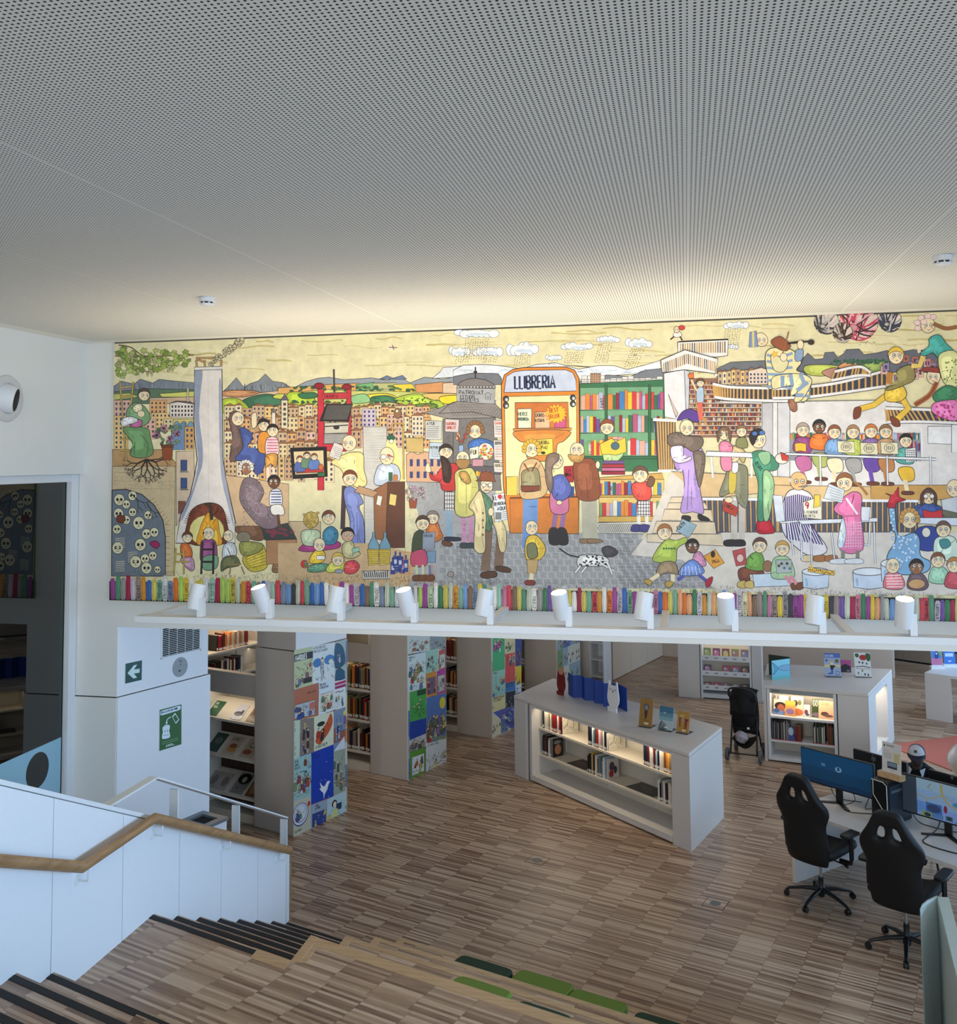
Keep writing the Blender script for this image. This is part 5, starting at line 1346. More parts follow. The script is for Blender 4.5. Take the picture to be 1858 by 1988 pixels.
 MB().grid(br).build('brim',mat('navy_cap'),cap,smooth=True,solid=0.005)
 for sx in (-1,1):
  q0 = S((sx*0.04,0.08,1.01));q1 = S((sx*0.07,0.10,0.94));q2 = S((sx*0.085,0.04,1.02))
  MB().add([q0,q1,q2,q0 + ZUP*0.004 + face*0.012,q1 + face*0.012,q2 + ZUP*0.012],[(0,1,2),(3,5,4),(0,3,4,1),(1,4,5,2),(2,5,3,0)]).build('collar_trim',mat('white_trim',(214,216,222),0.7),r)
 for sx in (-1,1):
  w0 = S((sx*0.14,0.40,0.770));hm = MB()
  hm.tube([w0,w0 + face*0.05,w0 + face*0.085],[0.024,0.034,0.032],10,squash=(1.0,0.5))
  hand = hm.build('hand',M_SKIN,r,smooth=True)
  for k,(ox,ln) in enumerate(((-0.024,0.055),(-0.008,0.064),(0.008,0.060),(0.023,0.048))):
   a = w0 + face*0.08 + side*ox
   MB().tube([a,a + face*ln*0.5 + ZUP*0.006,a + face*ln*0.85 - ZUP*0.006,a + face*ln - ZUP*0.014],[0.009,0.0085,0.008,0.006],8).build('finger',M_SKIN,hand,smooth=True)
  a = w0 + face*0.03 - side*sx*0.026
  MB().tube([a,a + face*0.02 - side*sx*0.018,a + face*0.045 - side*sx*0.022],[0.011,0.010,0.007],8).build('thumb',M_SKIN,hand,smooth=True)
 return r
person_at(hp_)
st = thing('stool',(hp_.x,hp_.y,0),'dark round stool the person behind the desk sits on','stool')
stm = MB().lathe([(0.0,0.40),(0.17,0.40),(0.18,0.385),(0.18,0.35),(0.0,0.35)],24,(hp_.x,hp_.y,0)).build('seat',M_BLACK,st,smooth=True)
for k in range(4):
 a = math.pi/4 + k*math.pi/2
 MB().tube([(hp_.x + 0.12*math.cos(a),hp_.y + 0.12*math.sin(a),0.36),(hp_.x + 0.19*math.cos(a),hp_.y + 0.19*math.sin(a),0.0)],0.012,8).build('leg',M_BLACK,st)

def stroller():
 ks = 100/1242
 def z8(a,b): return (1400 + a*ks,1330 + b*ks)
 wl,wr = atz(*z8(155,1795),0),atz(*z8(955,1890),0)
 ax = (wr - wl);wd = ax.length;ax.normalize();fw = Vector((-ax.y,ax.x,0))
 if fw.y < 0: fw = -fw
 c = (wl + wr)/2
 r = thing('stroller',c + fw*0.25,'black folding stroller with a canopy parked beside the magazine counter','stroller')
 def W(x,y,z): return c + ax*x + fw*y + ZUP*z
 hw = wd/2
 mtub = mat('black_tube',(18,18,20),0.35)
 for sx in (-1,1):
  for (yy,rr_) in ((0.0,0.085),(0.52,0.075)):
   wo = W(sx*hw*(1.0 if yy == 0 else 0.85),yy,rr_)
   wh = MB().lathe([(0.0,-0.012),(rr_*0.55,-0.012),(rr_*0.62,-0.020),(rr_*0.97,-0.020),(rr_,-0.012),(rr_,0.012),(rr_*0.97,0.020),(rr_*0.62,0.020),(rr_*0.55,0.012),(0.0,0.012)],28,wo,ax).build('wheel',M_TYRE,r,smooth=True)
   MB().lathe([(0.0,-0.022),(rr_*0.3,-0.022),(rr_*0.3,0.022),(0.0,0.022)],14,wo,ax).build('hub',M_BLACK,wh)
  x0 = sx*hw*0.86
  MB().tube([W(sx*hw*0.80,0.0,0.085),W(sx*hw*0.76,0.10,0.45),W(sx*hw*0.74,0.16,0.62),W(sx*hw*0.80,-0.02,0.98)],0.013,8).build('frame_tube',mtub,r,smooth=True)
  MB().tube([W(sx*hw*0.74,0.12,0.55),W(sx*hw*0.72,0.52,0.08)],0.012,8).build('frame_tube',mtub,r,smooth=True)
 MB().tube([W(-hw*0.8,0.0,0.10),W(hw*0.8,0.0,0.10)],0.010,8).build('axle',mtub,r,smooth=True)
 MB().tube(smooth_open([tuple(W(x*hw,-0.02 - 0.02*(1-abs(x)),z)) for x,z in ((-0.80,0.90),(-0.82,0.97),(-0.66,1.015),(0.0,1.03),(0.60,1.0),(0.80,0.93),(0.82,0.86))],5),0.014,8).build('handle',M_BLACK,r,smooth=True)
 P = []
 for i in range(9):
  t_ = i/8;row = []
  for j in range(13):
   s_ = -1 + 2*j/12
   zt = 0.99 - 0.05*s_*s_ - 0.62*t_
   bulge = 0.11*math.sin(math.pi*min(1,t_*1.1 + 0.05))*(1 - s_*s_)
   wv = 0.74 + 0.10*math.sin(math.pi*t_)
   row.append(W(s_*hw*wv,0.06 - bulge + 0.10*s_*s_ + 0.06*t_,zt))
  P.append(row)
 MB().grid(P).build('back_panel',M_BLKFAB,r,smooth=True,solid=0.008)
 P = []
 for i in range(9):
  a = math.radians(-5 + 120*i/8);row = []
  for j in range(13):
   s_ = -1 + 2*j/12
   ro = 0.34*(1 - 0.10*s_*s_)
   row.append(W(s_*hw*0.78,0.24 - ro*math.cos(a)*0.75,0.66 + ro*math.sin(a)*0.95))
  P.append(row)
 MB().grid(P).build('canopy',M_BLKFAB,r,smooth=True,solid=0.006)
 P = []
 for i in range(5):
  row = []
  for j in range(11):
   s_ = -1 + 2*j/10;t_ = i/4
   row.append(W(s_*hw*0.70,0.02 + 0.38*t_,0.30 - 0.16*(1 - s_*s_)*math.sin(math.pi*(0.25 + 0.6*t_))))
  P.append(row)
 MB().grid(P).build('basket',M_BLKFAB,r,smooth=True,solid=0.006)
 MB().fbox(W(0,0.12,0.40),ax,fw,ZUP,-hw*0.66,hw*0.66,-0.02,0.30,0,0.05).build('seat_base',M_BLKFAB,r,bevel=0.02)
 MB().fbox(W(hw*0.36,-0.065,0.47),ax,fw,ZUP,-0.018,0.018,0.0,0.004,0,0.028).build('care_label',M_METALW,r)
 b = MB().lathe([(0.0,-0.10),(0.07,-0.075),(0.10,0.0),(0.07,0.075),(0.0,0.10)],16,W(-0.05,0.16,0.30),(0.3,0.1,0.8)).build('carried_bag',mat('pale_bag',(186,180,190),0.6,var=0.3,scale=25),smooth=True)
 tag(b,'pale crumpled bag lying in the stroller basket','bag')
stroller()

ka = 600/1858
DA = atz(840 + 1480*ka,1200 + 472*ka);DB = Vector((1.224,17.963,0));DE = (DB - DA).normalized();DN = Vector((-DE.y,DE.x,0));DL = (DB - DA).length
r = thing('disc_shelf',(DA + DB)/2,'white shelf of film discs in trays behind the stroller','shelf')
def dd(name,s0,s1,t0,t1,z0,z1,m=M_LAM,**k): return MB().fbox(DA,DE,DN,ZUP,s0,s1,t0,t1,z0,z1).build(name,m,r,**k)
dd('end_panel',0.0,0.385,0.0,0.5,0,1.5);dd('end_panel',1.29,DL,0.0,0.5,0,1.5)
dd('side',0.40,0.43,-0.01,0.4,0.0,1.5,M_METALW);dd('side',1.25,1.28,-0.01,0.4,0.0,1.5,M_METALW);dd('back',0.43,1.25,0.30,0.32,0.0,1.5,M_SHELF);dd('base',0.43,1.25,-0.01,0.30,0.02,0.09,M_METALW)
def zk(a,b): return (1280 + a*kf,1220 + b*kf)
ti = 0
rd = random.Random(9)
for (yb,nm) in ((375,'bottom'),(285,'middle'),(190,'top')):
 q_ = atpl(*zk(430,yb),DA,DN);z0 = q_.z
 tr = thing('disc_tray',DA + DE*0.84 + DN*0.02 + ZUP*z0,'%s visible white disc tray with label cards on the disc shelf' % nm,'tray','trays of the disc shelf')
 MB().fbox(DA,DE,DN,ZUP,0.432,1.248,0.0,0.28,z0 - 0.045,z0 - 0.035).build('tray_floor',M_METALW,tr);MB().fbox(DA,DE,DN,ZUP,0.432,1.248,-0.008,0.0,z0 - 0.045,z0 + 0.045).build('tray_front',M_METALW,tr)
 for k in range(5):
  s0 = 0.48 + 0.163*k
  MB().fbox(DA,DE,DN,ZUP,s0,s0 + 0.06,-0.0095,-0.008,z0 - 0.012,z0 + 0.012).build('label_card',M_GREY,tr)
  if nm == 'middle' and k == 1: continue
  hgt = {'top': 0.20,'middle': 0.17,'bottom': 0.12}[nm]
  c1,c2 = (rd.uniform(40,190),rd.uniform(40,150),rd.uniform(40,150)),(rd.uniform(120,220),rd.uniform(110,200),rd.uniform(100,200))
  p0 = DA + DE*(0.452 + 0.163*k) + DN*0.03 + ZUP*(z0 - 0.034)
  cover('film_case',p0,DE,(ZUP + DN*0.12).normalized(),0.128,hgt,0.012,BM['grey'] if nm == 'bottom' else BM['black'],'%s film case from the left in the %s disc tray' % (['first','second','third','fourth','fifth'][k],nm),'film case','film cases in the disc trays',cv(c1,None,blobs=((0.5,0.45,0.35,0.3,c2),(0.35,0.3,0.15,0.12,(206,200,190)),(0.6,0.75,0.3,0.1,(60,50,50)))))
strip_light('disc_light',DA + DE*0.5 + DN*0.05 + ZUP*1.42,DA + DE*1.2 + DN*0.05 + ZUP*1.42,DN*0.2 - ZUP,3)
r = thing('tall_cabinet',uv(-7.9,19.0),'pale wood-tone tall cabinet run with flat doors in the far aisle','cabinet')
MB().fbox((0,0,0),U,V,ZUP,-8.6,-7.70,17.66,20.40,0,2.6).build('body',M_TAUPE,r)
for k in range(3):
 MB().fbox((0,0,0),U,V,ZUP,-7.698,-7.68,17.66 + 0.915*k,17.66 + 0.915*(k+1) - 0.008,0.01,2.6).build('door',mat('pale_beige_door',(214,196,176),0.5,var=0.03),r)
struct(MB().fbox((0,0,0),U,V,ZUP,-8.6,-3.0,20.42,20.6,0,2.8).build('wall_aisle_end',mat('pale_beige_wall',(206,190,176),0.7)))
kt = 260/1858
tz = uv(-7.35,16.75)
r = thing('shelf_trolley',tz,'white shelf trolley with a rounded side behind the blue board','trolley')
tl,tr_,= atpl(1080 + 130*kt,1262,tz,V),atpl(1080 + 655*kt,1262,tz,V)
u0,u1,um = tl.dot(U),tr_.dot(U),atpl(1080 + 460*kt,1262,tz,V).dot(U)
vv = tz.dot(V)
MB().fbox((0,0,0),U,V,ZUP,u0,um,vv,vv + 0.35,0.08,1.75).build('cabinet_side',mat('offwhite_panel',(206,200,192),0.4),r,bevel=0.03,seg=4)
for uu in (um,u1 - 0.02): MB().fbox((0,0,0),U,V,ZUP,uu,uu + 0.022,vv,vv + 0.35,0.0,1.8).build('post',M_METALW,r)
for z in (0.25,0.56,0.87,1.18,1.49): MB().fbox((0,0,0),U,V,ZUP,um + 0.022,u1 - 0.02,vv + 0.0,vv + 0.35,z,z + 0.02).build('shelf',M_METALW,r)
MB().fbox((0,0,0),U,V,ZUP,um,u1,vv + 0.35,vv + 0.36,0.1,1.75).build('back',M_METALW,r)
book_row(uv(um + 0.03,vv + 0.03,1.201),U,V,max(0.1,u1 - um - 0.07),0.16,0.2,0.02,0.03,['black','navy','grey','white'],'COLOUR book on the shelf of the white trolley','books on the white trolley',random.Random(5),dp=0.15)
kk2 = 158/1309
RA = atz(1700 + 815*kk2,1240 + 1285*kk2);RBp = atz(1700 + 1235*kk2,1240 + 1355*kk2);RE = (RBp - RA).normalized();RN = Vector((-RE.y,RE.x,0))
r = thing('reading_desk',RA + RE*0.9 + RN*0.4,'white desk with panel legs and leaflet stands at the far right','desk')
def rr2(name,s0,s1,t0,t1,z0,z1,m=M_LAM,**k): return MB().fbox(RA,RE,RN,ZUP,s0,s1,t0,t1,z0,z1).build(name,m,r,**k)
rr2('top',0.0,2.2,0.0,0.95,0.70,0.745);rr2('leg_panel',0.0,0.40,0.0,0.04,0.0,0.70);rr2('leg_panel',0.0,0.04,0.04,0.95,0.0,0.70);rr2('modesty_panel',0.4,2.2,0.7,0.72,0.2,0.70,M_GREY);rr2('leg_panel',2.16,2.2,0.0,0.95,0.0,0.7)
def leaflet(px0,px1,py,label,paint,H=0.30):
 a,b_ = atz(px0,py,0.80),atz(px1,py,0.80);ax = (b_ - a);w = ax.length;ax.normalize();bk = Vector((-ax.y,ax.x,0))
 rt_ = thing('leaflet_stand',Vector((((a+b_)/2).x,((a+b_)/2).y,0.745)),label,'leaflet','leaflet stands on the far desk')
 MB().fbox(Vector((a.x,a.y,0.745)),ax,bk,ZUP,-0.02,w + 0.02,-0.03,0.06,0.0,0.05).build('block',M_METALW,rt_)
 sh_ = MB().fbox(a,ax,bk,(ZUP + bk*0.12).normalized(),0,w,0,0.004,-0.02,H).build('sheet',M_METALW,rt_)
 P_ = Paint(lambda p: (p[0]*w,(1-p[1])*H));paint(P_);P_.flush('sheet_print',a,ax,(ZUP + bk*0.12).normalized(),-bk,M_PRINT,sh_,base=0.002)
def lf1(P):
 P.rect(0.02,0,0.98,0.97,(70,120,190));P.poly([(0.5,0),(0.98,0),(0.98,0.5),(0.7,0.4)],(110,150,110));P.rect(0.02,0.6,0.98,0.97,(190,110,150));P.poly([(0.3,0.45),(0.5,0.15),(0.7,0.4),(0.62,0.6),(0.35,0.62)],(30,60,130),sm=True);P.ell(0.5,0.35,0.08,0.05,(190,210,230))
def lf2(P):
 P.rect(0,0,1,1,(40,110,200));P.ell(0.35,0.12,0.25,0.09,(200,214,230));P.ell(0.75,0.1,0.12,0.06,(190,110,130));P.rect(0.12,0.42,0.85,0.6,(190,206,226));P.poly([(0.3,0.82),(0.7,0.82),(0.5,0.9)],(214,224,236))
leaflet(1700 + 905*kk2,1700 + 1082*kk2,1240 + 432*kk2,'leaflet with a blue bird on a rainbow ground on the far desk',lf1)
leaflet(1700 + 1105*kk2,1700 + 1285*kk2,1240 + 405*kk2,'plain blue leaflet with white lettering in a block on the far desk',lf2)
cw = atz(1856,1268,0.76)
tag(MB().lathe([(0.05,0.0),(0.055,0.03),(0.05,0.06)],20,cw).build('cable_reel',M_BLACK),'black coiled cable on the far desk at the right edge','cable')
b0_,b1_ = atz(1556,1240 + 325*kk2 - 18,0),atz(1700 + 820*kk2,1240 + 470*kk2,0)
BE = (atz(1700 + 820*kk2,1240 + 470*kk2,0) - atz(1700,1240 + 350*kk2,0)).normalized();BN = Vector((-BE.y,BE.x,0))
B0 = atz(1700,1240 + 350*kk2,0) - BE*2.2
r = thing('wall_bench',B0 + BE*2.6,'brown panelled wall unit with a toe kick along the far right','cabinet')
mbr = mat('brown_panel',(150,132,116),0.6,var=0.04)
MB().fbox(B0,BE,BN,ZUP,0.0,5.6,0.0,0.05,0.0,0.06).build('skirting',mat('light_skirting',(170,150,130),0.5),r);MB().fbox(B0,BE,BN,ZUP,0.0,5.6,0.03,0.30,0.06,0.10).build('toe_kick',M_DARK,r)
for k in range(4): MB().fbox(B0,BE,BN,ZUP,1.4*k,1.4*k + 1.395,0.0,0.30,0.10,2.6).build('panel',mbr,r)
g0_,g1_ = atz(1757,1443,0),atz(1858,1430,0)
d_ = (g1_ - g0_).normalized();n_ = Vector((d_.y,-d_.x,0))
if n_.y > 0: n_ = -n_
rug = MB().prism([(p.x,p.y) for p in (g0_ - d_*0.35,g1_ + d_*0.5,g1_ + d_*0.5 + n_*2.6,g0_ - d_*0.35 + n_*2.6)],0.0,0.012).build('rug',mat('terracotta_carpet',(178,98,82),0.9,var=0.08,scale=150,bump=0.2));tag(rug,'flat terracotta red rug behind the person at the desk','rug')
ec = atz(1908,1528,0.012)
r = thing('shell_chair',ec,'glossy white shell chair cut off by the right edge','chair')
P = []
fc_ = (Vector((0.5,0.6,0))).normalized();sc_ = Vector((fc_.y,-fc_.x,0))
for i in range(13):
 t_ = i/12;row = []
 for j in range(17):
  a = math.radians(-100 + 200*j/16)
  rr_ = 0.40*math.sin(math.pi*(0.16 + 0.62*t_))
  row.append(ec + sc_*(rr_*math.sin(a)) - fc_*(rr_*math.cos(a)) + ZUP*(0.04 + 0.48*t_ + 0.02*math.cos(a)))
 P.append(row)
MB().grid(P).build('shell',mat('gloss_white_shell',(214,206,196),0.12,var=0.02,coat=0.5),r,smooth=True,solid=0.02)
MB().lathe([(0.0,0.0),(0.24,0.0),(0.24,0.015),(0.04,0.03),(0.035,0.06),(0.10,0.08),(0.0,0.08)],28,ec).build('pedestal',M_METALW,r,smooth=True)

zs = 1.2
a,b_,c_ = atz(1787,1768,zs),atz(1820,1741,zs),atz(1842,1742,zs)
b2_,c2_ = atz(1858,1898,zs),atz(1858,1800,zs)
dd_ = (b2_ - b_).normalized()
r = thing('ribbed_screen',(b_.x,b_.y,0),'grey-green ribbed screen with a pale top edge at the lower right corner','screen')
mrib = mat('ribbed_grey_green',(178,196,196),0.5,var=0.05)
medge = mat('pale_green_edge',(176,186,178),0.5)
e1_ = b_ + dd_*2.2;e2_ = c_ + dd_*2.2
MB().prism([(p.x,p.y) for p in (b_,c_,e2_,e1_)],0.0,zs - 0.004).build('long_panel',mrib,r)
MB().prism([(p.x,p.y) for p in (b_,c_,e2_,e1_)],zs - 0.004,zs).build('top_edge',medge,r)
arc = [a,a*0.72 + b_*0.28 + Vector((-0.012,0.018,0)),a*0.42 + b_*0.58 + Vector((-0.012,0.018,0)),b_]
back = [p + Vector((0.0,0.02,0)) for p in arc]
MB().prism([(p.x,p.y) for p in arc + back[::-1]],0.0,zs - 0.004).build('return_panel',mrib,r)
MB().prism([(p.x,p.y) for p in arc + back[::-1]],zs - 0.004,zs).build('return_edge',medge,r)
for k in range(22):
 t_ = (k + 0.5)/22;q_ = a.lerp(b_,t_);off = Vector((-0.012,0.018,0))*math.sin(math.pi*t_)
 p = q_ + off
 MB().box(p.x - 0.0022,p.x + 0.0022,p.y - 0.006,p.y + 0.002,0.0,zs - 0.012).build('rib',mrib,r)
for k in range(60):
 p = b_ + dd_*(0.012 + 0.02*k)
 MB().box(p.x - 0.005,p.x + 0.001,p.y - 0.005,p.y + 0.005,0.0,zs - 0.012).build('rib',mrib,r)
MG = {'dark': mat('dark_green_felt',(34,58,38),0.85,var=0.06,scale=200,bump=0.2),'lime': mat('lime_green_felt',(104,128,48),0.85,var=0.06,scale=200,bump=0.2)}
def cushion(pl,pr,tier,col,label,depth=0.36):
 zt = (ZL - 0.3097*tier) + 0.085
 A_,B_ = atz(*pl,zt),atz(*pr,zt)
 w = (B_ - A_).dot(U)
 out = smooth_closed([(0.07,0),(w-0.07,0),(w-0.018,-0.018),(w,-0.07),(w,-depth+0.07),(w-0.018,-depth+0.018),(w-0.07,-depth),(0.07,-depth),(0.018,-depth+0.018),(0,-depth+0.07),(0,-0.07),(0.018,-0.018)],2)
 o = Vector((A_.x,A_.y,zt - 0.083))
 ob = MB().fprism(o,U,V,out,ZUP,0.0,0.083).build('seat_cushion',MG[col],bevel=0.03,seg=4,smooth=True)
 tag(ob,label,'cushion','green seat cushions on the bleachers')
cushion((897,1851),(998,1884),3,'dark','dark green seat cushion leftmost on the lowest bleacher tier')
cushion((1012,1879),(1116,1914),3,'lime','lime green seat cushion next to the leftmost dark cushion on the lowest tier')
cushion((1116,1916),(1220,1952),3,'lime','lime green seat cushion second lime one on the lowest tier')
cushion((1238,1958),(1340,1993),3,'dark','dark green seat cushion on the lowest tier at the bottom edge of the picture')
cushion((892,1890),(996,1928),1,'lime','lime green seat cushion mostly hidden behind the top tier edge')
cushion((1010,1936),(1114,1974),1,'dark','dark green seat cushion barely showing behind the top tier edge')

Y_MUR = 8.175
mural = thing('mural',(-1.3,Y_MUR,3.03),'wide painted mural of storybook townspeople, shops and readers above the opening','mural')
edges_ = [-5.274,-4.326,-3.352,-2.40,-1.447,-0.484,0.477,1.437,2.398,3.36]
for a,b_ in zip(edges_[:-1],edges_[1:]):
 MB().box(a + 0.0008,b_ - 0.0008,Y_MUR,Y_WALL - 0.001,3.030,5.436).build('board',mat('painted_board',(206,196,150),0.6),mural)
sbox('shadow_strip',mat('ceiling_shadow_gap',(96,92,84),0.8),-5.274,7.4,Y_WALL - 0.012,Y_WALL - 0.001,5.437,Z_CEIL)  # dark strip, its colour stands in for the shade between mural and ceiling
class Sub(Paint):
 def __init__(s,base,x0,y0,k):
  s.sh = base.sh;s.k = k
  def f(p):
   q_ = aty(x0 + p[0]*k,y0 + p[1]*k,Y_MUR);return (q_.x,q_.z)
  s.map = f
MU = Paint()
F = Sub(MU,0,0,1.0)
C1 = Sub(MU,200,620,0.30177);C2 = Sub(MU,540,620,0.30177);C3 = Sub(MU,880,600,0.31185);C4 = Sub(MU,1200,600,0.31195);C5 = Sub(MU,1500,590,0.31685)
K = (44,38,34);SK = (240,222,184);SKD = (120,84,62);WHT = (236,230,220)
rm = random.Random(17)
rf = random.Random(23)
def blob(P,pts,col,w=4.0,line=K):
 P.poly(pts,col,line,w,sm=True,k=4)
 n = len(pts)
 if n < 5 or w < 1: return
 cx_ = sum(p[0] for p in pts)/n;cy_ = sum(p[1] for p in pts)/n
 sx_ = max(p[0] for p in pts) - min(p[0] for p in pts);sy_ = max(p[1] for p in pts) - min(p[1] for p in pts)
 if min(sx_,sy_) < 30: return
 dk = tuple(int(v*0.72) for v in col);lt = tuple(min(255,int(v*1.08 + 10)) for v in col)
 P.poly([(cx_ + (p[0]-cx_)*0.55 - sx_*0.06,cy_ + (p[1]-cy_)*0.62 - sy_*0.05) for p in pts],lt,None,1,sm=True,k=3)
 for _ in range(4):
  a = pts[rf.randrange(n)];t0,t1 = rf.uniform(0.08,0.2),rf.uniform(0.4,0.75);dx = rf.uniform(-0.08,0.08)*sx_
  P.line([(a[0] + (cx_-a[0])*t0,a[1] + (cy_-a[1])*t0),(a[0] + (cx_-a[0])*(t0+t1)/2 + dx,a[1] + (cy_-a[1])*(t0+t1)/2),(a[0] + (cx_-a[0])*t1,a[1] + (cy_-a[1])*t1)],3.0,dk,sm=True)
 for _ in range(3):
  x,y = cx_ + rf.uniform(-0.22,0.22)*sx_,cy_ + rf.uniform(-0.25,0.25)*sy_
  P.line([(x,y),(x + rf.uniform(-6,6),y + sy_*0.12)],2.0,(70,62,58))
def pl(P,pts,col,w=3.5,line=K): P.poly(pts,col,line,w)
def head(P,x,y,r,skin=SK,look=(0,0),hair=None,hc=(110,70,40),ry=None,mouth=True,rot=0):
 ry = ry or r*1.12
 if hair == 'back':
  P.ell(x,y,r*1.02,ry,hc,K,3.5,rot=rot);return
 P.ell(x,y,r,ry,skin,K,3.5,rot=rot)
 dx,dy = look
 for sx in (-0.38,0.38):
  ex,ey = x + (sx + dx*0.28)*r,y + (-0.05 + dy*0.3)*r
  P.ell(ex,ey,r*0.22,r*0.26,(246,242,232),K,r*0.07,n=12);P.ell(ex + dx*r*0.07,ey + dy*r*0.09,r*0.09,r*0.12,(24,20,20),n=8)
  P.ell(x + (sx*1.3 + dx*0.2)*r,y + (0.38 + dy*0.2)*r,r*0.15,r*0.12,(230,160,130),n=8)
 if mouth: P.line([(x + (-0.16 + dx*0.3)*r,y + (0.6 + dy*0.15)*r),(x + dx*0.3*r,y + (0.66 + dy*0.15)*r),(x + (0.16 + dx*0.3)*r,y + (0.6 + dy*0.15)*r)],r*0.08,(150,60,50))
 if hair == 'cap':
  pts = [(x + r*1.1*math.cos(math.radians(a)),y + ry*1.08*math.sin(math.radians(a))) for a in range(175,366,19)] + [(x + r*0.7,y - ry*0.42),(x,y - ry*0.55),(x - r*0.7,y - ry*0.38)]
  P.poly(pts,hc,K,3.2)
 elif hair == 'curly':
  for k in range(9):
   a = math.radians(170 + 200*k/8);P.ell(x + r*1.0*math.cos(a),y + ry*0.98*math.sin(a),r*0.34,r*0.32,hc,K,2.4,n=10)
 elif hair == 'long':
  blob(P,[(x - r*1.1,y + r*1.5),(x - r*1.15,y - r*0.3),(x,y - ry*1.15),(x + r*1.15,y - r*0.3),(x + r*1.1,y + r*1.5),(x + r*0.75,y + r*0.6),(x + r*0.6,y - r*0.45),(x,y - r*0.6),(x - r*0.6,y - r*0.45),(x - r*0.75,y + r*0.6)],hc)
 elif hair == 'bald':
  P.line([(x - r*0.9,y - ry*0.3),(x - r*0.98,y + ry*0.1)],r*0.3,hc)
def wins(P,x0,y0,x1,y1,nx,ny,col=(60,62,80),fx=0.5,fy=0.55):
 dx,dy = (x1-x0)/nx,(y1-y0)/ny
 for i in range(nx):
  for j in range(ny):
   a,b = x0 + dx*(i + 0.5 - fx/2),y0 + dy*(j + 0.5 - fy/2)
   P.rect(a,b,a + dx*fx,b + dy*fy,col)
HOUSE = [(226,206,160),(214,184,132),(232,196,130),(220,180,160),(206,176,140),(236,216,176),(200,160,120),(222,170,110)]
def house(P,x,y,w,h,col=None,roof=True,wc=(66,70,100)):
 col = col or rm.choice(HOUSE)
 P.rect(x,y,x + w,y + h,col,K,2.5)
 if roof and rm.random() < 0.7: P.poly([(x - 4,y),(x + w*0.5,y - h*0.18),(x + w + 4,y)],(150,100,70),K,2.2)
 nx = max(1,int(w/24));ny = max(1,int(h/30))
 wins(P,x + 3,y + 5,x + w - 3,y + h - 3,nx,ny,wc if rm.random() < 0.75 else (96,74,56),0.42,0.5)
def stripes(P,pts,col,n,w,vertical=False):
 xs = [p[0] for p in pts];ys = [p[1] for p in pts]
 for k in range(n):
  t = (k + 0.5)/n
  if vertical: P.line([(min(xs) + (max(xs)-min(xs))*t,min(ys)+3),(min(xs) + (max(xs)-min(xs))*t,max(ys)-3)],w,col)
  else: P.line([(min(xs)+3,min(ys) + (max(ys)-min(ys))*t),(max(xs)-3,min(ys) + (max(ys)-min(ys))*t)],w,col)
def spines(P,x0,x1,yb,hmin,hmax,wmin,wmax,seed,cols=None):
 r_ = random.Random(seed);x = x0
 cols = cols or [(214,60,60),(236,200,60),(70,130,190),(226,140,60),(120,170,110),(236,226,200),(190,90,130),(110,80,150),(240,170,150),(60,110,80),(150,40,50),(176,190,214)]
 while x < x1 - wmin*0.6:
  w = min(r_.uniform(wmin,wmax),x1 - x);h = r_.uniform(hmin,hmax)
  P.rect(x,yb - h,x + w,yb,r_.choice(cols),K,max(1.2,wmin*0.12));x += w
MU.sh.append(([(-5.2735,3.0305),(3.36,3.0305),(3.36,5.4355),(-5.2735,5.4355)],rgb((230,221,178))))
for k in range(150):
 x,y = rm.uniform(222,1850),rm.uniform(610,735)
 if y < 668 - (x - 222)*0.0389 + 3: continue
 l = rm.uniform(30,110);c = rm.choice([(206,190,132),(214,200,146),(234,226,190),(198,180,118)])
 F.line([(x,y),(x + l*0.3,y + rm.uniform(-2.5,2.5)),(x + l*0.65,y + rm.uniform(-3,3)),(x + l,y + rm.uniform(-3,3))],rm.uniform(1,4),c,sm=True)
pl(C1,[(70,470),(70,430),(120,398),(200,416),(240,384),(320,410),(360,386),(470,398),(590,408),(590,470)],(124,132,144))
for k in range(26):
 x = rm.uniform(90,580);C1.line([(x,405+rm.uniform(0,10)),(x+rm.uniform(-12,12),452)],3,rm.choice([(84,92,104),(150,156,164)]))
pl(C1,[(765,470),(800,440),(858,374),(905,436),(950,412),(1000,396),(1045,350),(1090,398),(1160,408),(1210,440),(1230,470)],(132,138,146))
for k in range(34):
 x = rm.uniform(800,1190);C1.line([(x,420+rm.uniform(-10,20)),(x+rm.uniform(-12,12),462)],3,rm.choice([(70,78,90),(176,180,186)]))
pl(C1,[(70,466),(300,446),(590,452),(590,540),(70,545)],(92,118,92));pl(C1,[(70,480),(170,474),(230,500),(70,520)],(196,196,110));pl(C1,[(360,478),(590,462),(590,500),(380,500)],(206,208,110));pl(C1,[(300,505),(590,498),(590,540),(300,545)],(206,176,146))
pl(C1,[(765,468),(860,462),(1000,474),(1200,450),(1400,410),(1400,540),(765,560)],(214,186,156));blob(C1,[(770,462),(900,455),(1010,470),(900,500),(770,490)],(196,140,96));blob(C1,[(900,520),(1040,480),(1180,500),(1390,520),(1390,560),(1100,570),(930,565)],(58,106,78))
blob(C1,[(765,520),(860,508),(930,556),(930,605),(765,600)],(172,192,60));blob(C1,[(1090,500),(1190,462),(1390,460),(1390,520),(1200,520)],(206,208,90));blob(C1,[(1190,500),(1300,480),(1400,500),(1400,570),(1210,560)],(66,116,80));blob(C1,[(1190,580),(1300,560),(1400,566),(1400,600),(1190,604)],(172,196,60))
pl(C2,[(100,440),(180,400),(260,378),(330,372),(420,388),(500,384),(600,376),(700,392),(780,372),(850,408),(940,372),(1060,384),(1140,370),(1300,380),(1400,372),(1400,440),(100,450)],(150,158,166))
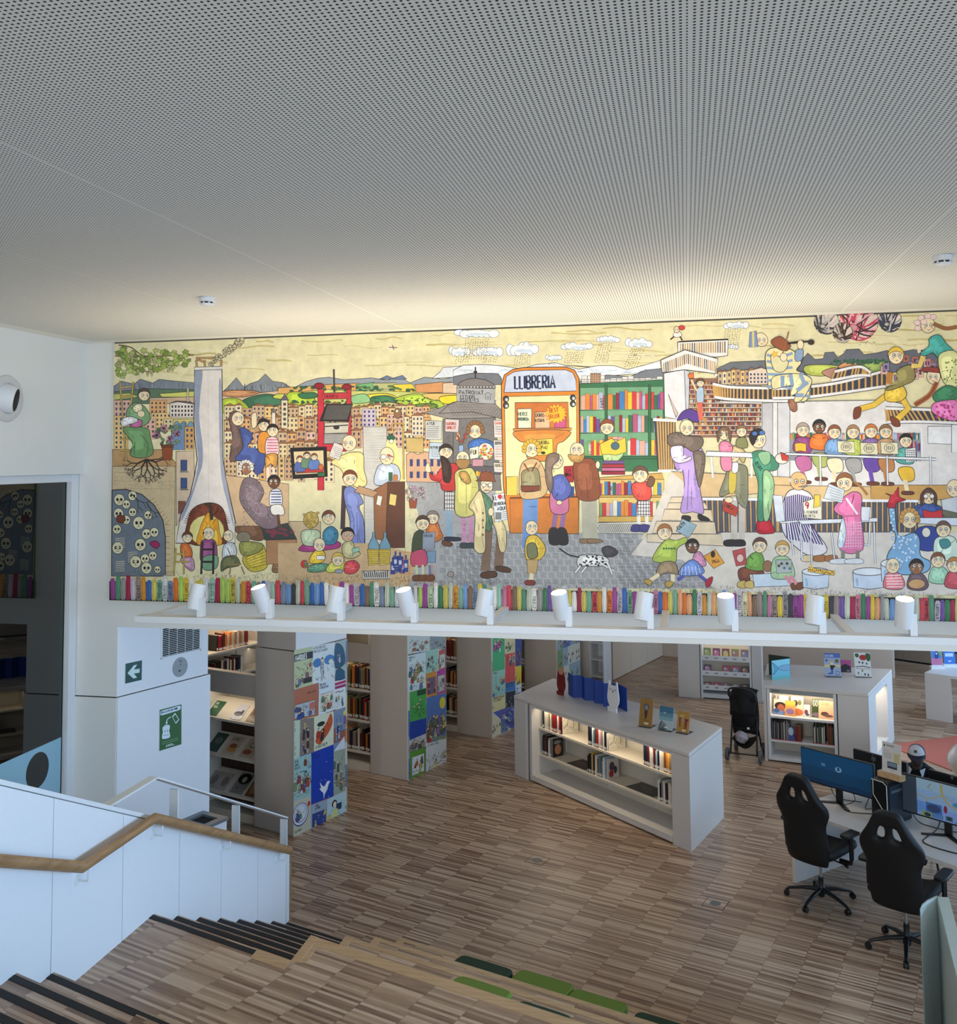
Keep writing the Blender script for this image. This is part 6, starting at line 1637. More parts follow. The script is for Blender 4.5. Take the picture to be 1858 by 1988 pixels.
pl(C2,[(990,380),(1040,340),(1060,310),(1180,300),(1260,320),(1400,300),(1400,372),(1140,372)],(226,230,236));pl(C2,[(650,385),(700,362),(740,378),(800,360),(830,385)],(110,126,160))
hill = [((0,440),(200,430),(300,420),(520,410),(520,470),(0,480),(222,170,100)),((500,420),(620,404),(620,450),(500,460),(120,180,120)),((610,410),(760,408),(780,450),(610,450),(190,190,130)),((740,420),(860,414),(900,470),(740,470),(238,206,70)),((880,420),(1040,404),(1130,404),(1090,470),(890,474),(214,150,96)),((1060,410),(1150,404),(1150,480),(1060,480),(226,200,170))]
for h_ in hill: pl(C2,list(h_[:-1]),h_[-1])
pl(C2,[(120,470),(300,450),(520,460),(700,460),(900,470),(1150,478),(1150,560),(600,580),(120,580)],(206,206,120));blob(C2,[(560,490),(680,476),(760,500),(700,540),(600,530)],(240,216,60));blob(C2,[(600,500),(700,490),(760,510),(760,540),(620,540)],(60,118,80));blob(C2,[(740,520),(850,480),(960,490),(1060,540),(1040,570),(860,560)],(176,200,70));blob(C2,[(930,480),(1150,480),(1150,520),(1000,520)],(226,190,110));blob(C2,[(1040,500),(1150,490),(1150,540),(1060,540)],(240,216,50));blob(C2,[(70,470),(200,480),(240,540),(160,560),(60,540)],(176,200,60));blob(C2,[(130,480),(230,470),(250,500),(160,510)],(60,120,80));blob(C2,[(460,500),(560,480),(590,530),(480,540)],(150,200,140));blob(C2,[(880,550),(980,540),(1030,560),(960,580)],(110,140,60))
blob(C2,[(560,560),(640,530),(760,540),(860,570),(860,600),(560,600)],(226,190,140))
for k in range(40): C2.ell(rm.uniform(760,1040),rm.uniform(505,560),5,4,(60,80,40))
for k in range(120): C2.ell(rm.uniform(80,900),rm.choice([438,452,530,548]) + rm.uniform(-8,8),rm.uniform(8,18),rm.uniform(5,9),rm.choice([(66,96,60),(90,120,70),(48,90,64)]))
pl(C3,[(0,380),(60,350),(180,345),(290,352),(420,372),(520,345),(640,335),(780,375),(900,352),(1000,352),(1080,376),(1180,352),(1290,320),(1290,420),(1200,400),(900,420),(780,440),(300,440),(0,420)],(232,236,242))
for k in range(60):
 x = rm.uniform(0,1280);C3.line([(x,372 + rm.uniform(0,30)),(x + rm.uniform(20,60),372 + rm.uniform(0,34))],3,rm.choice([(170,196,226),(200,214,232)]))
pl(C3,[(0,420),(120,398),(280,402),(300,430),(300,470),(0,470)],(120,122,128));pl(C3,[(785,450),(860,430),(960,410),(1100,420),(1200,380),(1310,368),(1310,470),(785,480)],(124,128,136))
for k in range(14):
 x = 800 + k*36;C3.rect(x,420 + rm.uniform(-6,14),x + 34,460,(236,232,226),K,2);wins(C3,x+2,432,x+32,458,3,2,(80,80,90))
pl(C3,[(855,400),(918,400),(918,460),(855,460)],(190,150,120));wins(C3,857,402,916,458,4,4,(110,80,66))
pl(C4,[(615,370),(700,330),(800,325),(940,320),(1154,300),(1154,470),(615,470)],(112,116,122));pl(C5,[(190,330),(215,300),(260,340),(310,335),(320,298),(375,294),(400,330),(440,300),(450,280),(530,276),(560,310),(640,300),(700,285),(760,300),(860,280),(1130,300),(1130,420),(150,420)],(104,108,120))
blob(C5,[(200,380),(330,372),(420,390),(330,440),(210,430)],(186,196,90));blob(C5,[(400,390),(470,350),(540,380),(520,410)],(222,160,110));blob(C5,[(540,370),(640,350),(720,360),(640,420),(560,410)],(150,170,90));blob(C5,[(300,420),(380,390),(430,420),(380,460)],(190,140,120))
for k in range(70): C5.ell(rm.uniform(360,700),355 + rm.uniform(-14,12),9,7,rm.choice([(60,100,70),(40,84,60)]))
def cloud(P,x,y,w,h):
 for k in range(7):
  a = k/6;P.ell(x + w*(a - 0.5)*0.85,y + rm.uniform(-0.15,0.15)*h,w*0.14,h*rm.uniform(0.32,0.46),(240,242,244),(110,130,160),3,n=14)
 P.ell(x,y,w*0.40,h*0.30,(240,242,244));P.ell(x + w*0.05,y + h*0.12,w*0.3,h*0.14,(206,220,236))
def rain(P,x,y,w,h,sl):
 for i in range(int(w/15)):
  for j in range(int(h/13)):
   P.ell(x + i*15 + rm.uniform(-3,3) - sl*j*13,y + j*13 + rm.uniform(-3,3),3.4,3.4,(134,116,72),n=6)
for (x,y,w,h) in ((145,150,250,56),(40,265,120,60),(215,262,170,62),(430,250,180,84),(625,305,90,34),(770,235,180,50),(965,188,130,44),(1155,210,150,60)): cloud(C3,x,y,w,h)
for (x,y,w,h,s) in ((80,190,160,140,0.1),(20,300,90,50,0.2),(200,290,100,60,0.3),(390,290,110,70,0.15),(600,320,70,40,0.3),(710,270,120,80,0.25),(910,215,100,130,0.25),(1110,250,90,120,0.4)): rain(C3,x,y,w,h,s)
cloud(C4,735,100,140,50);cloud(C4,715,235,60,34);rain(C4,670,130,110,130,0.15)
C2.line([(712,180),(765,182)],6,(140,96,120));C2.line([(735,165),(745,198)],6,(140,96,120))
for row,(y0,y1,hh) in enumerate(((560,640,80),(640,720,90),(720,800,100),(800,900,110),(900,1000,120))):
 x = 780
 while x < 1400:
  w = rm.uniform(40,90);house(C1,x,y0 + rm.uniform(-14,14),w,hh*1.15);x += w*0.95
 x = 0
 while x < (940 if row < 3 else 330):
  w = rm.uniform(36,84);house(C2,x,y0 + rm.uniform(-14,14),w,hh*1.15);x += w*0.95
for (x,y,w,h) in ((70,520,110,110),(70,620,90,220),(180,560,90,130),(300,520,110,90),(310,600,130,120),(270,640,70,130),(390,640,60,60)): house(C1,x,y,w,h,roof=False)
pl(C1,[(430,540),(470,528),(585,540),(585,632),(430,628)],(226,214,204));wins(C1,436,548,582,628,7,3,(40,38,44));pl(C1,[(430,540),(480,530),(585,545),(560,528),(470,525)],(96,80,80));C1.rect(540,440,552,530,(206,190,170),K,2.5)
pl(C1,[(450,640),(585,640),(585,700),(450,700)],(206,190,120));
for x in (475,520,565): C1.ell(x,690,20,34,(120,150,180),K,3)
pl(C1,[(440,690),(530,660),(530,840),(440,840)],(110,140,176));house(C1,525,690,62,148,(206,160,100),False)
pl(C1,[(1150,520),(1190,520),(1190,690),(1150,690)],(222,204,160));pl(C1,[(1145,520),(1170,478),(1195,520)],(110,100,110));wins(C1,1152,530,1188,680,1,5,(80,70,70));pl(C1,[(1085,600),(1110,600),(1110,680),(1085,680)],(232,220,200));pl(C1,[(1080,600),(1098,565),(1115,600)],(130,110,110))
pl(C2,[(20,520),(62,520),(62,700),(20,700)],(226,214,180));pl(C2,[(16,520),(42,478),(68,520)],(100,96,110));wins(C2,24,530,60,690,1,5,(80,70,70));house(C2,540,575,90,120,(206,190,196),False,(50,60,130));house(C2,700,610,110,90,(222,180,160),False,(60,70,140))
C1.line([(75,235),(240,240),(585,230)],10,(150,110,80));C1.line([(100,165),(180,180),(250,230),(330,240)],7,(90,70,50),sm=True);C1.line([(250,230),(240,320),(330,340)],6,(100,80,50),sm=True)
for k in range(120):
 t = rm.random()**1.2;x = 85 + 470*t;y = 180 + rm.uniform(0,190)*(1 - 0.55*t) + 30*t
 s_ = rm.uniform(14,26);a = rm.uniform(0,6.28)
 C1.poly([(x + s_*math.cos(a+q)*f_,y + s_*math.sin(a+q)*f_*0.85) for q,f_ in ((0,1.2),(0.6,0.7),(1.2,1.0),(1.9,0.65),(2.5,1.0),(3.14,0.7),(3.8,1.0),(4.4,0.65),(5.0,1.0),(5.7,0.7))],rm.choice([(160,180,84),(140,164,70),(176,190,110),(120,140,66)]),(70,70,40),2.4)
for (x,y) in ((110,270),(300,340),(430,310),(180,250),(320,270)):
 for k in range(14): C1.ell(x + rm.uniform(-18,18),y + rm.uniform(-22,26),7,7,(196,190,140),(80,74,50),2,n=8)
pl(C1,[(60,838),(390,838),(470,925),(472,945),(60,945)],(190,150,100));pl(C1,[(60,945),(465,945),(460,1650),(55,1650)],(206,186,148))
for y in (985,1040,1088): C1.line([(70,y),(440,y+4)],2,(170,140,100))
pl(C1,[(470,850),(585,845),(588,1000),(560,1130),(500,1270),(470,1330)],(212,190,164));
for (x,y) in ((500,905),(500,1020)): C1.rect(x,y,x+40,y+70,(60,84,130),K,3);C1.line([(x-6,y+76),(x+50,y+76)],5,K)
C1.rect(485,1170,530,1250,(130,80,60),K,3)
arch = [(58,1098),(150,1094),(250,1126),(330,1196),(385,1290),(402,1400),(402,1652),(55,1652)]
C1.poly(arch,(112,122,134),K,6)
for k in range(8): C1.line([(300+k*14,1170+k*22),(330+k*14,1150+k*20)],3,(150,120,80))
for k in range(9): C1.line([(405,1320+k*38),(430,1322+k*38)],3,(120,90,60))
skulls = [(105,1160,34),(190,1135,28),(100,1250,32),(150,1190,26),(230,1310,38),(290,1260,26),(280,1380,30),(330,1370,28),(240,1450,36),(95,1470,36),(210,1560,36),(270,1540,28),(320,1520,26),(280,1600,34),(90,1350,28),(150,1290,26),(190,1240,26),(350,1610,22)]
for (x,y,r_) in skulls:
 C1.ell(x,y,r_,r_*1.1,(226,218,180),K,3.5);C1.ell(x-r_*0.36,y-r_*0.02,r_*0.24,r_*0.3,(30,28,26));C1.ell(x+r_*0.36,y-r_*0.02,r_*0.24,r_*0.3,(30,28,26));C1.line([(x-r_*0.3,y+r_*0.62),(x+r_*0.3,y+r_*0.62)],2.5,K);C1.ell(x,y+r_*0.35,r_*0.09,r_*0.12,(40,36,32),n=6)
for (x,y) in ((80,1410),(80,1560),(160,1500)):
 for k in range(6): C1.line([(x,y+k*12),(x+60,y+k*12-4)],4,(214,206,176))
blob(C1,[(300,1440),(340,1425),(365,1450),(340,1475)],(160,40,90));blob(C1,[(95,1260),(140,1270),(130,1310),(90,1300)],(120,60,40))
def root(P,x,y,a,l,w,n):
 if n == 0 or l < 8: return
 x2,y2 = x + l*math.cos(a),y + l*math.sin(a);P.line([(x,y),(x2,y2)],w,(50,40,36))
 for d in (-0.6,0.5): root(P,x2,y2,a + d + rm.uniform(-0.3,0.3),l*0.68,w*0.7,n-1)
for a in (0.3,0.9,1.5,2.1,2.7): root(C1,280,900,a,62,11,5)
root(C1,300,905,-0.1,60,8,4);root(C1,180,1120,0.8,60,7,4);root(C1,280,1180,1.0,50,7,4)
for k in range(30): C1.ell(rm.uniform(335,500),rm.uniform(690,800),16,9,rm.choice([(96,130,96),(120,146,110),(76,104,80)]),K,2,rot=rm.uniform(0,180),n=10)
for (x,y) in ((392,700),(475,735),(345,745),(430,770)):
 for k in range(16): a = k*0.39;C1.line([(x,y),(x+26*math.cos(a),y+26*math.sin(a))],4,rm.choice([(140,84,120),(176,120,150)]))
pl(C1,[(378,815),(450,812),(444,905),(386,905)],(146,76,42));C1.rect(374,806,454,824,(120,60,36),K,3)
for (a,b) in (((108,395),(150,912)),((195,400),(170,640)),((110,440),(200,430)),((112,500),(195,490)),((108,770),(182,770)),((108,840),(180,846))): C1.line([a,b],13,K);C1.line([a,b],9,(196,164,90))
blob(C1,[(170,560),(215,535),(265,560),(300,610),(300,650),(270,680),(215,690),(160,650),(150,600)],(126,164,116));blob(C1,[(130,700),(200,690),(290,705),(305,760),(322,862),(250,892),(175,872),(190,800),(150,745)],(112,154,100));C1.line([(240,740),(290,800),(280,880)],4,(60,100,60),sm=True);C1.line([(205,790),(200,870)],4,(70,110,66))
blob(C1,[(195,560),(240,540),(255,575),(225,600),(195,590)],SK);blob(C1,[(150,640),(200,640),(250,650),(240,690),(180,690)],(196,110,160));blob(C1,[(115,650),(160,625),(215,635),(220,660),(160,680),(125,690)],(226,226,226));C1.ell(245,608,24,22,SK,K,3);head(C1,264,484,36,look=(0.6,0.4),hair='cap',hc=(90,70,60))
chim = [(590,320),(765,320),(770,640),(772,900),(790,1010),(822,1170),(850,1300),(850,1440),(468,1440),(500,1260),(560,1130),(590,1000),(606,900),(590,760),(585,640)]
C1.poly(chim,(228,220,214),K,6)
blob(C1,[(592,330),(640,335),(625,500),(620,640),(640,800),(640,930),(615,1010),(580,1120),(540,1230),(500,1300),(520,1220),(570,1110),(600,1000),(612,900),(598,760),(590,600)],(150,158,178),0.1,(150,158,178));blob(C1,[(745,420),(762,420),(766,700),(770,900),(800,1080),(835,1260),(838,1330),(800,1180),(770,1060),(752,880)],(160,166,184),0.1,(160,166,184))
C1.line([(675,330),(680,1170)],2,(196,186,176));pl(C1,[(588,308),(768,302),(768,322),(588,328)],(226,222,218));
for (a,b) in (((596,250),(768,245)),((600,262),(604,308)),((655,262),(655,306)),((762,258),(760,304)),((600,255),(650,275))): C1.line([a,b],14,K);C1.line([a,b],9,(190,146,96))
for k in range(46):
 t = k/45;C1.ell(685 + 215*t + rm.uniform(-14,14),290 - 160*t + rm.uniform(-12,12),8 + 7*t,8 + 5*t,(206,196,160),(60,54,48),3.2,n=10)
blob(C1,[(545,1440),(545,1300),(585,1212),(680,1180),(760,1205),(792,1290),(792,1440)],(118,58,38),5);C1.ell(668,1360,112,100,(230,220,140),(160,110,50),3)
for k in range(30): a = math.radians(190 + 160*k/29);C1.line([(668+118*math.cos(a),1330+118*math.sin(a)),(668+150*math.cos(a),1335+150*math.sin(a))],4,rm.choice([(150,80,54),(90,44,30)]))
blob(C1,[(610,1450),(620,1360),(645,1290),(680,1240),(700,1300),(735,1280),(750,1370),(760,1450)],(232,160,40),3);blob(C1,[(635,1450),(650,1370),(680,1310),(705,1370),(730,1350),(735,1450)],(244,206,80),2);C1.line([(655,1190),(690,1190),(700,1290)],22,(70,54,46))
blob(C1,[(500,1450),(550,1445),(575,1500),(560,1560),(510,1545)],(206,110,50));blob(C1,[(500,1540),(570,1530),(590,1590),(570,1620),(520,1580)],(196,150,180));head(C1,543,1402,32,look=(0.6,-0.4),hair='cap',hc=(110,60,34))
for (a,b) in (((470,1470),(455,1640)),((520,1480),(520,1640)),((470,1510),(520,1510)),((460,1560),(560,1560))): C1.line([a,b],12,K);C1.line([a,b],8,(206,180,90))
blob(C1,[(640,1420),(715,1420),(735,1500),(720,1560),(635,1560),(625,1490)],(150,80,130));blob(C1,[(645,1530),(735,1520),(730,1600),(650,1610)],(120,160,130));head(C1,680,1378,36,look=(0,-0.3),hair='bald',hc=(60,50,44))
for (a,b) in (((640,1430),(632,1640)),((712,1435),(708,1640)),((640,1480),(712,1480)),((638,1560),(710,1560))): C1.line([a,b],14,(52,44,40))
blob(C1,[(780,1450),(840,1440),(860,1500),(830,1560),(770,1540)],(206,210,214));blob(C1,[(770,1540),(850,1520),(880,1580),(800,1600),(760,1620)],(100,106,70));head(C1,806,1392,32,look=(-0.4,-0.4),hair='bald',hc=(120,110,90));C1.line([(800,1470),(830,1540)],5,(90,60,40))
for (a,b) in (((820,1600),(815,1640)),((890,1590),(910,1640)),((800,1580),(890,1575))): C1.line([a,b],9,(150,120,80))
blob(C1,[(850,1345),(905,1300),(960,1295),(1020,1345),(1045,1395),(1010,1425),(930,1410),(880,1390)],(122,86,62));C1.ell(905,1400,46,34,(140,130,110),K,3);head(C1,886,1225,42,look=(-0.4,0.3),hair='cap',hc=(110,106,100),ry=54)
blob(C1,[(900,1530),(1020,1440),(1060,1580),(1000,1622),(935,1610)],(206,184,66));
for k in range(7): C1.line([(905+k*4,1525+k*13),(1035+k*3,1455+k*20)],3.5,(110,96,40))
blob(C1,[(880,1440),(960,1430),(1030,1450),(1000,1500),(900,1520)],(150,150,80))
blob(C1,[(1100,1560),(1120,1530),(1150,1560),(1160,1620),(1090,1625)],(150,110,76));C1.ell(1112,1520,28,24,(160,120,84),K,3);C1.line([(1160,1610),(1200,1610),(1225,1630)],8,(120,84,56));
for k in range(4): C1.line([(1100,1555+k*16),(1155,1560+k*16)],3,(90,60,40))
pl(C1,[(785,1000),(1195,1060),(1195,1330),(860,1330),(850,1290),(800,1060)],(206,176,140));pl(C1,[(1050,1420),(1245,1415),(1238,1575),(1050,1575)],(178,132,92));pl(C1,[(1195,1300),(1400,1300),(1400,1660),(1240,1600),(1245,1415)],(200,176,140));pl(C1,[(1020,1345),(1190,1310),(1248,1412),(1040,1420)],(60,66,66))
for k in range(16): C1.ell(rm.uniform(1050,1220),rm.uniform(1345,1405),16,9,(130,56,70),n=8)
blob(C1,[(810,640),(836,590),(870,600),(868,680),(922,840),(880,900),(815,905),(832,760)],(112,88,84));blob(C1,[(880,700),(940,715),(962,760),(930,830),(1020,835),(1046,900),(1020,985),(975,990),(965,915),(850,905),(900,820)],(72,88,152));blob(C1,[(955,620),(985,600),(990,680),(960,700)],SK);head(C1,868,640,40,look=(0.5,-0.3))
blob(C1,[(1005,735),(1068,735),(1080,850),(1002,850)],(226,150,60));head(C1,1034,680,36,look=(-0.5,-0.4),hair='cap',hc=(44,38,36));sh_ = [(1052,770),(1120,765),(1128,870),(1052,878)];blob(C1,sh_,(240,210,214));stripes(C1,sh_,(206,90,120),6,6);blob(C1,[(1048,875),(1120,868),(1112,955),(1082,930),(1050,955)],(206,150,70));head(C1,1092,715,36,look=(-0.4,-0.3),hair='cap',hc=(44,38,36))
for x in (1060,1095): C1.line([(x,950),(x+4,1020)],14,SK)
blob(C1,[(905,1030),(985,1030),(1035,1110),(1010,1190),(1100,1220),(1125,1330),(1030,1345),(950,1270),(880,1160)],(124,108,116))
for k in range(150): C1.ell(rm.uniform(890,1100),rm.uniform(1040,1330),3.4,3.4,rm.choice([(70,60,66),(190,180,190),(160,90,110)]),n=5) if rm.random() < 0.9 else None
head(C1,920,955,38,skin=(150,106,80),look=(0.3,-0.3),hair='curly',hc=(226,224,220))
sh_ = [(1078,1105),(1142,1098),(1150,1195),(1078,1205)];blob(C1,sh_,(226,226,230));stripes(C1,sh_,(60,80,140),6,7);blob(C1,[(1082,1200),(1150,1195),(1165,1255),(1090,1255)],(236,232,226));C1.line([(1125,1255),(1135,1335)],20,(96,66,48));head(C1,1100,1045,38,skin=(104,72,52),look=(-0.4,-0.3),hair='cap',hc=(30,26,26))
pl(C2,[(255,450),(295,450),(295,1100),(255,1100)],(206,50,66));pl(C2,[(440,450),(470,450),(470,830),(440,830)],(206,50,66));pl(C2,[(285,475),(450,470),(450,510),(285,515)],(200,60,70));pl(C2,[(290,800),(440,805),(440,850),(290,846)],(200,50,66));C2.ell(263,428,32,20,(150,30,46),K,4);C2.ell(442,434,32,18,(150,30,46),K,4);C2.text('MINERVA',300,505,20,(90,20,30),w=4,sx=0.9)
C2.line([(358,320),(362,470)],12,(70,60,50));pl(C2,[(310,545),(478,545),(455,658),(265,655)],(44,38,36))
for k in range(26): x = 320 + k*6;C2.line([(x,552),(x-28,645)],1.6,(150,146,140))
pl(C2,[(298,665),(455,662),(450,730),(300,735)],(206,200,180));C2.line([(300,690),(450,680)],7,K);C2.ell(375,695,20,14,(50,46,44))
pl(C2,[(296,735),(445,735),(445,800),(296,800)],(176,172,166));stripes(C2,[(296,735),(445,800)],(120,116,112),7,2.4)
C2.poly([(78,828),(312,820),(318,1012),(95,1026)],(30,28,28),K,4);pl(C2,[(98,850),(292,842),(296,990),(110,1000)],(226,206,160));pl(C2,[(115,990),(292,982),(296,950),(190,950)],(196,60,60))
for (x,y,c,hc) in ((140,900,(90,110,170),(150,70,40)),(185,875,(110,140,110),(120,60,40)),(232,885,(100,130,190),(150,80,50))): blob(C2,[(x-26,y+20),(x+26,y+20),(x+34,y+75),(x-34,y+78)],c,3);head(C2,x,y,20,hair='cap',hc=hc)
C2.ell(275,950,16,20,(206,110,60),K,3);C2.rect(255,985,300,1010,(60,110,70),K,3)
pl(C2,[(545,690),(700,690),(705,1480),(560,1480)],(222,218,210))
for k in range(100): y = 695 + k*7.8;C2.line([(548+rm.uniform(-8,6),y),(702+rm.uniform(-8,8),y+rm.uniform(-3,3))],1.8,(130,126,122))
C2.poly([(705,768),(752,768),(812,1040),(640,1040)],(240,230,150));C2.poly([(700,762),(725,735),(755,762),(745,775),(710,775)],(40,100,70),K,4);C2.ell(729,785,14,14,(246,246,220),K,3)
for (a,b) in (((735,672),(810,672)),((805,672),(808,1030)),((735,672),(735,720))): C2.line([a,b],12,K);C2.line([a,b],8,(214,176,80))
C2.ell(770,605,24,34,(150,110,76),K,4);C2.ell(765,590,9,10,(240,230,200),K,2)
blob(C2,[(640,950),(700,925),(770,945),(785,1030),(720,1060),(620,1060)],(196,206,222));head(C2,700,880,46,look=(-0.3,0.3),ry=58,hair='bald',hc=(200,190,160));C2.ell(678,885,18,16,(240,240,236),K,3);C2.line([(700,870),(740,885)],7,(190,50,40))
pl(C2,[(615,1100),(705,1045),(815,1042),(815,1470),(690,1472),(690,1430),(620,1410)],(150,100,66));pl(C2,[(705,1050),(815,1046),(815,1470),(690,1472),(700,1200)],(98,60,42));pl(C2,[(720,1120),(765,1130),(755,1200),(712,1190)],(230,206,120));pl(C2,[(640,1130),(672,1140),(660,1200),(630,1190)],(230,226,214));C2.rect(712,985,735,1040,(60,110,70),K,3);C2.rect(742,1000,768,1040,(206,120,60),K,3)
blob(C2,[(400,880),(470,855),(545,865),(552,960),(570,1060),(500,1080),(430,1010),(400,960),(340,920)],(240,224,150));pl(C2,[(360,790),(425,815),(395,905),(325,880)],(222,214,206));
for k in range(5): C2.line([(350+k*3,815+k*14),(405+k*2,835+k*14)],2.2,(120,114,110))
head(C2,458,795,46,look=(-0.5,0.2),hair='bald',hc=(190,150,90));C2.line([(425,1070),(415,1350)],30,(80,60,66))
blob(C2,[(425,1095),(470,1075),(520,1120),(548,1180),(520,1210),(552,1300),(548,1482),(470,1482),(462,1300),(430,1180)],(126,138,196));C2.line([(470,1230),(490,1300),(470,1300)],4,(80,90,150));C2.line([(508,1240),(512,1480)],4,(90,100,160));pl(C2,[(490,1110),(520,1070),(640,1110),(610,1145)],(190,150,116));head(C2,462,1020,44,look=(0.4,0.3),hair='cap',hc=(130,66,40))
pl(C2,[(0,1440),(600,1440),(860,1500),(900,1720),(0,1720)],(206,176,134),0.1,(206,176,134));blob(C2,[(130,1480),(200,1430),(300,1450),(390,1430),(390,1470),(260,1490),(180,1495)],(170,60,130))
blob(C2,[(150,1370),(210,1350),(270,1370),(250,1450),(165,1450)],(190,206,170));C2.ell(212,1290,48,52,(206,180,100),K,4);
for k in range(26): C2.ell(212+rm.uniform(-46,46),1290+rm.uniform(-50,50),9,9,(190,160,80),(110,90,40),2,n=8)
blob(C2,[(290,1370),(340,1330),(385,1370),(370,1440),(300,1445)],(70,130,160));head(C2,325,1275,40,look=(-0.3,-0.5),hair='cap',hc=(120,70,50))
blob(C2,[(205,1530),(250,1480),(300,1500),(290,1560),(210,1570)],(232,196,60));head(C2,265,1450,38,look=(0.2,0.3),hair='bald',hc=(140,130,120));blob(C2,[(195,1590),(260,1570),(330,1580),(300,1620),(200,1625)],(90,150,120));C2.ell(170,1575,24,26,(206,60,60),K,3);C2.poly([(170,1550),(194,1575),(170,1600)],(60,140,90));C2.rect(248,1520,300,1545,(240,240,236),K,3)
blob(C2,[(310,1600),(370,1540),(430,1560),(430,1610),(330,1630)],(206,206,90));head(C2,385,1545,38,look=(0.1,0.5),hair='cap',hc=(226,190,90));blob(C2,[(430,1570),(490,1550),(525,1590),(490,1635),(430,1630)],(206,70,80));C2.ell(390,1620,26,14,(150,160,180),K,3)
blob(C2,[(415,1450),(470,1420),(500,1480),(530,1510),(470,1540),(420,1520)],(190,186,140));head(C2,448,1385,40,skin=(206,170,140),look=(0.4,0.4),hair='cap',hc=(34,30,32));pl(C2,[(475,1475),(520,1465),(525,1490),(480,1505)],(150,200,180))
for (x) in (615,688): C2.poly([(x-34,1480),(x-34,1450),(x-8,1400),(x-8,1370),(x+8,1370),(x+8,1400),(x+34,1450),(x+34,1480)],(120,160,180),K,4)
for (x) in (615,688): pl(C2,[(x-40,1478),(x+34,1478),(x+28,1575),(x-34,1585)],(206,180,70));stripes(C2,[(x-38,1480),(x+30,1575)],(120,96,40),7,2.5)
for (x,y) in ((738,1560),(770,1550),(755,1520),(800,1555),(785,1525),(822,1545)): C2.rect(x-14,y,x+14,y+80,(50,70,150),K,3);C2.rect(x-5,y-28,x+5,y,(60,80,160),K,2);C2.rect(x-9,y+25,x+9,y+52,(200,206,226))
pl(C2,[(540,1620),(715,1615),(720,1668),(545,1672)],(206,202,196));
for k in range(12): C2.line([(550+k*14,1625+rm.uniform(-20,10)),(560+k*13,1660)],6,(44,42,44))
for k in range(260):
 x,y = rm.uniform(60,460),rm.uniform(950,1090);C1.line([(x,y),(x+rm.uniform(6,16),y+rm.uniform(-2,2))],1.6,(176,146,104))
for k in range(200):
 x,y = rm.uniform(0,780),rm.uniform(1480,1700);C2.line([(x,y),(x+rm.uniform(10,30),y+rm.uniform(-3,3))],1.8,rm.choice([(176,140,96),(220,192,150)]))
pave = [(820,1040),(1060,1050),(1400,980),(1400,1720),(830,1720),(900,1560),(900,1240)]
C2.poly(pave,(172,172,172));C3.poly([(0,1330),(330,1380),(1130,1400),(1260,1480),(1347,1540),(1347,1740),(-60,1740)],(180,180,180));C4.poly([(0,1390),(160,1400),(80,1530),(400,1560),(640,1740),(-20,1740)],(180,180,180))
def basket(P,x0,y0,x1,y1,st=52,skip=None):
 r_ = 0
 y = y0
 while y < y1:
  x = x0 + (st/2 if r_ % 2 else 0);c = 0
  while x < x1:
   if not skip or not skip(x,y):
    for k in range(4):
     if (c + r_) % 2: P.line([(x + k*10,y),(x + 8 + k*10,y + 34)],3,(110,110,112))
     else: P.line([(x,y + k*9),(x + 40,y + 4 + k*9)],3,(110,110,112))
   x += st;c += 1
  y += 40;r_ += 1
basket(C3,20,1400,1330,1720,skip=lambda x,y: y < 1400 + max(0,(x-1130))*0.5)
basket(C2,1040,1440,1392,1710);basket(C4,0,1420,560,1720,skip=lambda x,y: (y < 1560 and x > 60) or (x > 380 and y < 1600 + (x-380)*0.5))
for k in range(300): x,y = rm.uniform(840,1080),rm.uniform(1060,1440);C2.line([(x,y),(x+rm.uniform(4,12),y+rm.uniform(-6,6))],1.8,(120,120,122))
for k in range(5): C2.line([(820+k*40,1470),(780+k*55,1720)],3,(206,120,60));C2.line([(800,1500+k*45),(1010,1490+k*50)],3,(206,120,60))
pl(C2,[(825,870),(860,850),(900,870),(940,850),(985,860),(1060,890),(1060,1050),(828,1045)],(222,176,140));wins(C2,835,890,1055,955,5,1,(60,70,120),0.45,0.7);wins(C2,835,970,1055,1030,5,1,(60,70,120),0.45,0.7);house(C2,860,620,75,130,(226,210,180));pl(C2,[(820,760),(935,765),(935,860),(825,850)],(206,176,110))
pl(C2,[(1060,640),(1400,640),(1400,980),(1060,980)],(120,116,114));pl(C3,[(0,640),(260,640),(300,1130),(0,1130)],(124,120,118))
for k in range(160): x,y = rm.uniform(1070,1390),rm.uniform(645,960);C2.line([(x,y),(x+rm.uniform(-8,8),y+14)],2,(84,80,80))
pl(C2,[(915,606),(1040,570),(1130,532),(1400,520),(1400,632),(1100,640),(960,606)],(150,142,138));pl(C3,[(-90,650),(-20,590),(30,575),(250,580),(310,640),(372,690),(330,690),(120,640)],(150,142,138))
for j in range(5):
 for k in range(20): C3.line([(-40+k*18+j*9-(k>10)*0,590+j*16+(max(0,k-12))*5),(-34+k*18+j*9,602+j*16+(max(0,k-12))*5),(-26+k*18+j*9,590+j*16+(max(0,k-12))*5)],2.6,(80,74,72))
pl(C3,[(22,490),(262,495),(255,592),(20,575)],(176,176,178));C3.text('PATRONAT',36,530,24,K,w=4.5,sx=1.05,rot=1);C3.text('ESTUDIS',44,556,20,K,w=4,sx=1.0,rot=1);C3.text('OSONENCS',42,576,19,K,w=4,sx=1.05,rot=1);C3.line([(195,535),(216,518),(238,535)],3,K);
for x in (202,216,230): C3.line([(x,540),(x,565)],3,K)
C3.poly([(25,488),(40,455),(90,435),(140,430),(200,440),(245,462),(262,490)],(128,122,120),K,4);C3.line([(138,432),(138,360)],8,K);C3.ell(138,392,12,9,K)
